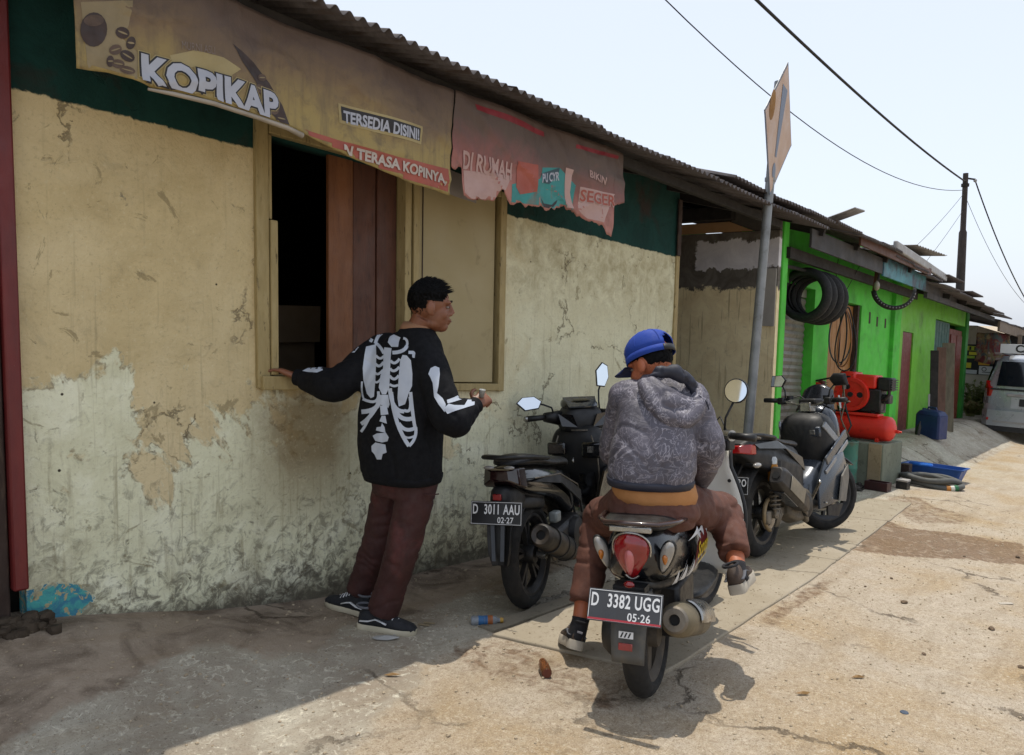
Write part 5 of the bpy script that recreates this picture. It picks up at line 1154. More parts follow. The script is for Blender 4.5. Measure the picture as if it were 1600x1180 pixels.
    for q in (.12, .27, .38): MB().lathe([(.0665,q),(.070,q),(.070,q+.014),(.0665,q+.014)], 22, Tm_, close=True).build('muffler_band', m_pblk, ex, world=False)
    MB().tube([(.30,-.155,.23),(.38,-.13,.19),(.46,-.06,.2),(.5,0,.25)], .02, 10).build('exhaust_pipe', pm('rusty_pipe','6b4a30','50361f',.7,9), t, smooth='all', world=False)
    MB().loft([[(x, -.05, z0), (x, -.14, z0+.02), (x, -.14, z1-.02), (x, -.05, z1)] for x, z0, z1 in ((.10,.26,.40),(.28,.2,.42),(.48,.2,.44),(.54,.24,.40))]).build('engine', m_cblk, t, world=False, bevel=.02)
    MB().lathe([(0,0),(.09,0),(.085,.03),(.04,.045),(0,.045)], 20, TR(.38,-.14,.33) @ RX(pi/2)).build('fan_cover', m_pblk, t, smooth=True, world=False)
    MB().bar((.0,-.075,R), (.16,-.10,.36), .03, .05).build('swing_arm', m_steel, t, world=False, bevel=.006)
    MB().lathe([(0,0),(.022,0),(.022,.05),(0,.05)], 12, TR(.0,-.06,R) @ RX(pi/2)).build('axle_nut', m_chrome, t, smooth=True, world=False)
    MB().box(.10, .18, -.14, -.09, .43, .49).build('coolant_tank', pm('milky_plastic','8d928f','7a7f7c',.4), t, world=False, bevel=.012)
    MB().tube([(.06,-.11,.30),(.09,-.12,.24),(.14,-.12,.24)], .012, 8).build('bracket', m_steel, t, smooth='all', world=False)
    MB().loft([[(x, .07, z0), (x, .15, z0+.02), (x, .15, z1-.02), (x, .07, z1)] for x, z0, z1 in ((-.06,.21,.36),(.15,.19,.40),(.45,.18,.36))]).build('transmission_case', m_pblk, t, world=False, bevel=.015)
    MB().tube([(.45,.12,.22),(.42,.22,.08),(.40,.265,.008)], .011, 8).build('side_stand', m_steel, t, smooth='all', world=False)
    mb = MB(); mb.tube([(.0,.10,.34),(.08,.09,.62)], .018, 8); spring(mb, (.005,.10,.38), (.075,.09,.58), .03, 7, .006); mb.build('shock_absorber', m_pblk, t, smooth='all', world=False)
    # floor, central panels and inner leg shield
    shell('footboard', [(.5,.13,.24,.36), (.65,.16,.24,.31), (.9,.16,.25,.32), (1.0,.13,.30,.42)], m_pblk, t)
    shell('leg_shield', [(.90,.15,.42,.86,dict(e=3.2,tt=1.15,k=-.12)), (.98,.19,.34,.92,dict(e=3.2,tt=1.15,k=-.12)), (1.08,.20,.36,.92,dict(e=3,tt=1.0,k=-.1)), (1.18,.13,.42,.88,dict(k=-.1)), (1.27,.05,.5,.8)], m_pblk, t)
    MB().box(.84, .90, -.19, -.05, .70, .80).build('glove_pocket', m_gblk, t, world=False, bevel=.015)
    MB().box(.835, .842, -.135, -.095, .735, .775).build('ignition_badge', m_chrome, t, world=False)
    for s in (1, -1):
        MB().tube([(.88,s*.11,.84),(.865,s*.15,.72),(.88,s*.155,.58),(.90,s*.12,.45)], .005, 6).build('shield_trim', m_steel, t, smooth='all', world=False)
        MB().add([(.852,s*.03,.60),(.855,s*.135,.61),(.875,s*.125,.46),(.88,s*.03,.45)], [(0,1,2,3)]).build('shield_panel', m_gblk, t, world=False, solid=.01)
    MB().box(.82, .86, .05, .17, .72, .80).build('glove_lid', m_gblk, t, world=False, bevel=.012)
    MB().tube([(.84,0,.70),(.825,0,.685),(.835,0,.665)], .007, 8).build('bag_hook', m_chrome, t, smooth='all', world=False)
    shell('centre_tunnel', [(.50,.10,.34,.60), (.60,.09,.31,.50), (.74,.08,.30,.44), (.90,.10,.32,.52)], m_gblk, t)
    for s in (1, -1): MB().add([(.62,s*.165,.30),(.96,s*.19,.36),(1.0,s*.2,.66),(.86,s*.19,.62)], [(0,1,2,3)]).build('side_fairing', m_gblk, t, world=False, solid=.015)
    shell('front_cowl', [(1.10,.17,.66,.93), (1.2,.15,.62,.92), (1.30,.08,.60,.86), (1.36,.02,.64,.76)], m_gblk, t)
    mb = MB(); mb.grid(lambda u, v: (1.28+(R+.03)*cos(.1+2.2*u), .05*(2*v-1), R+(R+.03)*sin(.1+2.2*u)), 14, 4); mb.build('front_mudguard', m_gblk, t, smooth='all', world=False, solid=.008)
    for s in (1, -1): MB().tube([(1.28,s*.06,R),(1.16,s*.055,.62)], .016, 8).build('fork', m_steel, t, world=False)
    # handlebar unit, turned left
    H = TR(1.02, 0, .95) @ RZ(.58)
    MB().loft([ssec(x, hw, z0, z1, 3, .85) for x, hw, z0, z1 in ((-.10,.11,-.09,.03), (-.06,.16,-.12,.07), (.02,.17,-.11,.10), (.10,.13,-.08,.09), (.16,.07,-.05,.04))], H).build('handlebar_cover', m_pblk, t, smooth='all', world=False, sub=1)
    for s in (1, -1): MB().add([(-.11,s*.05,-.06),(-.09,s*.15,-.05),(-.06,s*.165,.03),(-.105,s*.08,.02)], [(0,1,2,3)], H).build('cover_panel', m_gblk, t, world=False, solid=.008)
    MB().tube([(-.125,.10,-.075),(-.13,0,-.08),(-.125,-.10,-.075)], .004, 6, H).build('cover_seam', m_steel, t, smooth='all', world=False)
    MB().loft([ssec(x, hw, z0, z1, 3, .85) for x, hw, z0, z1 in ((-.06,.10,.03,.085), (.0,.14,.05,.125), (.09,.13,.06,.14), (.14,.08,.06,.12))], H).build('instrument_cowl', m_gblk, t, smooth='all', world=False, sub=1)
    MB().add([(-.075,-.09,.068),(-.075,.09,.068),(.03,.11,.128),(.03,-.11,.128)], [(0,1,2,3)], H).build('instrument_glass', pm('dial_glass','2a2e33','4a4f55',.1,30,coat=.8), t, world=False, solid=.01)
    for s in (1, -1):
        MB().tube([(0,s*.14,.0),(-.03,s*.25,.01)], [.05,.03], 12, H).build('switch_housing', m_pblk, t, smooth='all', world=False)
        MB().tube([(-.03,s*.24,.01),(-.055,s*.37,.005)], [.018,.019], 12, H).build('grip', m_pblk, t, smooth='all', world=False)
        MB().tube([(-.0555,s*.371,.005),(-.058,s*.385,.005)], .017, 12, H).build('bar_end', m_chrome, t, smooth=True, world=False)
        MB().tube([(.03,s*.22,.0),(.04,s*.28,-.005),(.01,s*.37,-.005)], [.009,.007,.006], 8, H).build('brake_lever', m_steel, t, smooth='all', world=False)
    dia = [(-1.15,.15),(-.6,.62),(.5,.62),(1.1,.1),(.75,-.5),(-.5,-.6)]
    mirror(t, H, [(-.03,.19,.04),(-.03,.20,.07),(-.03,.25,.09),(-.03,.27,.095)], (-.03,.345,.10), .075, dia, ((0,-1,.05), (Rr @ H).to_3x3().inverted() @ Vector((-.62,-.62,.42))))
    dia2 = [(-.55,-1.05),(.2,-1.15),(.62,-.3),(.55,.75),(.05,1.05),(-.6,.35)]
    mirror(t, H, [(.0,-.13,.04),(.01,-.13,.10),(.02,-.135,.17),(.03,-.15,.20)], (.03,-.165,.275), .075, dia2, ((.15,-1,.0),(-.9,-.2,.0)))
    for s in (1, -1): MB().tube([(.03,s*.2,.0),(.10,s*.16,.03),(.12,s*.08,-.06)], .004, 6, H).build('brake_cable', m_pblk, t, smooth='all', world=False)
    return t
sport()

# ------------------------------------------------------------------ 3: grey adventure scooter beside the compressor
def adventure():
    P, Rr = place(5.02, -1.15, .016, radians(0), radians(6))
    t = thing('grey_scooter', 'grey and black adventure scooter with gold shock, parked near the compressor', 'scooter', P, Rr)
    m_gun = pm('gunmetal_paint', '3d434c', '343a42', .28, 5, 0, metal=.3, coat=.6, dirt='5a5650', dscale=5, dlo=.6, dhi=.9)
    m_sil2 = pm('silver_trim', '8a8e94', '777b80', .3, 6, 0, metal=.4, coat=.4)
    m_mblk = pm('matt_black', '0c0d0f', '121315', .55, 8, .1, 100, dirt='2b2a27', dscale=6)
    R = .30
    wheel(t, TR(0,0,R), R, .13, m_rimbk, 5, .18, .03)
    FW = TR(1.325,0,R) @ RZ(radians(-33)); wheel(t, FW, R, .115, m_rimbk, 6, .20, .02)
    # tail and seat
    MB().loft([[(x, -w, z0), (x, -w*1.05, (z0+z1)/2), (x, -w*.7, z1), (x, w*.7, z1), (x, w*1.05, (z0+z1)/2), (x, w, z0)] for x, w, z0, z1 in ((-.36,.06,.72,.78),(-.28,.115,.66,.82),(-.10,.145,.60,.82),(.15,.165,.50,.79),(.38,.165,.46,.74),(.52,.13,.42,.70))]).build('rear_body', m_mblk, t, world=False, bevel=.012, smooth=True, ang=20)
    for s in (1, -1):
        MB().add([(-.30,s*.125,.79),(.0,s*.15,.80),(.40,s*.17,.66),(.46,s*.165,.56),(.1,s*.17,.74),(-.25,s*.135,.76)], [(0,1,2,3,4,5)]).build('tail_panel', pm('panel_black','1c1e21','24272a',.35,5,coat=.4) if s > 0 else bpy.data.materials['panel_black'], t, world=False, solid=.012)
    shell('seat', [(-.24,.09,.80,.83), (-.15,.14,.80,.855), (.05,.15,.78,.85), (.15,.15,.76,.80), (.40,.15,.73,.785), (.58,.10,.71,.77)], m_seat, t)
    MB().tube([(.0,.14,.82),(-.2,.14,.845),(-.34,.10,.85),(-.34,-.10,.85),(-.2,-.14,.845),(.0,-.14,.82)], [(.016,.014)]*6, 8).build('grab_rail', m_pblk, t, smooth='all', world=False)
    MB().loft([[(x, -w, z0), (x, w, z0), (x, w, z1), (x, -w, z1)] for x, w, z0, z1 in ((-.385,.06,.735,.78),(-.33,.118,.725,.79),(-.27,.128,.72,.785))]).build('tail_light', pm('bright_red_lens','a80f12','8c0c0f',.15,6,coat=.7), t, world=False, bevel=.006)
    for s in (1, -1): MB().ball((-.36, s*.17, .66), (.05,.022,.018), 10, 6).build('indicator', m_lclear, t, smooth='all', world=False); MB().bar((-.33,s*.08,.66), (-.35,s*.16,.66), .016, .016).build('indicator_stalk', m_pblk, t, world=False)
    MB().bar((-.22,0,.68), (-.42,0,.52), .05, .02).build('plate_carrier', m_pblk, t, world=False)
    MB().ball((-.385,0,.61), (.012,.03,.02), 10, 6).build('plate_lamp', m_lred, t, smooth='all', world=False)
    plate(t, BT((-.425, .0, .53), radians(10)), 'D  6407 SRO', '01·26')
    mb = MB(); mb.grid(lambda u, v: ((R+.03)*cos(1.2+1.5*u), .075*(2*v-1), R+(R+.03)*sin(1.2+1.5*u)), 12, 4); mb.build('mudguard', pm('gritty_guard','2b2a2a','3c3a38',.9,30,.6,60), t, smooth='all', world=False, solid=.006)
    # twin shocks
    for s in (1, -1):
        a, b = Vector((-.02,s*.135,.30)), Vector((.03,s*.135,.66)); sh_ = MB().tube([a, a.lerp(b,.5)], .012, 8).build('shock_absorber', m_steel, t, smooth='all', world=False)
        mb = MB(); spring(mb, a.lerp(b,.1), a.lerp(b,.66), .033, 7, .0075); mb.build('spring', m_steel, sh_, smooth='all', world=False)
        MB().lathe([(0,0),(.032,0),(.034,.02),(.034,.10),(.028,.115),(0,.115)], 18, TR(-.055,s*.145,.53)).build('gas_reservoir', m_gold, sh_, smooth=True, world=False)
        MB().lathe([(0,.116),(.03,.116),(.03,.15),(.02,.165),(0,.165)], 16, TR(-.055,s*.145,.53)).build('reservoir_cap', m_chrome, sh_, smooth=True, world=False)
        MB().tube([a.lerp(b,.66), b], .036, 14).build('shock_top', m_mblk, sh_, smooth=True, world=False)
    # disc brake and swing arm on the right
    MB().lathe([(.06,0),(.11,0),(.11,.004),(.06,.004)], 30, TR(0,-.085,R) @ RX(pi/2), close=True).build('brake_disc', m_chrome, t, world=False)
    mb = MB(); mb.tube([(.11*cos(a), -.10, R+.11*sin(a)) for a in [1.9+.2*i for i in range(14)]], .014, 8); mb.build('disc_guard', pm('tan_steel','8d7a5c','75654a',.5,9,metal=.3), t, smooth='all', world=False)
    MB().box(-.11, -.04, -.125, -.085, R-.06, R+.03).build('brake_caliper', m_steel, t, world=False, bevel=.01)
    MB().lathe([(0,0),(.03,0),(.03,.04),(.018,.05),(0,.05)], 14, TR(0,-.10,R) @ RX(pi/2)).build('axle_nut', m_steel, t, smooth=True, world=False)
    for q in range(3): MB().tube([(.02+.03*q,-.12,R+.08),(.05+.03*q,-.13,R-.02),(.02+.02*q,-.12,R-.09)], .008, 6).build('linkage', m_steel, t, smooth='all', world=False)
    MB().bar((0,-.11,R), (.45,-.10,.30), .03, .06).build('swing_arm', m_steel, t, world=False, bevel=.008)
    # exhaust: angular black box with steel side plate
    a, b = Vector((-.12,-.20,.57)), Vector((.40,-.18,.30)); d = (b-a).normalized(); Tm_ = frame(a, (0,-1,0), d)
    hx = [(-.06,-.055),(-.045,-.08),(.03,-.08),(.055,-.05),(.055,.05),(.03,.075),(-.045,.075),(-.06,.05)]
    mb = MB(); mb.loft([[(x*s, y*s, z) for x, y in hx] for s, z in ((.72,-.02),(.86,.0),(1,.05),(1.05,.30),(.9,.46),(.5,.56))], Tm_); ex = mb.build('muffler', m_muff, t, smooth=True, bevel=.006, world=False, ang=20)
    MB().lathe([(0,-.021),(.028,-.021),(.028,-.026),(.0,-.026)], 6, Tm_).build('tail_pipe_hole', m_hole, ex, world=False)
    MB().box(.0585, .063, -.05, .05, .10, .36, Tm_).build('steel_side_plate', pm('brushed_plate','8a8578','757064',.4,9,.05,metal=.5), ex, world=False, bevel=.003)
    MB().box(-.045, .03, .078, .083, .08, .34, Tm_).build('top_plate', m_gun, ex, world=False)
    MB().tube([(.40,-.18,.30),(.50,-.15,.20),(.60,-.05,.22)], .022, 10).build('exhaust_pipe', m_steel, t, smooth='all', world=False)
    MB().loft([[(x, -.06, z0), (x, -.16, z0+.03), (x, -.16, z1-.03), (x, -.06, z1)] for x, z0, z1 in ((.18,.24,.44),(.35,.18,.46),(.56,.18,.44),(.64,.22,.38))]).build('engine', pm('engine_grime','4a443a','5c5344',.6,14,.4,60,dirt='2c2822',dscale=18), t, world=False, bevel=.02)
    MB().lathe([(0,0),(.09,0),(.085,.03),(.04,.045),(0,.045)], 20, TR(.48,-.15,.31) @ RX(pi/2)).build('radiator_cover', m_pblk, t, smooth=True, world=False)
    MB().tube([(.60,-.16,.34),(.66,-.2,.46),(.60,-.22,.47)], .012, 8).build('passenger_peg', m_chrome, t, smooth='all', world=False)
    MB().tube([(.5,.12,.22),(.48,.23,.08),(.46,.285,.0)], .012, 8).build('side_stand', m_steel, t, smooth='all', world=False)
    # step-through and fairing
    shell('footboard', [(.50,.14,.26,.44), (.68,.19,.24,.33), (.95,.19,.25,.33), (1.08,.16,.30,.42)], m_mblk, t)
    for s in (1, -1):
        MB().add([(.66,s*.19,.26),(1.02,s*.235,.30),(1.14,s*.23,.56),(1.05,s*.24,.66),(.80,s*.19,.62),(.70,s*.17,.45)], [(0,1,2,3,4,5)]).build('side_fairing', m_gun, t, world=False, solid=.02, bevel=.004)
        MB().add([(.92,s*.252,.30),(1.05,s*.252,.28),(1.15,s*.248,.46),(1.13,s*.25,.56),(.98,s*.255,.48)], [(0,1,2,3,4)]).build('fairing_insert', pm('insert_grey','6d6a64','5d5a54',.5,7) if s > 0 else bpy.data.materials['insert_grey'], t, world=False, solid=.012)
        MB().bar((.80,s*.20,.60), (1.16,s*.235,.80), .02, .07).build('fairing_blade', m_gun, t, world=False, bevel=.008)
        MB().bar((.78,s*.205,.52), (1.16,s*.245,.735), .014, .035).build('blade_trim', m_sil2, t, world=False, bevel=.004)
        MB().bar((.86,s*.17,.88), (1.08,s*.225,.70), .02, .055).build('inner_trim', m_sil2, t, world=False, bevel=.006)
        MB().add([(.80,s*.20,.20),(1.0,s*.21,.17),(1.08,s*.22,.26),(.80,s*.2,.27)], [(0,1,2,3)]).build('belly_pan', m_mblk, t, world=False, solid=.015)
    shell('fairing_hull', [(.64,.12,.24,.46,dict(e=4)), (.74,.185,.21,.52,dict(e=4)), (.95,.215,.19,.66,dict(e=4)), (1.10,.22,.21,.80,dict(e=4)), (1.22,.17,.36,.86), (1.32,.08,.5,.8)], m_gun, t)
    shell('inner_shield', [(.84,.14,.52,.90,dict(e=3.4,tt=1.1,k=-.15)), (.95,.20,.40,.97,dict(e=3.4,tt=1.1,k=-.15)), (1.08,.22,.42,.98,dict(e=3,tt=1,k=-.1)), (1.20,.15,.50,.95,dict(k=-.1)), (1.32,.06,.62,.88)], m_mblk, t)
    MB().box(.845, .875, -.15, -.03, .78, .86).build('glove_lid', m_gun, t, world=False, bevel=.012); MB().box(.838, .846, -.11, -.07, .80, .835).build('ignition', m_chrome, t, world=False, bevel=.002)
    shell('front_cowl', [(1.08,.20,.70,1.02), (1.2,.20,.66,1.04), (1.34,.15,.62,.98), (1.46,.07,.62,.86), (1.52,.02,.66,.76)], m_gun, t)
    mb = MB(); mb.grid(lambda u, v: (1.16+.10*u, .155*(2*v-1)*(1-.25*u), 1.02+.17*u-.05*abs(2*v-1)**2), 8, 8); mb.build('windscreen', pm('smoked_screen','16181b','1e2024',.15,5,coat=.6), t, smooth='all', world=False, solid=.006)
    MB().bar((1.10,-.22,.99), (1.16,-.19,1.09), .012, .03).build('screen_trim', m_sil2, t, world=False)
    mb = MB(); mb.grid(lambda u, v: ((R+.025)*cos(.75+1.5*u), .062*(2*v-1), (R+.025)*sin(.75+1.5*u)), 14, 4, FW); mb.build('front_mudguard', m_gun, t, smooth='all', world=False, solid=.008)
    for s in (1, -1): MB().tube([(0,s*.08,0),(-.13,s*.08,.36)], .018, 8, FW).build('fork', m_steel, t, world=False)
    # bare handlebar, clamps, grips, mirrors
    H = TR(.98, 0, 1.0) @ RZ(radians(-18))
    MB().tube([(-.03,.36,.065),(-.02,.22,.06),(.02,.10,.03),(.02,-.10,.03),(-.02,-.22,.06),(-.03,-.36,.065)], .011, 10, H).build('handlebar', m_chrome, t, smooth='all', world=False)
    MB().box(-.02, .05, -.05, .05, -.03, .045, H).build('bar_clamp', m_chrome, t, world=False, bevel=.008)
    MB().box(.0, .10, -.08, .08, .03, .075, H).build('instrument', m_mblk, t, world=False, bevel=.015)
    for s in (1, -1):
        MB().tube([(-.02,s*.26,.062),(-.035,s*.38,.066)], .019, 12, H).build('grip', m_pblk, t, smooth='all', world=False)
        MB().box(-.045, .02, s*.22-.03, s*.22+.03, .03, .085, H).build('switch_housing', m_pblk, t, world=False, bevel=.01)
        MB().lathe([(0,0),(.026,0),(.026,.03),(0,.03)], 14, H @ TR(.02,s*.17,.07)).build('brake_reservoir', m_pblk, t, smooth=True, world=False)
        MB().tube([(.02,s*.23,.055),(.03,s*.29,.05),(.01,s*.38,.05)], [.008,.006,.005], 8, H).build('brake_lever', m_steel, t, smooth='all', world=False)
    dia = [(-.95,-.6),(.6,-.65),(1.05,.1),(.5,.65),(-.85,.6)]
    mirror(t, H, [(.0,.20,.07),(.01,.21,.14),(.02,.25,.19)], (.02,.285,.22), .075, dia, ((0,-1,.0),(-.9,.1,.1)))
    mirror(t, H, [(.0,-.20,.07),(.01,-.21,.14),(.02,-.25,.19)], (.02,-.285,.22), .075, dia, ((0,1,.0),(.35,-.9,.1)))
    for s in (1, -1):
        MB().tube([(.03,s*.22,.06),(.12,s*.16,.10),(.16,s*.06,.02),(.12,.0,-.08)], .005, 6, H).build('brake_cable', m_pblk, t, smooth='all', world=False)
        for q in range(3): MB().lathe([(0,0),(.009,0),(.007,.005),(0,.005)], 6, TR(.74+.12*q, s*.218, .30+.02*q) @ RX(-s*pi/2)).build('bolt', m_chrome, t, world=False)
    return t
adventure()
# ================================================================== banners under the eave
YB = -.415
def wrk(X, w): return .014*sin(7*X+3*w)+.016*fbm(X*3, w*3, 2)+.03*(2.62-w)*sin(2.3*X+1)-.010*max(0, 1-abs(noise.noise(Vector((X*3.2, w*4.5, 1))))*6)
def onban(X, w, off=0.): return M(X, YB+wrk(X, w)-off, w)
def interp(P, x):
    if x <= P[0][0]: return P[0][1]
    for (a, b), (c, d) in zip(P, P[1:]):
        if x <= c: return b+(d-b)*(x-a)/(c-a)
    return P[-1][1]
EDGE = [None]
def banner_cloth(name, X0, X1, top, botpts, mat, par, nx=150, nz=26, rag=0):
    bot = [wp(*p, YB) for p in botpts]; mb = MB()
    def f(u, v):
        X = X0+(X1-X0)*u; wb_ = interp(bot, X)+rag*.02*fbm(X*16, 1, 7); wt = top(X); return tuple(onban(X, wt+(wb_-wt)*v))
    EDGE[0] = lambda X: interp(bot, X)+rag*.02*fbm(X*16, 1, 7)
    mb.grid(f, nx, nz); return mb.build(name, mat, par, smooth='all', solid=.0015)
def ban_print(name, me, mat, par, off, T2=None, step=.018):
    """lay a flat print (x = along, y = height, plane coordinates) on the cloth"""
    slice_mesh(me, step)
    bm = bmesh.new(); bm.from_mesh(me); bmesh.ops.delete(bm, geom=[v for v in bm.verts if v.co.y < EDGE[0](v.co.x)+.003], context='VERTS'); bm.to_mesh(me); bm.free()
    for v in me.vertices: v.co = onban(v.co.x, v.co.y, off)
    return obj(name, me, mat, par)
def ban_text(body, p1, p2, h, par, layers, bold=0, xs=1, shear=0, name='lettering'):
    a, b = Vector(wp(*p1, YB)), Vector(wp(*p2, YB)); d = b-a; out = None
    base = text_mesh(body, 1, align='LEFT', shear=shear); w0 = max(v.co.x for v in base.vertices)-min(v.co.x for v in base.vertices); bpy.data.meshes.remove(base)
    for i, (bo, mat) in enumerate(layers):
        me = text_mesh(body, 1, bold=bo, align='LEFT', shear=shear); x0 = min(v.co.x for v in me.vertices)
        for v in me.vertices:
            t = (v.co.x)/w0; v.co.x, v.co.y = a.x+d.x*t, a.y+d.y*t+v.co.y*h*1.38
        o = ban_print(name, me, mat, par if out is None else out, .0045+.002*i)
        if out is None: out = o
    return out
def ell(cx, cy, rx, ry, n=20, rot=0):
    return [(cx+rx*cos(2*pi*i/n)*cos(rot)-ry*sin(2*pi*i/n)*sin(rot), cy+rx*cos(2*pi*i/n)*sin(rot)+ry*sin(2*pi*i/n)*cos(rot)) for i in range(n)]
def ban_poly(name, pxs, mat, par, off=.002): return ban_print(name, poly_mesh([wp(*p, YB) for p in pxs]), mat, par, off)
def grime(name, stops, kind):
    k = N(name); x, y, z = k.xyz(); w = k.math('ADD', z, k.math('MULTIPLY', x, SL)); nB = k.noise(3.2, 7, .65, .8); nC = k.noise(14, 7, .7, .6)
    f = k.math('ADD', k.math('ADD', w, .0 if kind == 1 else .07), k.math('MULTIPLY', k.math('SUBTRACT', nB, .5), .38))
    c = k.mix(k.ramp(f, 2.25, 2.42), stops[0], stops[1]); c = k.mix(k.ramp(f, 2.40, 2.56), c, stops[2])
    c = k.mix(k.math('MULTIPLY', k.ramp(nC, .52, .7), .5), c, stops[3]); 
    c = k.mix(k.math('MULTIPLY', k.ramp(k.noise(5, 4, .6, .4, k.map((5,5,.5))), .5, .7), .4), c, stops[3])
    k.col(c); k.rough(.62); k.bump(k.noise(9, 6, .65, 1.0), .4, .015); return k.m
b1 = thing('coffee_banner', 'brown printed coffee banner hanging under the eave above the window', 'banner', M(1.9, YB, 2.2))
GAIN[:] = [1.15, 1.0]
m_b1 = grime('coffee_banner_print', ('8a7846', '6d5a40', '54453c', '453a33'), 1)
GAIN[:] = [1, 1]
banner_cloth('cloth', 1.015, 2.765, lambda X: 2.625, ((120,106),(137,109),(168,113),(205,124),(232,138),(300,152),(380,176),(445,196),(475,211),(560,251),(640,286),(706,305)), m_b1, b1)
roll = MB(); rp = [wp(*p, YB-.02) for p in ((232,139),(270,147),(330,163),(400,184),(450,200),(474,212))]
roll.tube([onban(a, b, .004) for a, b in rp], [.005,.008,.009,.009,.010,.012], 10); roll.build('rolled_hem', pm('grey_white_vinyl','a39a8c','857b6d',.5,6), b1, smooth='all')
m_pw = pm('print_white', 'a9adb8', '989ba5', .6, 5); m_pd = flat('print_dark', '1d1a1c', .6); m_pc = pm('print_cream', 'a39468', '8d7e54', .6, 5); m_po = pm('print_salmon', '9d4f3e', '8b4436', .6, 5)
m_pbr = pm('print_coffee', '3a2820', '281b16', .55, 16); m_pbr2 = pm('print_bean', '5a4636', '3f2f24', .55, 20); m_pck = pm('print_milk', '8f8061', '76694c', .6, 5); m_pgn = flat('print_green','2c3a22',.6)
ban_poly('cream_patch', [(128,2),(206,2),(200,40),(190,60),(215,84),(212,125),(168,112),(138,108)], m_pck, b1, .0018)
ban_poly('coffee_cup', ell(147,46,20,27), m_pbr, b1, .0035); ban_poly('coffee_rim', ell(147,32,15,9), m_pbr2, b1, .0045)
for i, (cx, cy, rx, ry, r) in enumerate(((190,52,11,9,.4),(180,78,10,8,-.3),(198,88,12,8,.6),(184,100,10,7,.2),(203,68,7,10,.2),(198,110,12,6,.3),(172,96,6,9,0),(404,140,9,7,.5),(413,158,9,7,.2),(424,172,10,8,.4),(437,186,9,7,.2),(408,122,7,6,0))):
    bo = ban_poly('printed_bean', ell(cx,cy,rx,ry,14,r), m_pbr2 if i % 2 else m_pbr, b1, .0036+.0003*(i % 3)); ban_poly('bean_crease', ell(cx,cy,rx*.75,ry*.16,10,r), m_pck, bo, .0052)
ban_poly('dark_swirl', [(360,70),(395,98),(420,130),(440,165),(450,196),(436,192),(420,178),(408,150),(395,125),(375,98)], m_pbr, b1, .0026)
ban_poly('tan_glow', [(262,88),(300,80),(345,92),(372,110),(352,122),(310,108),(268,106)], m_pc, b1, .002)
ban_text('MURNI ASLI', (281,72), (330,82), .030, b1, [(0, pm('print_faint','7d6f66','6b5e55',.6,9))])
ban_text('KOPIKAP', (216,112), (427,170), .105, b1, [(.11, m_pc), (.085, m_pd), (.045, m_pw)])
ban_poly('lettering_frame', [(529,161),(660,198),(657,226),(530,192)], m_pc, b1, .0025); ban_poly('lettering_ground', [(533,166),(656,201),(654,221),(534,188)], m_pd, b1, .0035)
ban_text('TERSEDIA DISINI!', (537,183), (652,212), .050, b1, [(.035, m_pw)])
ban_poly('salmon_strip', [(474,203),(540,222),(620,246),(704,264),(704,305),(640,286),(560,251),(476,211)], m_po, b1, .0022)
ban_text('N TERASA KOPINYA,', (536,235), (697,281), .046, b1, [(.05, m_po), (.04, pm('print_pale','b3a9a0','a2978d',.6,6))])
b2 = thing('torn_banner', 'torn red and turquoise banner hanging under the eave beside the coffee banner', 'banner', M(3.5, YB, 2.2))
GAIN[:] = [1.15, 1.0]
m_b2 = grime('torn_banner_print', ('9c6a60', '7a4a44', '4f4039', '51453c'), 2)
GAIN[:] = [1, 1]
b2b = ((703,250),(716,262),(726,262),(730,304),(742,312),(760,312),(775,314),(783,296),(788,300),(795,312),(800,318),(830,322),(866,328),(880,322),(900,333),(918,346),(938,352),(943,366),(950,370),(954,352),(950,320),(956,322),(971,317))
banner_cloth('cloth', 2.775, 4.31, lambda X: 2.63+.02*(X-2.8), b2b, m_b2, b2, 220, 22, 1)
m_tq = pm('print_turquoise', '2f8a88', '27716f', .6, 5, dirt='6d5d50', dscale=6, dlo=.55, dhi=.7); m_pk = pm('print_pink', 'b0938c', 'a1827b', .6, 6); m_rd = pm('print_red', '8a1c2a', '701722', .6, 5)
ban_poly('red_border', [(740,163),(800,184),(850,206),(850,214),(800,194),(742,172)], m_rd, b2); ban_poly('red_border', [(898,226),(940,238),(966,244),(964,249),(938,244),(898,232)], m_rd, b2)
ban_poly('turquoise_print', [(800,288),(840,280),(846,262),(876,262),(900,290),(896,328),(868,326),(832,320),(800,316)], m_tq, b2); ban_poly('salmon_print', [(806,252),(838,258),(836,300),(812,304),(806,292)], m_po, b2, .0034)
ban_poly('cup_outline', [(842,310),(850,318),(864,320),(874,312),(872,318),(864,326),(850,324)], m_pd, b2, .0036); ban_poly('pink_print', [(884,262),(894,266),(892,300),(898,326),(886,324),(884,300)], m_pk, b2, .0036)
ban_poly('pink_print', [(730,265),(800,275),(790,298),(774,312),(742,310),(732,300)], m_pk, b2, .0016); ban_poly('pink_print', [(906,292),(956,304),(950,318),(940,348),(918,342),(904,328)], m_pk, b2, .0018)
ban_poly('dark_blob', [(842,272),(856,268),(876,262),(874,276),(856,288),(844,286)], flat('print_navy','23424c',.6), b2, .0036)
ban_text('DI RUMAH', (727,250), (798,270), .09, b2, [(.03, m_pk)], shear=-.05); ban_text('PU CYR', (843,280), (875,276), .05, b2, [(.03, m_pw)]); ban_text('BIKIN', (917,272), (941,284), .045, b2, [(.02, m_pk)]); ban_text('SEGER', (906,306), (955,316), .07, b2, [(.07, m_pk), (.02, m_po)])
rem = thing('banner_scrap', 'small white and red banner scrap behind the gap of the two banners', 'banner', M(2.9, -.2, 2.2))
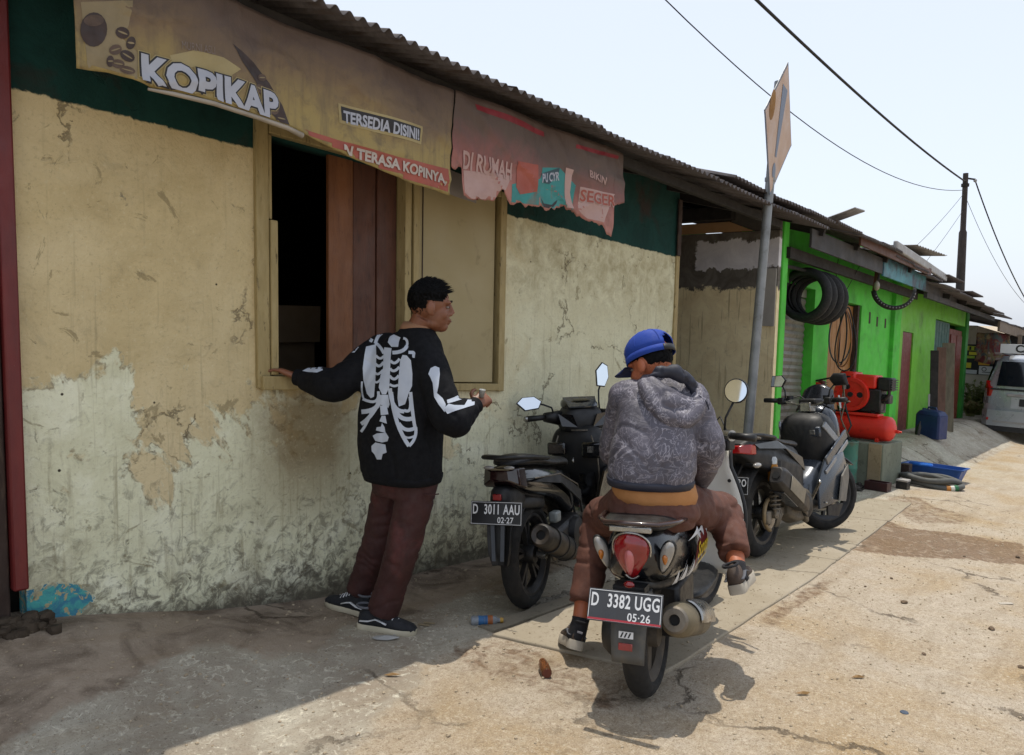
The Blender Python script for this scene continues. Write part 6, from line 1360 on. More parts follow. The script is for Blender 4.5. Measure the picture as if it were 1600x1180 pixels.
MB(M).grid(lambda u, v: (2.93+.22*u, -.2+.01*sin(5*u), 2.30-.13*v-.02*u), 6, 4).build('cloth', pm('scrap_white','8f8a86','7d7773',.6,6), rem, solid=.002); MB(M).box(3.10, 3.16, -.212, -.208, 2.17, 2.29).build('red_print', m_rd, rem)

# things inside the shop window
cb = thing('cardboard_box', 'tall folded cardboard box standing inside the dark window', 'box', M(2.45, .45, .05))
m_card = pm('cardboard', '6d5b45', '5e4e39', .8, 5, .1)
T = TR(M(2.52, .75, .06)) @ RZ(-.15)
MB().box(-.14, .2, 0, .3, 0, 1.24, T).build('carton', m_card, cb, bevel=.004); MB().box(-.14, .2, -.006, -.001, 1.245, 1.46, T @ RX(.05)).build('flap', m_card, cb); MB().box(-.142, .202, -.004, .0, .99, 1.0, T).build('tape', m_dkwood, cb)
bagx = thing('dark_bag', 'dark bag slumped beside the cardboard box inside the window', 'bag', M(2.1, .5, .05))
MB(M).ball((2.12, .42, .62), (.16,.14,.6), 14, 10).build('sack', pm('dark_sack','1d1b1b','141313',.8,6,.3), bagx, smooth='all'); MB(M).tube([(2.08,.40,1.18),(2.12,.38,1.30),(2.17,.40,1.18)], .012, 6).build('strap', m_blackish, bagx)

# ================================================================== people
RT, FWH = Vector((_rt.x, _rt.y, 0)), Vector((_fw.x, _fw.y, 0)).normalized(); UPV = Vector((0,0,1))
def limb(mb, pts, rs, n=16): mb.tube(smooth_pts(pts, rs)[0], smooth_pts(pts, rs)[1], n)
def smooth_pts(P, Rr, sub=6):
    P = [Vector(p) for p in P]; out, ro = [], []
    for i in range(len(P)-1):
        p0, p1, p2, p3 = P[max(i-1,0)], P[i], P[i+1], P[min(i+2,len(P)-1)]
        for q in range(sub):
            t = q/sub; out.append(.5*((2*p1)+(p2-p0)*t+(2*p0-5*p1+4*p2-p3)*t*t+(3*p1-p0-3*p2+p3)*t**3)); 
            a, b = Rr[i], Rr[i+1]
            ro.append(tuple(x+(y-x)*t for x, y in zip(a, b)) if isinstance(a, tuple) else a+(b-a)*t)
    out.append(P[-1]); ro.append(Rr[-1]); return out, ro
def esec(c, ax, ay, az, ra, rb, n=24, e=2.3):
    L = []
    for i in range(n):
        t = 2*pi*i/n; a, b = cos(t), sin(t)
        L.append(Vector(c)+ax*(ra*math.copysign(abs(a)**(2/e), a))+ay*(rb*math.copysign(abs(b)**(2/e), b)))
    return L
def crease(x, y, z, s=1.0):
    """sharp valleys between soft pads, as folded cloth makes"""
    n = noise.noise(Vector((x, y, z))*s)+.4*noise.noise(Vector((y, z, x))*s*2.1); return max(0, 1-abs(n)*5)**1.5
def wrinkle(me, fn):
    me.update(); ns = [v.normal.copy() for v in me.vertices]
    for v, n in zip(me.vertices, ns): v.co += n*fn(v.co)
    me.update()
def head_frame(c, face, up=UPV): return frame(c, face, up)        # x = where the face looks, y = left, z = up
def head_mass(mb, H, s=.92):
    T = H @ Matrix.Scale(s, 4); B = lambda c, r, n=20, m=14: mb.ball(c, r, n, m, T)
    B((-.012,0,.035), (.1,.078,.102)); B((.03,0,-.035), (.066,.062,.085)); B((.056,0,-.09), (.036,.036,.03)); B((.02,0,-.078), (.055,.056,.036))
    mb.tube([(.090,0,.022),(.103,0,-.008),(.110,0,-.026)], [.009,.012,.014], 10, T); B((.100,.012,-.03), (.012,.01,.009), 8, 6); B((.100,-.012,-.03), (.012,.01,.009), 8, 6)
    for s_ in (1,-1):
        B((.076,s_*.032,.028), (.022,.026,.012), 10, 8); B((.056,s_*.042,-.03), (.026,.02,.032), 12, 8); B((-.010,s_*.084,-.004), (.023,.013,.035), 12, 8); B((.0,s_*.08,-.03), (.012,.008,.012), 8, 6)
    B((.092,0,-.058), (.016,.026,.008), 10, 6); B((.088,0,-.071), (.016,.022,.008), 10, 6)
def hand_mass(mb, wrist, palm_dir, palm_n, thumb_side, curl, L=.185, spread=.12):
    """palm with four unequal fingers and a thumb leaving its side; curl bends towards the palm side (-palm_n)"""
    d = palm_dir.normalized(); n = palm_n.normalized(); s = d.cross(n).normalized()*thumb_side
    pc = wrist+d*L*.27
    mb.tube([wrist-d*.02, wrist+d*.02, pc, wrist+d*L*.46], [(.026,.02),(.03,.018),(.041,.016),(.042,.014)], 14) if False else None
    secs = [esec(wrist+d*L*t, s, n, d, a, b, 16, 2.6) for t, a, b in ((-.12,.024,.02),(.02,.027,.018),(.2,.036,.017),(.42,.041,.015),(.5,.038,.012))]
    mb.loft(secs)
    for i, (off, ln) in enumerate(((.031,.88),(.0105,1.0),(-.010,.93),(-.030,.72))):
        p = wrist+d*L*.45+s*off; dirr = (d+s*off*spread*18*.4).normalized(); seg = L*.56*ln/3; pts = [p-dirr*.012]; ang = 0; q = p
        pts.append(q)
        for j, (f, sl) in enumerate(((.9,1.25),(1.15,.95),(.8,.8))):
            ang += curl*f; q = q+(dirr*cos(ang)-n*sin(ang))*seg*sl; pts.append(q)
        mb.tube(pts, [.0085,.009,.0082,.0076,.0062], 10)
    b = wrist+d*L*.12+s*.026; t1 = b+(d*.55+s*.8-n*.2).normalized()*.04; t2 = t1+(d*.85+s*.25-n*.35*curl).normalized()*.032; t3 = t2+(d*.9-s*.15-n*.5*curl).normalized()*.024
    mb.tube([b-s*.012, b, t1, t2, t3], [.013,.013,.0105,.0095,.007], 10)
def hair_cut(par, H, mat, keep, s=.92, n_sp=900, ln=.018, seed=1, quiff=0):
    T = H @ Matrix.Scale(s, 4); mb = MB(); rn = random.Random(seed); c = Vector((-.014,0,.040)); rad = Vector((.100,.079,.096)); nn, mm = 44, 30
    tmp = MB(); tmp.ball(c, tuple(rad), nn, mm)
    mb.v = [T @ Vector(((v-c)*(1+.035*fbm(v.x*38, v.y*38, v.z*38)*.4)+c)) for v in tmp.v]
    for f in tmp.f:
        ce = sum((tmp.v[i] for i in f), Vector())/len(f)
        if keep(ce): mb.f.append(f)
    k_ = 0
    while k_ < n_sp:
        a, b = rn.uniform(0, 2*pi), math.asin(rn.uniform(-.75, 1)); q = Vector((cos(b)*cos(a), cos(b)*sin(a), sin(b))); p = c+Vector((q.x*rad.x, q.y*rad.y, q.z*rad.z))
        if not keep(p+Vector((0,0,-.006))): continue
        k_ += 1; fr_ = max(0, p.x)*10*max(0, p.z)*10*quiff
        d = (q*.45+Vector((.75+fr_, rn.uniform(-.12,.12), .30)) if p.z > .07 else q*.35+Vector((.1, 0, -.9))).normalized(); L = ln*rn.uniform(.5, 1.2)*(.45 if p.z < .06 else 1)*(1+fr_*.8); w = d.cross(Vector((rn.random(), rn.random(), rn.random()))).normalized()*.0035; w2 = d.cross(w).normalized()*.003
        mb.add([p-w-d*.004, p+w-d*.004, p+w2-d*.004, p+d*L], [(0,1,3),(1,2,3),(2,0,3)], T)
    return mb.build('hair', mat, par, smooth='all')
def shoe(par, heel, toe, up, mats, L=.275, W=.048, lace=True, stripe=True, chunky=0):
    heel = Vector(heel); f = (Vector(toe)-heel).normalized(); T = frame(heel, f, up)      # x forward, y left, z up, origin at heel ground
    def outline(s=1): return [(L*x, W*y*s) for x, y in ((0,-.45),(.03,-.68),(.12,-.78),(.3,-.74),(.45,-.78),(.6,-.95),(.75,-1.0),(.88,-.85),(.97,-.45),(1,0),(.97,.45),(.88,.8),(.75,.95),(.6,.9),(.45,.75),(.3,.72),(.12,.76),(.03,.66),(0,.45))]
    o = outline(); th = .028+.012*chunky
    so_ = MB().loft([[(x*.99, y*.94, z+.0) for x, y in o] if i == 0 else [(x, y*s, z) for x, y in o] for i, (z, s) in enumerate(((0,.94),(.006,1),(th-.004,1),(th,.95)))], T).build('shoe', mats[0], par, smooth=True)
    def up_sec(t, h, w, zc=th):
        n = 14; return [(t*L, W*w*cos(pi*i/(n-1)), zc-.004+(h)*max(0, sin(pi*i/(n-1)))**.8) for i in range(n)]
    secs = [up_sec(.02,.055,.5), up_sec(.10,.075,.66), up_sec(.22,.08,.70), up_sec(.36,.075,.70), up_sec(.5,.062,.74), up_sec(.66,.045,.86), up_sec(.8,.034,.86), up_sec(.92,.026,.68), up_sec(.985,.012,.35)]
    up_o = MB().loft(secs, T).build('upper', mats[1], so_, smooth='all')
    if stripe:
        for s in (1, -1):
            P = [(.06,.70,.016),(.2,.73,.020),(.33,.745,.034),(.42,.78,.028),(.52,.83,.018)]; L1 = []
            for t, w, h in P: L1.append((t*L, s*(W*w*.985+.0015), th+h))
            MB().tube(L1, [(.008,.003)]*5, 6, T).build('side_stripe', mats[2], so_, smooth='all')
    if lace:
        for i in range(5):
            t = .40+.065*i; h = .076-.010*i; MB().tube([(t*L,-W*.52,th+h*.80),(t*L+.006,0,th+h+.002),(t*L,W*.52,th+h*.80)], .0032, 6, T).build('lace', mats[2], so_, smooth='all')
    MB().tube([(.10*L+.03*cos(a)*1.3, W*.62*sin(a), th+.078) for a in [2*pi*i/18 for i in range(18)]], .006, 6, T, closed=True).build('collar', mats[3] if len(mats) > 3 else mats[1], so_, smooth='all')
    return so_, T
GAIN[:] = [1.6, 1.0]
m_skin = pm('brown_skin', '66402c', '5a3725', .5, 9, .06, 140); m_skin.node_tree.nodes['Principled BSDF'].inputs['Subsurface Weight'].default_value = .08
m_skin2 = pm('tan_skin', '8f5236', '7f472e', .5, 9, .06, 140)
GAIN[:] = [1, 1]
m_hair = pm('black_hair', '060607', '0a0a0c', .7, 30, spec=.15)

def student():
    base = at(585, 965, 3.71); base.z = gz(base.x, base.y)
    t = thing('person', 'person in black skeleton print sweater and maroon trousers leaning on window sill', 'person', base)
    A = at; pel, c7 = A(634,735,3.62), A(649,520,3.60)
    hL, hR, kL, kR = A(614,742,3.70), A(652,748,3.57), A(590,850,3.74), A(630,858,3.55)
    aL, aR = A(562,928,3.80), A(597,954,3.58)
    sL, sR = A(600,550,3.70), A(668,568,3.52); eL, wL = A(526,600,3.60), A(466,590,3.655); eR, wR = A(704,658,3.43), A(742,634,3.56)
    a32 = radians(30); F = (FWH*cos(a32)+RT*sin(a32)).normalized(); Sd = UPV.cross(F).normalized()
    H = head_frame(A(673,480,3.585), (RT*.97+FWH*.22-UPV*.05), UPV+RT*.03)
    # --- the body, one skin
    mb = MB(); head_mass(mb, H, .95)
    nb = H @ Vector((-.03,0,-.05)); mb.tube([nb, nb.lerp(c7,.55), c7-UPV*.03], [.052,.053,.062], 16)
    mb.loft([esec(c7.lerp(pel, q), Sd, F, UPV, a, b) for q, a, b in ((0,.06,.055),(.12,.14,.08),(.3,.15,.095),(.6,.135,.09),(.85,.14,.095),(1.0,.15,.1))])
    for S_, E_, W_ in ((sL,eL,wL),(sR,eR,wR)): limb(mb, [c7.lerp(S_,.5)-UPV*.03, S_, E_, W_], [.05,.05,.04,.028])
    for h_, k_, a_ in ((hL,kL,aL),(hR,kR,aR)): limb(mb, [pel.lerp(h_,.6), h_, k_, a_, a_-UPV*.04], [.085,.08,.055,.036,.036])
    hand_mass(mb, wL, (A(438,579,3.66)-wL), UPV+F*.2, 1, .25)
    hand_mass(mb, wR, (A(757,621,3.60)-wR), (RT*.25+UPV*.55-FWH*.6), -1, 1.0, .17)
    body = obj('body', fuse(mb, .0045, 3), m_skin, t)
    # face details
    Hs = H @ Matrix.Scale(.95, 4)
    for s in (1, -1):
        MB().ball((.0775, s*.033, .004), (.010,.013,.0065), 10, 8, Hs).build('eye', flat('eye_white','7a6c62',.3) if s > 0 else bpy.data.materials['eye_white'], body, smooth='all')
        MB().ball((.0855, s*.034, .004), (.004,.005,.0055), 8, 6, Hs).build('iris', m_hair, body, smooth='all')
        MB().tube([(.099, s*.014, .030), (.097, s*.032, .036), (.082, s*.05, .030)], [(.004,.003),(.006,.004),(.003,.002)], 6, Hs).build('eyebrow', m_hair, body)
    MB().tube([(.098,.022,-.065),(.108,0,-.0645),(.098,-.022,-.065)], .0022, 6, Hs).build('lips', flat('lip_brown','5a2a20',.5), body)
    keep = lambda p: p.z > (-.055 if p.x < -.05 else (-.055+(p.x+.05)/.03*.085 if p.x < -.02 else (.034 if p.x < .045 else .03+(p.x-.045)/.04*.05)))
    hair_cut(t, H, m_hair, keep, .965, 1700, .020, 3, 1.3)
    # --- sweater
    mb = MB(); hem = A(628,738,3.61)
    def tsec(px, py, d, a, b): return esec(A(px,py,d), Sd, F, UPV, a, b, 32, 2.5)
    mb.loft([tsec(629,746,3.61,.185,.145), tsec(628,736,3.61,.198,.155), tsec(626,690,3.61,.205,.16), tsec(626,640,3.61,.2,.155), tsec(630,590,3.61,.205,.145), tsec(636,556,3.61,.195,.125), tsec(643,532,3.605,.145,.1), tsec(649,518,3.60,.09,.08), tsec(652,513,3.60,.078,.072)])
    limb(mb, [c7.lerp(sL,.6)-UPV*.04, sL, sL.lerp(eL,.5), eL, eL.lerp(wL,.55), wL+(eL-wL)*.08], [.085,.092,.085,.082,.072,.046], 18)
    limb(mb, [c7.lerp(sR,.6)-UPV*.04, sR, sR.lerp(eR,.5), eR, eR.lerp(wR,.5), wR+(eR-wR)*.08], [.085,.09,.082,.082,.075,.046], 18)
    me = fuse(mb, .008, 6, .6)
    wrinkle(me, lambda p: .008*fbm(p.x*7, p.y*7, p.z*5, 3)-.007*crease(p.x, p.y, p.z*.8, 5.5))
    m_knit = pm('black_knit', '0d0e11', '131418', .85, 20, .3, 260, spec=.2)
    sw = obj('sweater', me, m_knit, t)
    # ribbed cuffs, hem and the shirt collar
    for W_, E_, q in ((wL,eL,1), (wR,eR,2)):
        d = (W_-E_).normalized(); MB().tube([W_-d*.055, W_-d*.02, W_+d*.012], [.046,.041,.039], 18).build('cuff', m_knit, sw, smooth=True)
    MB().loft([tsec(629,750,3.61,.186,.143), tsec(629,743,3.61,.193,.15), tsec(629,737,3.61,.194,.151)]).build('hem_band', m_knit, sw, smooth='all')
    m_shirt = pm('tan_collar', '9c7355', '8a6448', .75, 7)
    Cx = c7+F*.01+UPV*.012
    MB().loft([esec(Cx+UPV*z+F*df, Sd, F, UPV, a, b, 24) for z, a, b, df in ((-.025,.088,.082,0),(.015,.076,.072,.0),(.04,.066,.064,.01),(.036,.062,.06,.01),(.0,.066,.064,0))]).build('shirt_collar', m_shirt, t, smooth='all')
    # --- skeleton print laid on the knit
    bvh = BVHTree.FromPolygons([v.co for v in me.vertices], [tuple(p.vertices) for p in me.polygons])
    m_bone = pm('bone_print', 'b9c1cd', 'aab2bf', .8, 9, .1, 200); root = None
    def bone(poly, nm='bone_print', off=.0035):
        nonlocal root
        pm_ = poly_mesh(poly); slice_mesh(pm_, 3.2); bad = set()
        for v in pm_.vertices:
            d = (at(v.co.x, v.co.y, 1)-CAMP).normalized(); h = bvh.ray_cast(CAMP, d)
            if h[0] is None or h[3] > 6: bad.add(v.index); v.co = (0,0,0)
            else: v.co = h[0]-d*off
        bm = bmesh.new(); bm.from_mesh(pm_); bm.verts.ensure_lookup_table()
        bmesh.ops.delete(bm, geom=[bm.verts[i] for i in bad], context='VERTS'); 
        for e_ in [e_ for e_ in bm.edges if e_.calc_length() > .06]: bm.edges.remove(e_)
        bm.to_mesh(pm_); bm.free()
        for p in pm_.polygons: p.use_smooth = True
        o = obj(nm, pm_, m_bone, sw); return o
    z7 = lambda L: [(540+x/4.217, 480+y/4.217) for x, y in L]; z8 = lambda L: [(620+x/4.919, 420+y/4.919) for x, y in L]; z3 = lambda L: [(400+x/3.9325, 400+y/3.9325) for x, y in L]
    def band(P, w):
        P = [Vector((x, y)) for x, y in P]; w = w if isinstance(w, list) else [w]*len(P); A1, B1 = [], []
        if len(P) == 3:
            Q = [(P[0]*(1-s)**2+2*(2*P[1]-.5*(P[0]+P[2]))*s*(1-s)+P[2]*s*s) for s in [i/8 for i in range(9)]]; w = [w[0]*(1-i/8)+w[-1]*i/8 for i in range(9)]; P = Q
        for i, p in enumerate(P):
            d = (P[min(i+1,len(P)-1)]-P[max(i-1,0)]).normalized(); n_ = Vector((-d.y, d.x))*w[i]/2; A1.append(tuple(p+n_)); B1.append(tuple(p-n_))
        return A1+B1[::-1]
    for P in ([(135,260),(200,245),(202,330),(196,480),(187,590),(165,600),(140,570),(117,480),(113,400),(125,310)],
              [(375,315),(402,318),(430,350),(440,440),(438,520),(415,570),(392,640),(350,655),(342,600),(350,450),(360,350)],
              [(255,265),(303,270),(297,330),(292,440),(288,530),(266,575),(240,575),(218,530),(230,450),(247,400),(250,300)],
              [(293,192),(318,180),(362,200),(352,225),(346,262),(302,262),(278,232),(285,205)],
              [(152,208),(165,202),(184,214),(172,234),(158,228)], [(415,288),(448,288),(460,300),(455,335),(440,332),(438,310),(414,308)],
              [(220,578),(280,578),(290,640),(282,664),(222,640)], [(226,648),(272,652),(282,706),(232,712)], [(238,716),(262,716),(272,768),(222,752)],
              [(205,792),(232,788),(240,764),(256,790),(264,830),(200,812)], [(178,848),(206,832),(266,828),(284,858),(276,884),(240,892),(196,882)], [(170,915),(196,892),(262,906),(270,958),(244,968),(236,1004),(206,1004),(190,970),(172,950)]): bone(z7(P))
    for P, w in (([(287,165),(228,178),(196,240)],22), ([(196,236),(226,262),(252,305)],20), ([(380,205),(404,222),(402,262)],16), ([(404,255),(372,288),(308,300)],24),
                 ([(200,318),(226,338),(252,322)],16), ([(196,372),(222,388),(250,362)],18), ([(194,432),(216,440),(246,415)],16), ([(192,490),(210,494),(234,470)],14),
                 ([(296,352),(324,368),(356,340)],18), ([(292,404),(320,420),(354,394)],18), ([(290,452),(320,474),(350,450)],18), ([(290,508),(318,520),(346,512)],16),
                 ([(216,555),(196,620),(112,605)],18), ([(216,600),(196,665),(104,690)],30), ([(214,640),(160,720),(102,770)],26), ([(170,690),(140,760),(101,822)],18), ([(108,490),(108,560),(122,610)],12),
                 ([(292,535),(320,650),(386,688)],26), ([(386,680),(424,672),(424,590)],20), ([(330,680),(372,730),(436,735)],28), ([(350,765),(396,806),(455,798)],24), ([(372,835),(405,860),(452,850)],14), ([(300,560),(340,760),(418,915)],26), ([(428,560),(448,740),(462,800)],22), ([(462,790),(456,860),(418,915)],20)): bone(z7(band(P, w)))
    bone(z7([(545,440),(560,402),(590,388),(618,400),(621,440),(612,520),(602,566),(640,600),(660,640),(652,692),(612,640),(583,592),(574,500),(558,462)]))
    bone(z8([(385,1008),(440,988),(500,957),(545,958),(550,984),(500,1003),(440,1022),(390,1035)])); bone(z8([(373,1062),(400,1036),(440,1047),(520,1048),(545,1005),(600,1008),(597,1046),(545,1062),(450,1092),(390,1116),(370,1092)]))
    bone(z3([(424,647),(470,626),(531,621),(526,646),(480,656)])); bone(z3([(574,592),(620,560),(634,559),(604,594)])); bone(z3([(284,706),(320,688),(380,685),(404,671),(410,702),(375,716),(320,713)]))
    # --- trousers
    mb = MB(); mb.loft([esec(A(632,772,3.62), Sd, F, UPV, .155,.125, 28), esec(A(632,745,3.62), Sd, F, UPV, .17,.13, 28), esec(A(632,715,3.62), Sd, F, UPV, .165,.125, 28)])
    hemL, hemR = A(563,925,3.80), A(597,958,3.585)
    limb(mb, [hL+UPV*.05, hL-UPV*.03, kL, kL.lerp(hemL,.5), hemL], [.096,.094,.078,.074,.076], 20); limb(mb, [hR+UPV*.05, hR-UPV*.03, kR, kR.lerp(hemR,.5), hemR], [.098,.096,.082,.076,.078], 20)
    me = fuse(mb, .010, 5, .6)
    wrinkle(me, lambda p: .006*fbm(p.x*7, p.y*7, p.z*5, 3)+.0045*sin(p.z*75+16*fbm(p.x*4,p.y*4,p.z*3)+30*p.x)*max(0,fbm(p.x*5,p.y*5,p.z*4+3))*(.6+1.2*exp(-((p.z-kL.z)/.12)**2))-.007*crease(p.x, p.y, p.z*1.8, 5))
    GAIN[:] = [1.3, 1]
    m_tr = pm('maroon_twill', '351714', '2b1210', .75, 14, .2, 240, dirt='4d2320', dscale=5)
    GAIN[:] = [1, 1]
    tro = obj('trousers', me, m_tr, t)
    MB().tube([A(686,772,3.50), A(672,774,3.49), A(655,772,3.49)], .003, 5).build('pocket_seam', m_tr, tro)
    # --- shoes
    m_sole = pm('cream_rubber', (.55, .50, .38), (.42, .38, .28), .65, 8, .1); m_canv = pm('black_canvas', '14161b', '1d1f25', .8, 20, .2, 200); m_wh = pm('white_leather', (.66, .67, .69), (.54, .55, .57), .6, 8)
    gpt = lambda px, py: Vector((*gp(px, py), 0))
    tR = gpt(643, 992); hR_ = gpt(560, 981); tR.z = gz(tR.x, tR.y); hR_.z = gz(hR_.x, hR_.y)
    shoe(t, hR_, tR, UPV, (m_sole, m_canv, m_wh, pm('grey_collar','5d5f66','4d4f55',.7)), L=.285)
    hLg = gpt(578, 966); tLg = gpt(505, 944); hLg.z = gz(hLg.x, hLg.y); tLg.z = gz(tLg.x, tLg.y); d = (tLg-hLg).normalized()
    shoe(t, hLg+Vector((0,0,.006)), tLg+Vector((0,0,.006)), UPV, (m_sole, m_canv, m_wh, bpy.data.materials['grey_collar']), L=.285)
    # --- what the right hand holds
    cup = thing('small_cup', 'small white cup held in the hand of the person in skeleton sweater', 'cup', A(752,612,3.60))
    MB().lathe([(0,-.02),(.012,-.02),(.015,.014),(.016,.016),(.013,.016),(.011,-.016),(0,-.016)], 14, TR(A(753,614,3.575)) @ RX(.2)).build('cup_wall', pm('cup_white','a9aba8','8f918e',.4), cup, smooth='all')
    return t
student()

def rider():
    A = at; base = A(1020, 800, 3.15)
    t = thing('person', 'person in blue cap and grey paisley hooded jacket sitting on the retro scooter', 'person', base)
    pel, c7 = A(1020,792,3.17), A(1032,592,3.20); lum = A(1018,715,3.10)
    hL, hR = A(988,795,3.22), A(1054,793,3.17); kL, kR = A(938,812,3.55), A(1130,800,3.50); aL, aR = A(907,970,3.36), A(1151,886,3.25)
    sL, sR = A(978,622,3.22), A(1078,622,3.15); eL, wL = A(957,705,3.36), A(985,715,3.58); eR, wR = A(1106,700,3.14), A(1092,752,3.34)
    F = (FWH*cos(.05)+RT*sin(.05)).normalized(); Sd = UPV.cross(F).normalized()
    H = head_frame(A(1017,573,3.24), (-RT*.66+FWH*.66-UPV*.36), UPV+RT*.06+FWH*.1)
    mb = MB(); head_mass(mb, H, .93)
    nb = H @ Vector((-.03,0,-.05)); mb.tube([nb, nb.lerp(c7,.55), c7-UPV*.03], [.052,.053,.06], 16)
    mid = c7.lerp(pel, .5)-FWH*.03
    mb.loft([esec(p, Sd, F, UPV, a, b) for p, a, b in ((c7,.06,.055),(c7.lerp(mid,.25),.13,.08),(c7.lerp(mid,.7),.14,.09),(mid,.13,.09),(mid.lerp(pel,.7),.14,.095),(pel,.15,.1))])
    for S_, E_, W_ in ((sL,eL,wL),(sR,eR,wR)): limb(mb, [c7.lerp(S_,.5)-UPV*.03, S_, E_, W_], [.05,.05,.04,.028])
    for h_, k_, a_ in ((hL,kL,aL),(hR,kR,aR)): limb(mb, [pel.lerp(h_,.6), h_, k_, a_], [.085,.08,.055,.036])
    hand_mass(mb, wL, FWH*.8-RT*.2-UPV*.1, UPV, 1, .9, .17); hand_mass(mb, wR, (FWH*.7+RT*.15-UPV*.5), RT, -1, .55, .17)
    body = obj('body', fuse(mb, .0045, 3), m_skin2, t)
    Hs = H @ Matrix.Scale(.93, 4)
    for s in (1, -1):
        MB().ball((.0775, s*.033, .004), (.010,.013,.0065), 10, 8, Hs).build('eye', bpy.data.materials['eye_white'], body, smooth='all'); MB().ball((.0855, s*.034, .004), (.004,.005,.0055), 8, 6, Hs).build('iris', m_hair, body, smooth='all')
    MB().tube([(.098,.022,-.065),(.108,0,-.0645),(.098,-.022,-.065)], .0022, 6, Hs).build('lips', bpy.data.materials['lip_brown'], body)
    keep = lambda p: p.z > (-.045 if p.x < -.04 else (-.045+(p.x+.04)/.05*.06 if p.x < .01 else .03)) and p.z < .06 and p.x < .05
    hair_cut(t, H, m_hair, keep, .945, 300, .010, 5)
    # --- cap
    cap = thing('cap', None, None); bpy.data.objects.remove(cap)
    m_cap = pm('blue_cotton', '173f9c', '12358a', .8, 12, .2, 220)
    T = H @ TR(-.008,0,.045) @ RY(.06); mb = MB(); nn = 36
    prof = [(math.sin(a), math.cos(a)) for a in [pi/2*i/10 for i in range(11)]]
    vs = [(rr*.108*cos(2*pi*q/nn)*(1.03), rr*.088*sin(2*pi*q/nn), .012+.098*max(0,zz)**.8) for rr, zz in prof[1:] for q in range(nn)]+[(0,0,.112)]
    fs = []
    for i in range(9):
        for q in range(nn):
            a = 2*pi*(q+.5)/nn
            if i >= 6 and abs(a-pi) < .42-.12*(8-i): continue          # opening above the strap
            fs.append((i*nn+q, i*nn+(q+1)%nn, (i+1)*nn+(q+1)%nn, (i+1)*nn+q))
    for q in range(nn): fs.append((len(vs)-1, q, (q+1)%nn))
    vs = [(x, y, z+(-.022 if False else 0)) for x, y, z in vs]
    co = mb.add(vs, fs, T).build('cap', m_cap, t, smooth='all', solid=.003)
    MB().add([(.109*cos(2*pi*q/nn)*1.03, .089*sin(2*pi*q/nn), z) for z in (-.014,.014) for q in range(nn)], [(q, (q+1)%nn, nn+(q+1)%nn, nn+q) for q in range(nn) if abs(2*pi*(q+.5)/nn-pi) > .42], T).build('cap_band', m_cap, co, smooth='all', solid=.003)
    MB().add([(.109*cos(a)*1.03, .089*sin(a), z) for z in (-.014,.012) for a in [pi-.46+.92*i/10 for i in range(11)]], [(i, i+1, 12+i, 11+i) for i in range(10)], T).build('cap_strap', m_pblk, co, smooth='all', solid=.004)
    MB().grid(lambda u, v: (.085+.085*u*(1-.55*(2*v-1)**2)+.028*(1-(2*v-1)**2)*1, .082*(2*v-1)*(1-.18*u), -.012-.012*u-.018*(2*v-1)**2), 8, 14, T).build('cap_brim', pm('navy_brim','14295e','101f4a',.8), co, smooth='all', solid=.005)
    MB().ball((0,0,.113), (.008,.008,.005), 8, 6, T).build('cap_button', m_cap, co)
    for q in range(6):
        a = 2*pi*q/6+.5; MB().tube([(math.sin(b)*.1105*cos(a)*1.03, math.sin(b)*.0905*sin(a), .0125+.099*max(0,math.cos(b))**.8) for b in [.1+1.3*i/8 for i in range(9)]], .0014, 4, T).build('cap_seam', m_cap, co)
    # --- jacket
    k = N('paisley_cloth'); w1 = k.noise(9, 3, .5, 1.5, out='Color'); mp = k.n('ShaderNodeMix', data_type='VECTOR'); mp.inputs[0].default_value = .12; k.l(k.co, mp.inputs[4]); k.l(w1, mp.inputs[5]); dv = mp.outputs[1]
    f1 = k.voro(11, 'F1', dv); rings = k.math('ABSOLUTE', k.math('SINE', k.math('MULTIPLY', f1, 15.0))); f2 = k.noise(10, 2, .5, 1.4, dv); l2 = k.math('ABSOLUTE', k.math('SINE', k.math('MULTIPLY', f2, 19.0)))
    ln_ = k.ramp(k.math('MINIMUM', rings, l2), .26, .12); patch = k.ramp(k.noise(5, 3, .5, .5), .38, .58)
    c = k.mix(k.ramp(k.noise(4, 5, .6, .4), .35, .65), '4a4852', '5b5863'); c = k.mix(k.math('MULTIPLY', ln_, k.math('ADD', .35, k.math('MULTIPLY', patch, .45))), c, '96939d'); c = k.mix(k.ramp(f1, .5, .75, 0, .5), c, '38363e')
    k.col(c); k.rough(.6); k.bump(k.noise(10, 5, .6, 1.2), .35, .02); m_pais = k.m
    m_navy = pm('navy_lining', '1c1f2c', '252838', .6, 6, .2, 30)
    mb = MB()
    def js(px, py, d, a, b, n=30): return esec(A(px,py,d), Sd, F, UPV, a, b, n, 2.4)
    mb.loft([js(1016,752,3.10,.168,.135), js(1018,735,3.10,.178,.148), js(1021,700,3.10,.170,.145), js(1026,660,3.12,.162,.138), js(1029,630,3.15,.160,.125), js(1031,607,3.18,.138,.10), js(1032,592,3.20,.085,.08), js(1030,584,3.21,.07,.065)])
    limb(mb, [c7.lerp(sL,.6)-UPV*.04, sL, sL.lerp(eL,.5), eL, eL.lerp(wL,.55), wL], [.075,.074,.066,.062,.054,.042], 18)
    limb(mb, [c7.lerp(sR,.6)-UPV*.04, sR, sR.lerp(eR,.5), eR, eR.lerp(wR,.55), wR], [.075,.076,.072,.072,.062,.048], 18)
    me = fuse(mb, .007, 6, .6)
    wrinkle(me, lambda p: .0055*fbm(p.x*5, p.y*5, p.z*5, 3)-.0055*crease(p.x+.5*p.z, p.y-.4*p.z, p.z*.9, 5.0)-.003*crease(p.x+3-.4*p.z, p.y, p.z*.8, 10))
    jk = obj('jacket', me, m_pais, t)
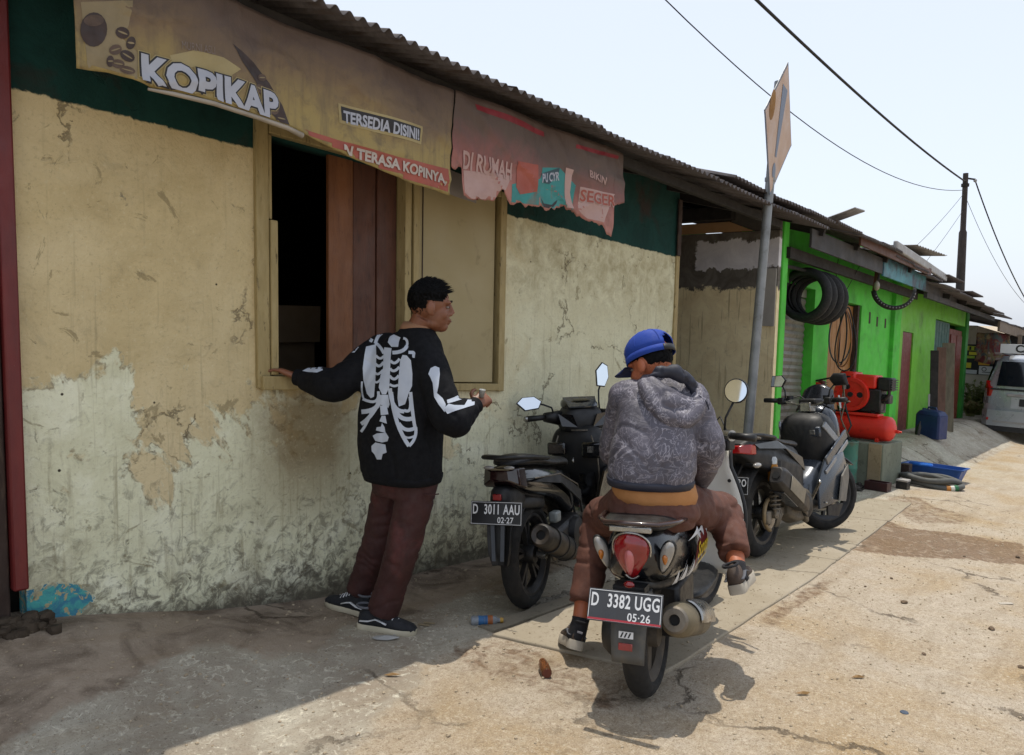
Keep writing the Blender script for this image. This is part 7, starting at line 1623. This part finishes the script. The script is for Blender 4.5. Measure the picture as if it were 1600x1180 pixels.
    MB().loft([js(1016,757,3.10,.172,.138), js(1016,748,3.10,.176,.143), js(1016,745,3.10,.174,.141)]).build('hem_cord', m_navy, jk, smooth='all')
    # hood lying on the back: a slack bag with a dark rim
    hc = A(1048,630,3.035); ax = (RT*.86-UPV*.52).normalized(); ay = (RT*.42+UPV*.9).normalized()
    mb = MB(); limb(mb, [A(1003,592,3.10), A(1016,622,3.045), A(1040,650,3.015), A(1070,656,3.02), A(1090,632,3.06), A(1090,606,3.10)], [.022,.034,.042,.044,.036,.022], 16)
    limb(mb, [A(1012,596,3.10), A(1040,622,3.05), A(1076,636,3.05)], [.035,.05,.042], 16); mb.ball(hc+FWH*.02, (.075,.06,.06), 20, 14)
    mh = fuse(mb, .006, 7, .6); wrinkle(mh, lambda p: .006*fbm(p.x*9, p.y*9, p.z*9, 3)-.007*crease(p.x+.6*p.z, p.y, p.z*.8, 9)); obj('hood', mh, m_pais, jk)
    mb = MB(); limb(mb, [A(1014,592,3.10), A(1034,580,3.09), A(1060,584,3.08), A(1080,602,3.08), A(1086,624,3.09)], [.016,.026,.030,.028,.016], 16); ml = fuse(mb, .008, 3); wrinkle(ml, lambda p: .010*fbm(p.x*14, p.y*14, p.z*14, 3)-.010*crease(p.x, p.y, p.z, 12)); obj('hood_lining', ml, m_navy, jk)
    MB().tube([A(1092,618,3.05), A(1104,628,3.04), A(1108,640,3.04)], .003, 5).build('hood_string', m_navy, jk)
    # --- shirt tail under the jacket
    MB().loft([js(1024,782,3.12,.160,.150), js(1023,770,3.11,.170,.15), js(1020,755,3.11,.168,.14), js(1018,735,3.11,.16,.13)]).build('shirt_tail', pm('apricot_shirt','b07c4a','9c6b3d',.8,7,.3,30), t, smooth='all')
    # --- trousers
    mb = MB(); mb.loft([esec(A(1021,818,3.12), Sd, F, UPV, .16,.15, 28), esec(A(1021,798,3.11), Sd, F, UPV, .185,.172, 28), esec(A(1021,772,3.12), Sd, F, UPV, .172,.148, 28), esec(A(1020,752,3.15), Sd, F, UPV, .15,.12, 28)])
    hemL, hemR = A(911,945,3.38), A(1147,866,3.29)
    limb(mb, [hL+UPV*.02, hL.lerp(kL,.5), kL, kL.lerp(hemL,.5), hemL], [.105,.098,.085,.074,.068], 20); limb(mb, [hR+UPV*.02, hR.lerp(kR,.5), kR, kR.lerp(hemR,.5), hemR], [.105,.098,.085,.074,.068], 20)
    me = fuse(mb, .010, 5, .6)
    wrinkle(me, lambda p: .007*fbm(p.x*7, p.y*7, p.z*6, 3)+.005*sin(p.z*75+16*fbm(p.x*5,p.y*5,p.z*3)+30*p.x)*max(0,fbm(p.x*5,p.y*5,p.z*4+3))*(.6+1.2*exp(-((p.z-kL.z)/.1)**2))-.009*crease(p.x, p.y, p.z*1.8, 5))
    GAIN[:] = [1.35, 1]
    m_bt = pm('brown_twill', '4d2d22', '40251c', .8, 14, .2, 240, dirt='5e3a2c', dscale=5)
    GAIN[:] = [1, 1]
    tr = obj('trousers', me, m_bt, t)
    MB().box(-.022, .022, -.002, .002, -.016, .016, frame(A(1056,787,3.025), RT+UPV*.3, UPV)).build('pocket_label', flat('label_sage','6d8468',.7), tr)
    mb = MB(); mb.tube([A(985,775,3.06), A(1000,787,3.045), A(1012,785,3.03)], .0025, 5); mb.tube([A(922,806,3.43), A(935,816,3.42), A(945,814,3.42)], .004, 5); mb.build('pocket_seam', m_bt, tr)
    # --- socks and trainers
    m_sock = pm('black_sock', '121216', '1c1c22', .85, 20, .3, 200); m_mesh = pm('brown_trainer', '4a3b30', '3a2e26', .75, 16, .3, 180); m_sol2 = pm('dirty_white_sole', 'b5ad9e', '968e80', .7, 9)
    for a_, h_, hl, to in ((aL,hemL,A(899,1016,3.30),A(884,1006,3.53)), (aR,hemR,A(1152,930,3.13),A(1168,905,3.36))):
        up_dir = (a_-(hl.lerp(to,.2))).normalized(); sk = MB().tube([a_+(h_-a_)*.2, a_, a_.lerp(hl.lerp(to,.2),.5), hl.lerp(to,.22)+up_dir*.05], [.040,.038,.040,.045], 16).build('sock', m_sock, t, smooth='all')
        MB().bar(a_.lerp(hl,.25)-FWH*.040-RT*.012, a_.lerp(hl,.3)-FWH*.041+RT*.012, .003, .008).build('sock_mark', flat('sock_grey','8a8a92',.7) if a_ is aL else bpy.data.materials['sock_grey'], sk)
        shoe(t, hl, to, up_dir, (m_sol2, m_mesh, bpy.data.materials['grey_collar'], m_sock), L=.265, stripe=True, lace=True, chunky=1)
    return t
rider()

# ================================================================== litter
gl = lambda px, py, h=0: (lambda q: Vector((q[0], q[1], gz(*q)+h)))(gp(px, py))
b = gl(760, 975); lt = thing('drink_bottle', 'small crushed drink bottle with blue label lying near the kerb', 'bottle', b)
T = TR(b+Vector((0,0,.024))) @ RZ(-.75) @ RY(pi/2)
MB().lathe([(0,-.075),(.02,-.075),(.024,-.068),(.0235,-.03),(.021,-.02),(.0235,-.01),(.0235,.03),(.02,.045),(.011,.055),(.011,.066),(0,.066)], 18, T).build('bottle_body', pm('clear_plastic','8a8f93','70757a',.25,20), lt, smooth=True)
MB().lathe([(.0242,-.04),(.0245,-.039),(.0225,-.019),(.0245,.0),(.0242,.004)], 18, T).build('label', pm('blue_label','2f6d9e','254f80',.5,30), lt, smooth=True); MB().lathe([(.0242,.006),(.0245,.007),(.0245,.028),(.0238,.03)], 18, T).build('label', pm('orange_label','a8602a','7d451d',.5,30), lt, smooth=True)
MB().lathe([(0,.066),(.0125,.066),(.0125,.082),(0,.082)], 14, T).build('cap', flat('cap_yellow','b08a3a',.5), lt, smooth=True)
b = gl(851, 1052); jar = thing('glass_jar', 'small empty glass jar lying on the sunlit lane', 'jar', b)
k = N('brown_glass'); k.col(lin('9a6a48')); k.rough(.05); k.b.inputs['Transmission Weight'].default_value = .75; k.b.inputs['IOR'].default_value = 1.2
T = TR(b+Vector((0,0,.023))) @ RZ(.85) @ RY(pi/2)
MB().lathe([(0,-.05),(.02,-.05),(.0225,-.045),(.0225,.03),(.016,.042),(.016,.058),(.0135,.058),(.0135,.042),(.02,.03),(.02,-.042),(0,-.042)], 20, T).build('glass', k.m, jar, smooth=True); MB().lathe([(0,-.0525),(.019,-.0525),(.019,-.0505),(0,-.0505)], 16, T).build('jar_base', pm('rusty_base','6b3320','54281a',.6,20), jar)
def scrap(px, py, pts, mat, name, lb, cat, h=.004):
    c = gl(px, py); T = TR(c+Vector((0,0,h))); mb = MB(); rn = random.Random(px)
    P = [(x, y, .006*rn.random()) for x, y in pts]; n = len(P); ce = (sum(p[0] for p in P)/n, sum(p[1] for p in P)/n, .012)
    mb.add([ce]+P, [(0, 1+i, 1+(i+1)%n) for i in range(n)], T @ RZ(-.7)); o = mb.build(name, mat, smooth=False, solid=.0015); tag(o, lb, cat); return o
m_wpl = pm('crumpled_white', 'a5a5a3', '8c8c8a', .5, 9, .3, 60)
scrap(598, 1000, [(-.05,.0),(-.03,.03),(.02,.025),(.07,.005),(.075,-.012),(.02,-.025),(-.03,-.02)], m_wpl, 'plastic_scrap', 'larger crumpled white plastic scrap in front of the black shoe', 'litter')
scrap(621, 994, [(-.02,-.01),(.03,-.012),(.045,.0),(.01,.012),(-.015,.008)], m_wpl, 'plastic_scrap', 'small white plastic scrap under the toe of the black shoe', 'litter')
for px, py, lb in ((663,979,'split bamboo sliver lying right of the black shoe'),(672,976,'second bamboo sliver lying right of the black shoe')):
    c = gl(px, py); tag(MB().bar(c+Vector((-.012,.03,.006)), c+Vector((.012,-.02,.008)), .008, .005).build('bamboo_sliver', m_bam), lb, 'litter')
m_st = conc('litter_stone', '6b5a48', '58493a', '3f352a', '7d6b56')
for px, py, r, lb in ((1413,943,.022,'rounded brown stone lying alone on the sunlit lane'),(1549,985,.02,'flat grey stone near the right edge of the lane'),(1443,1023,.014,'small pebble in the middle of the sunlit lane'),(1595,1043,.016,'dark stone at the right border of the lane'),(1507,870,.014,'dark stone on the dirt patch'),(1590,871,.02,'dark stone at the right end of the dirt patch'),(1393,906,.012,'little dark stone above the brown stone'),(1352,918,.01,'tiny dark stone left of the brown stone')):
    mb = MB(); c = gl(px, py); stone(mb, c.x, c.y, c.z+r*.3, r, px, 9, .5); tag(mb.build('stone', m_st, smooth=True), lb, 'stone')
c = gl(1413, 1113); tag(MB().lathe([(0,0),(.015,0),(.0165,.002),(.015,.004),(0,.005)], 16, TR(c)).build('bottle_cap', flat('cap_slate','3c4654',.4), smooth=True), 'dark blue bottle cap on the lane in the foreground', 'bottle cap')
c = gl(1572, 945); tag(MB().box(-.045, .04, -.01, .012, .001, .006, TR(c) @ RZ(-.8)).build('wood_chip', flat('chip_white','b0a89a',.7), bevel=.002), 'pale splinter of wood lying near the right edge', 'litter')
m_lf = pm('dry_leaf', '8a6a3c', '6d512c', .7, 20)
for px, py, lb in ((1340,1061,'curled dry leaf on the lane in the foreground'),(1253,1088,'thin dry leaf in the foreground left of the bottle cap'),(612,1057,'reddish dry leaf at the shadow edge')):
    scrap(px, py, [(-.03,0),(-.01,.008),(.02,.006),(.035,0),(.02,-.006),(-.01,-.007)], m_lf, 'dry_leaf', lb, 'leaf')
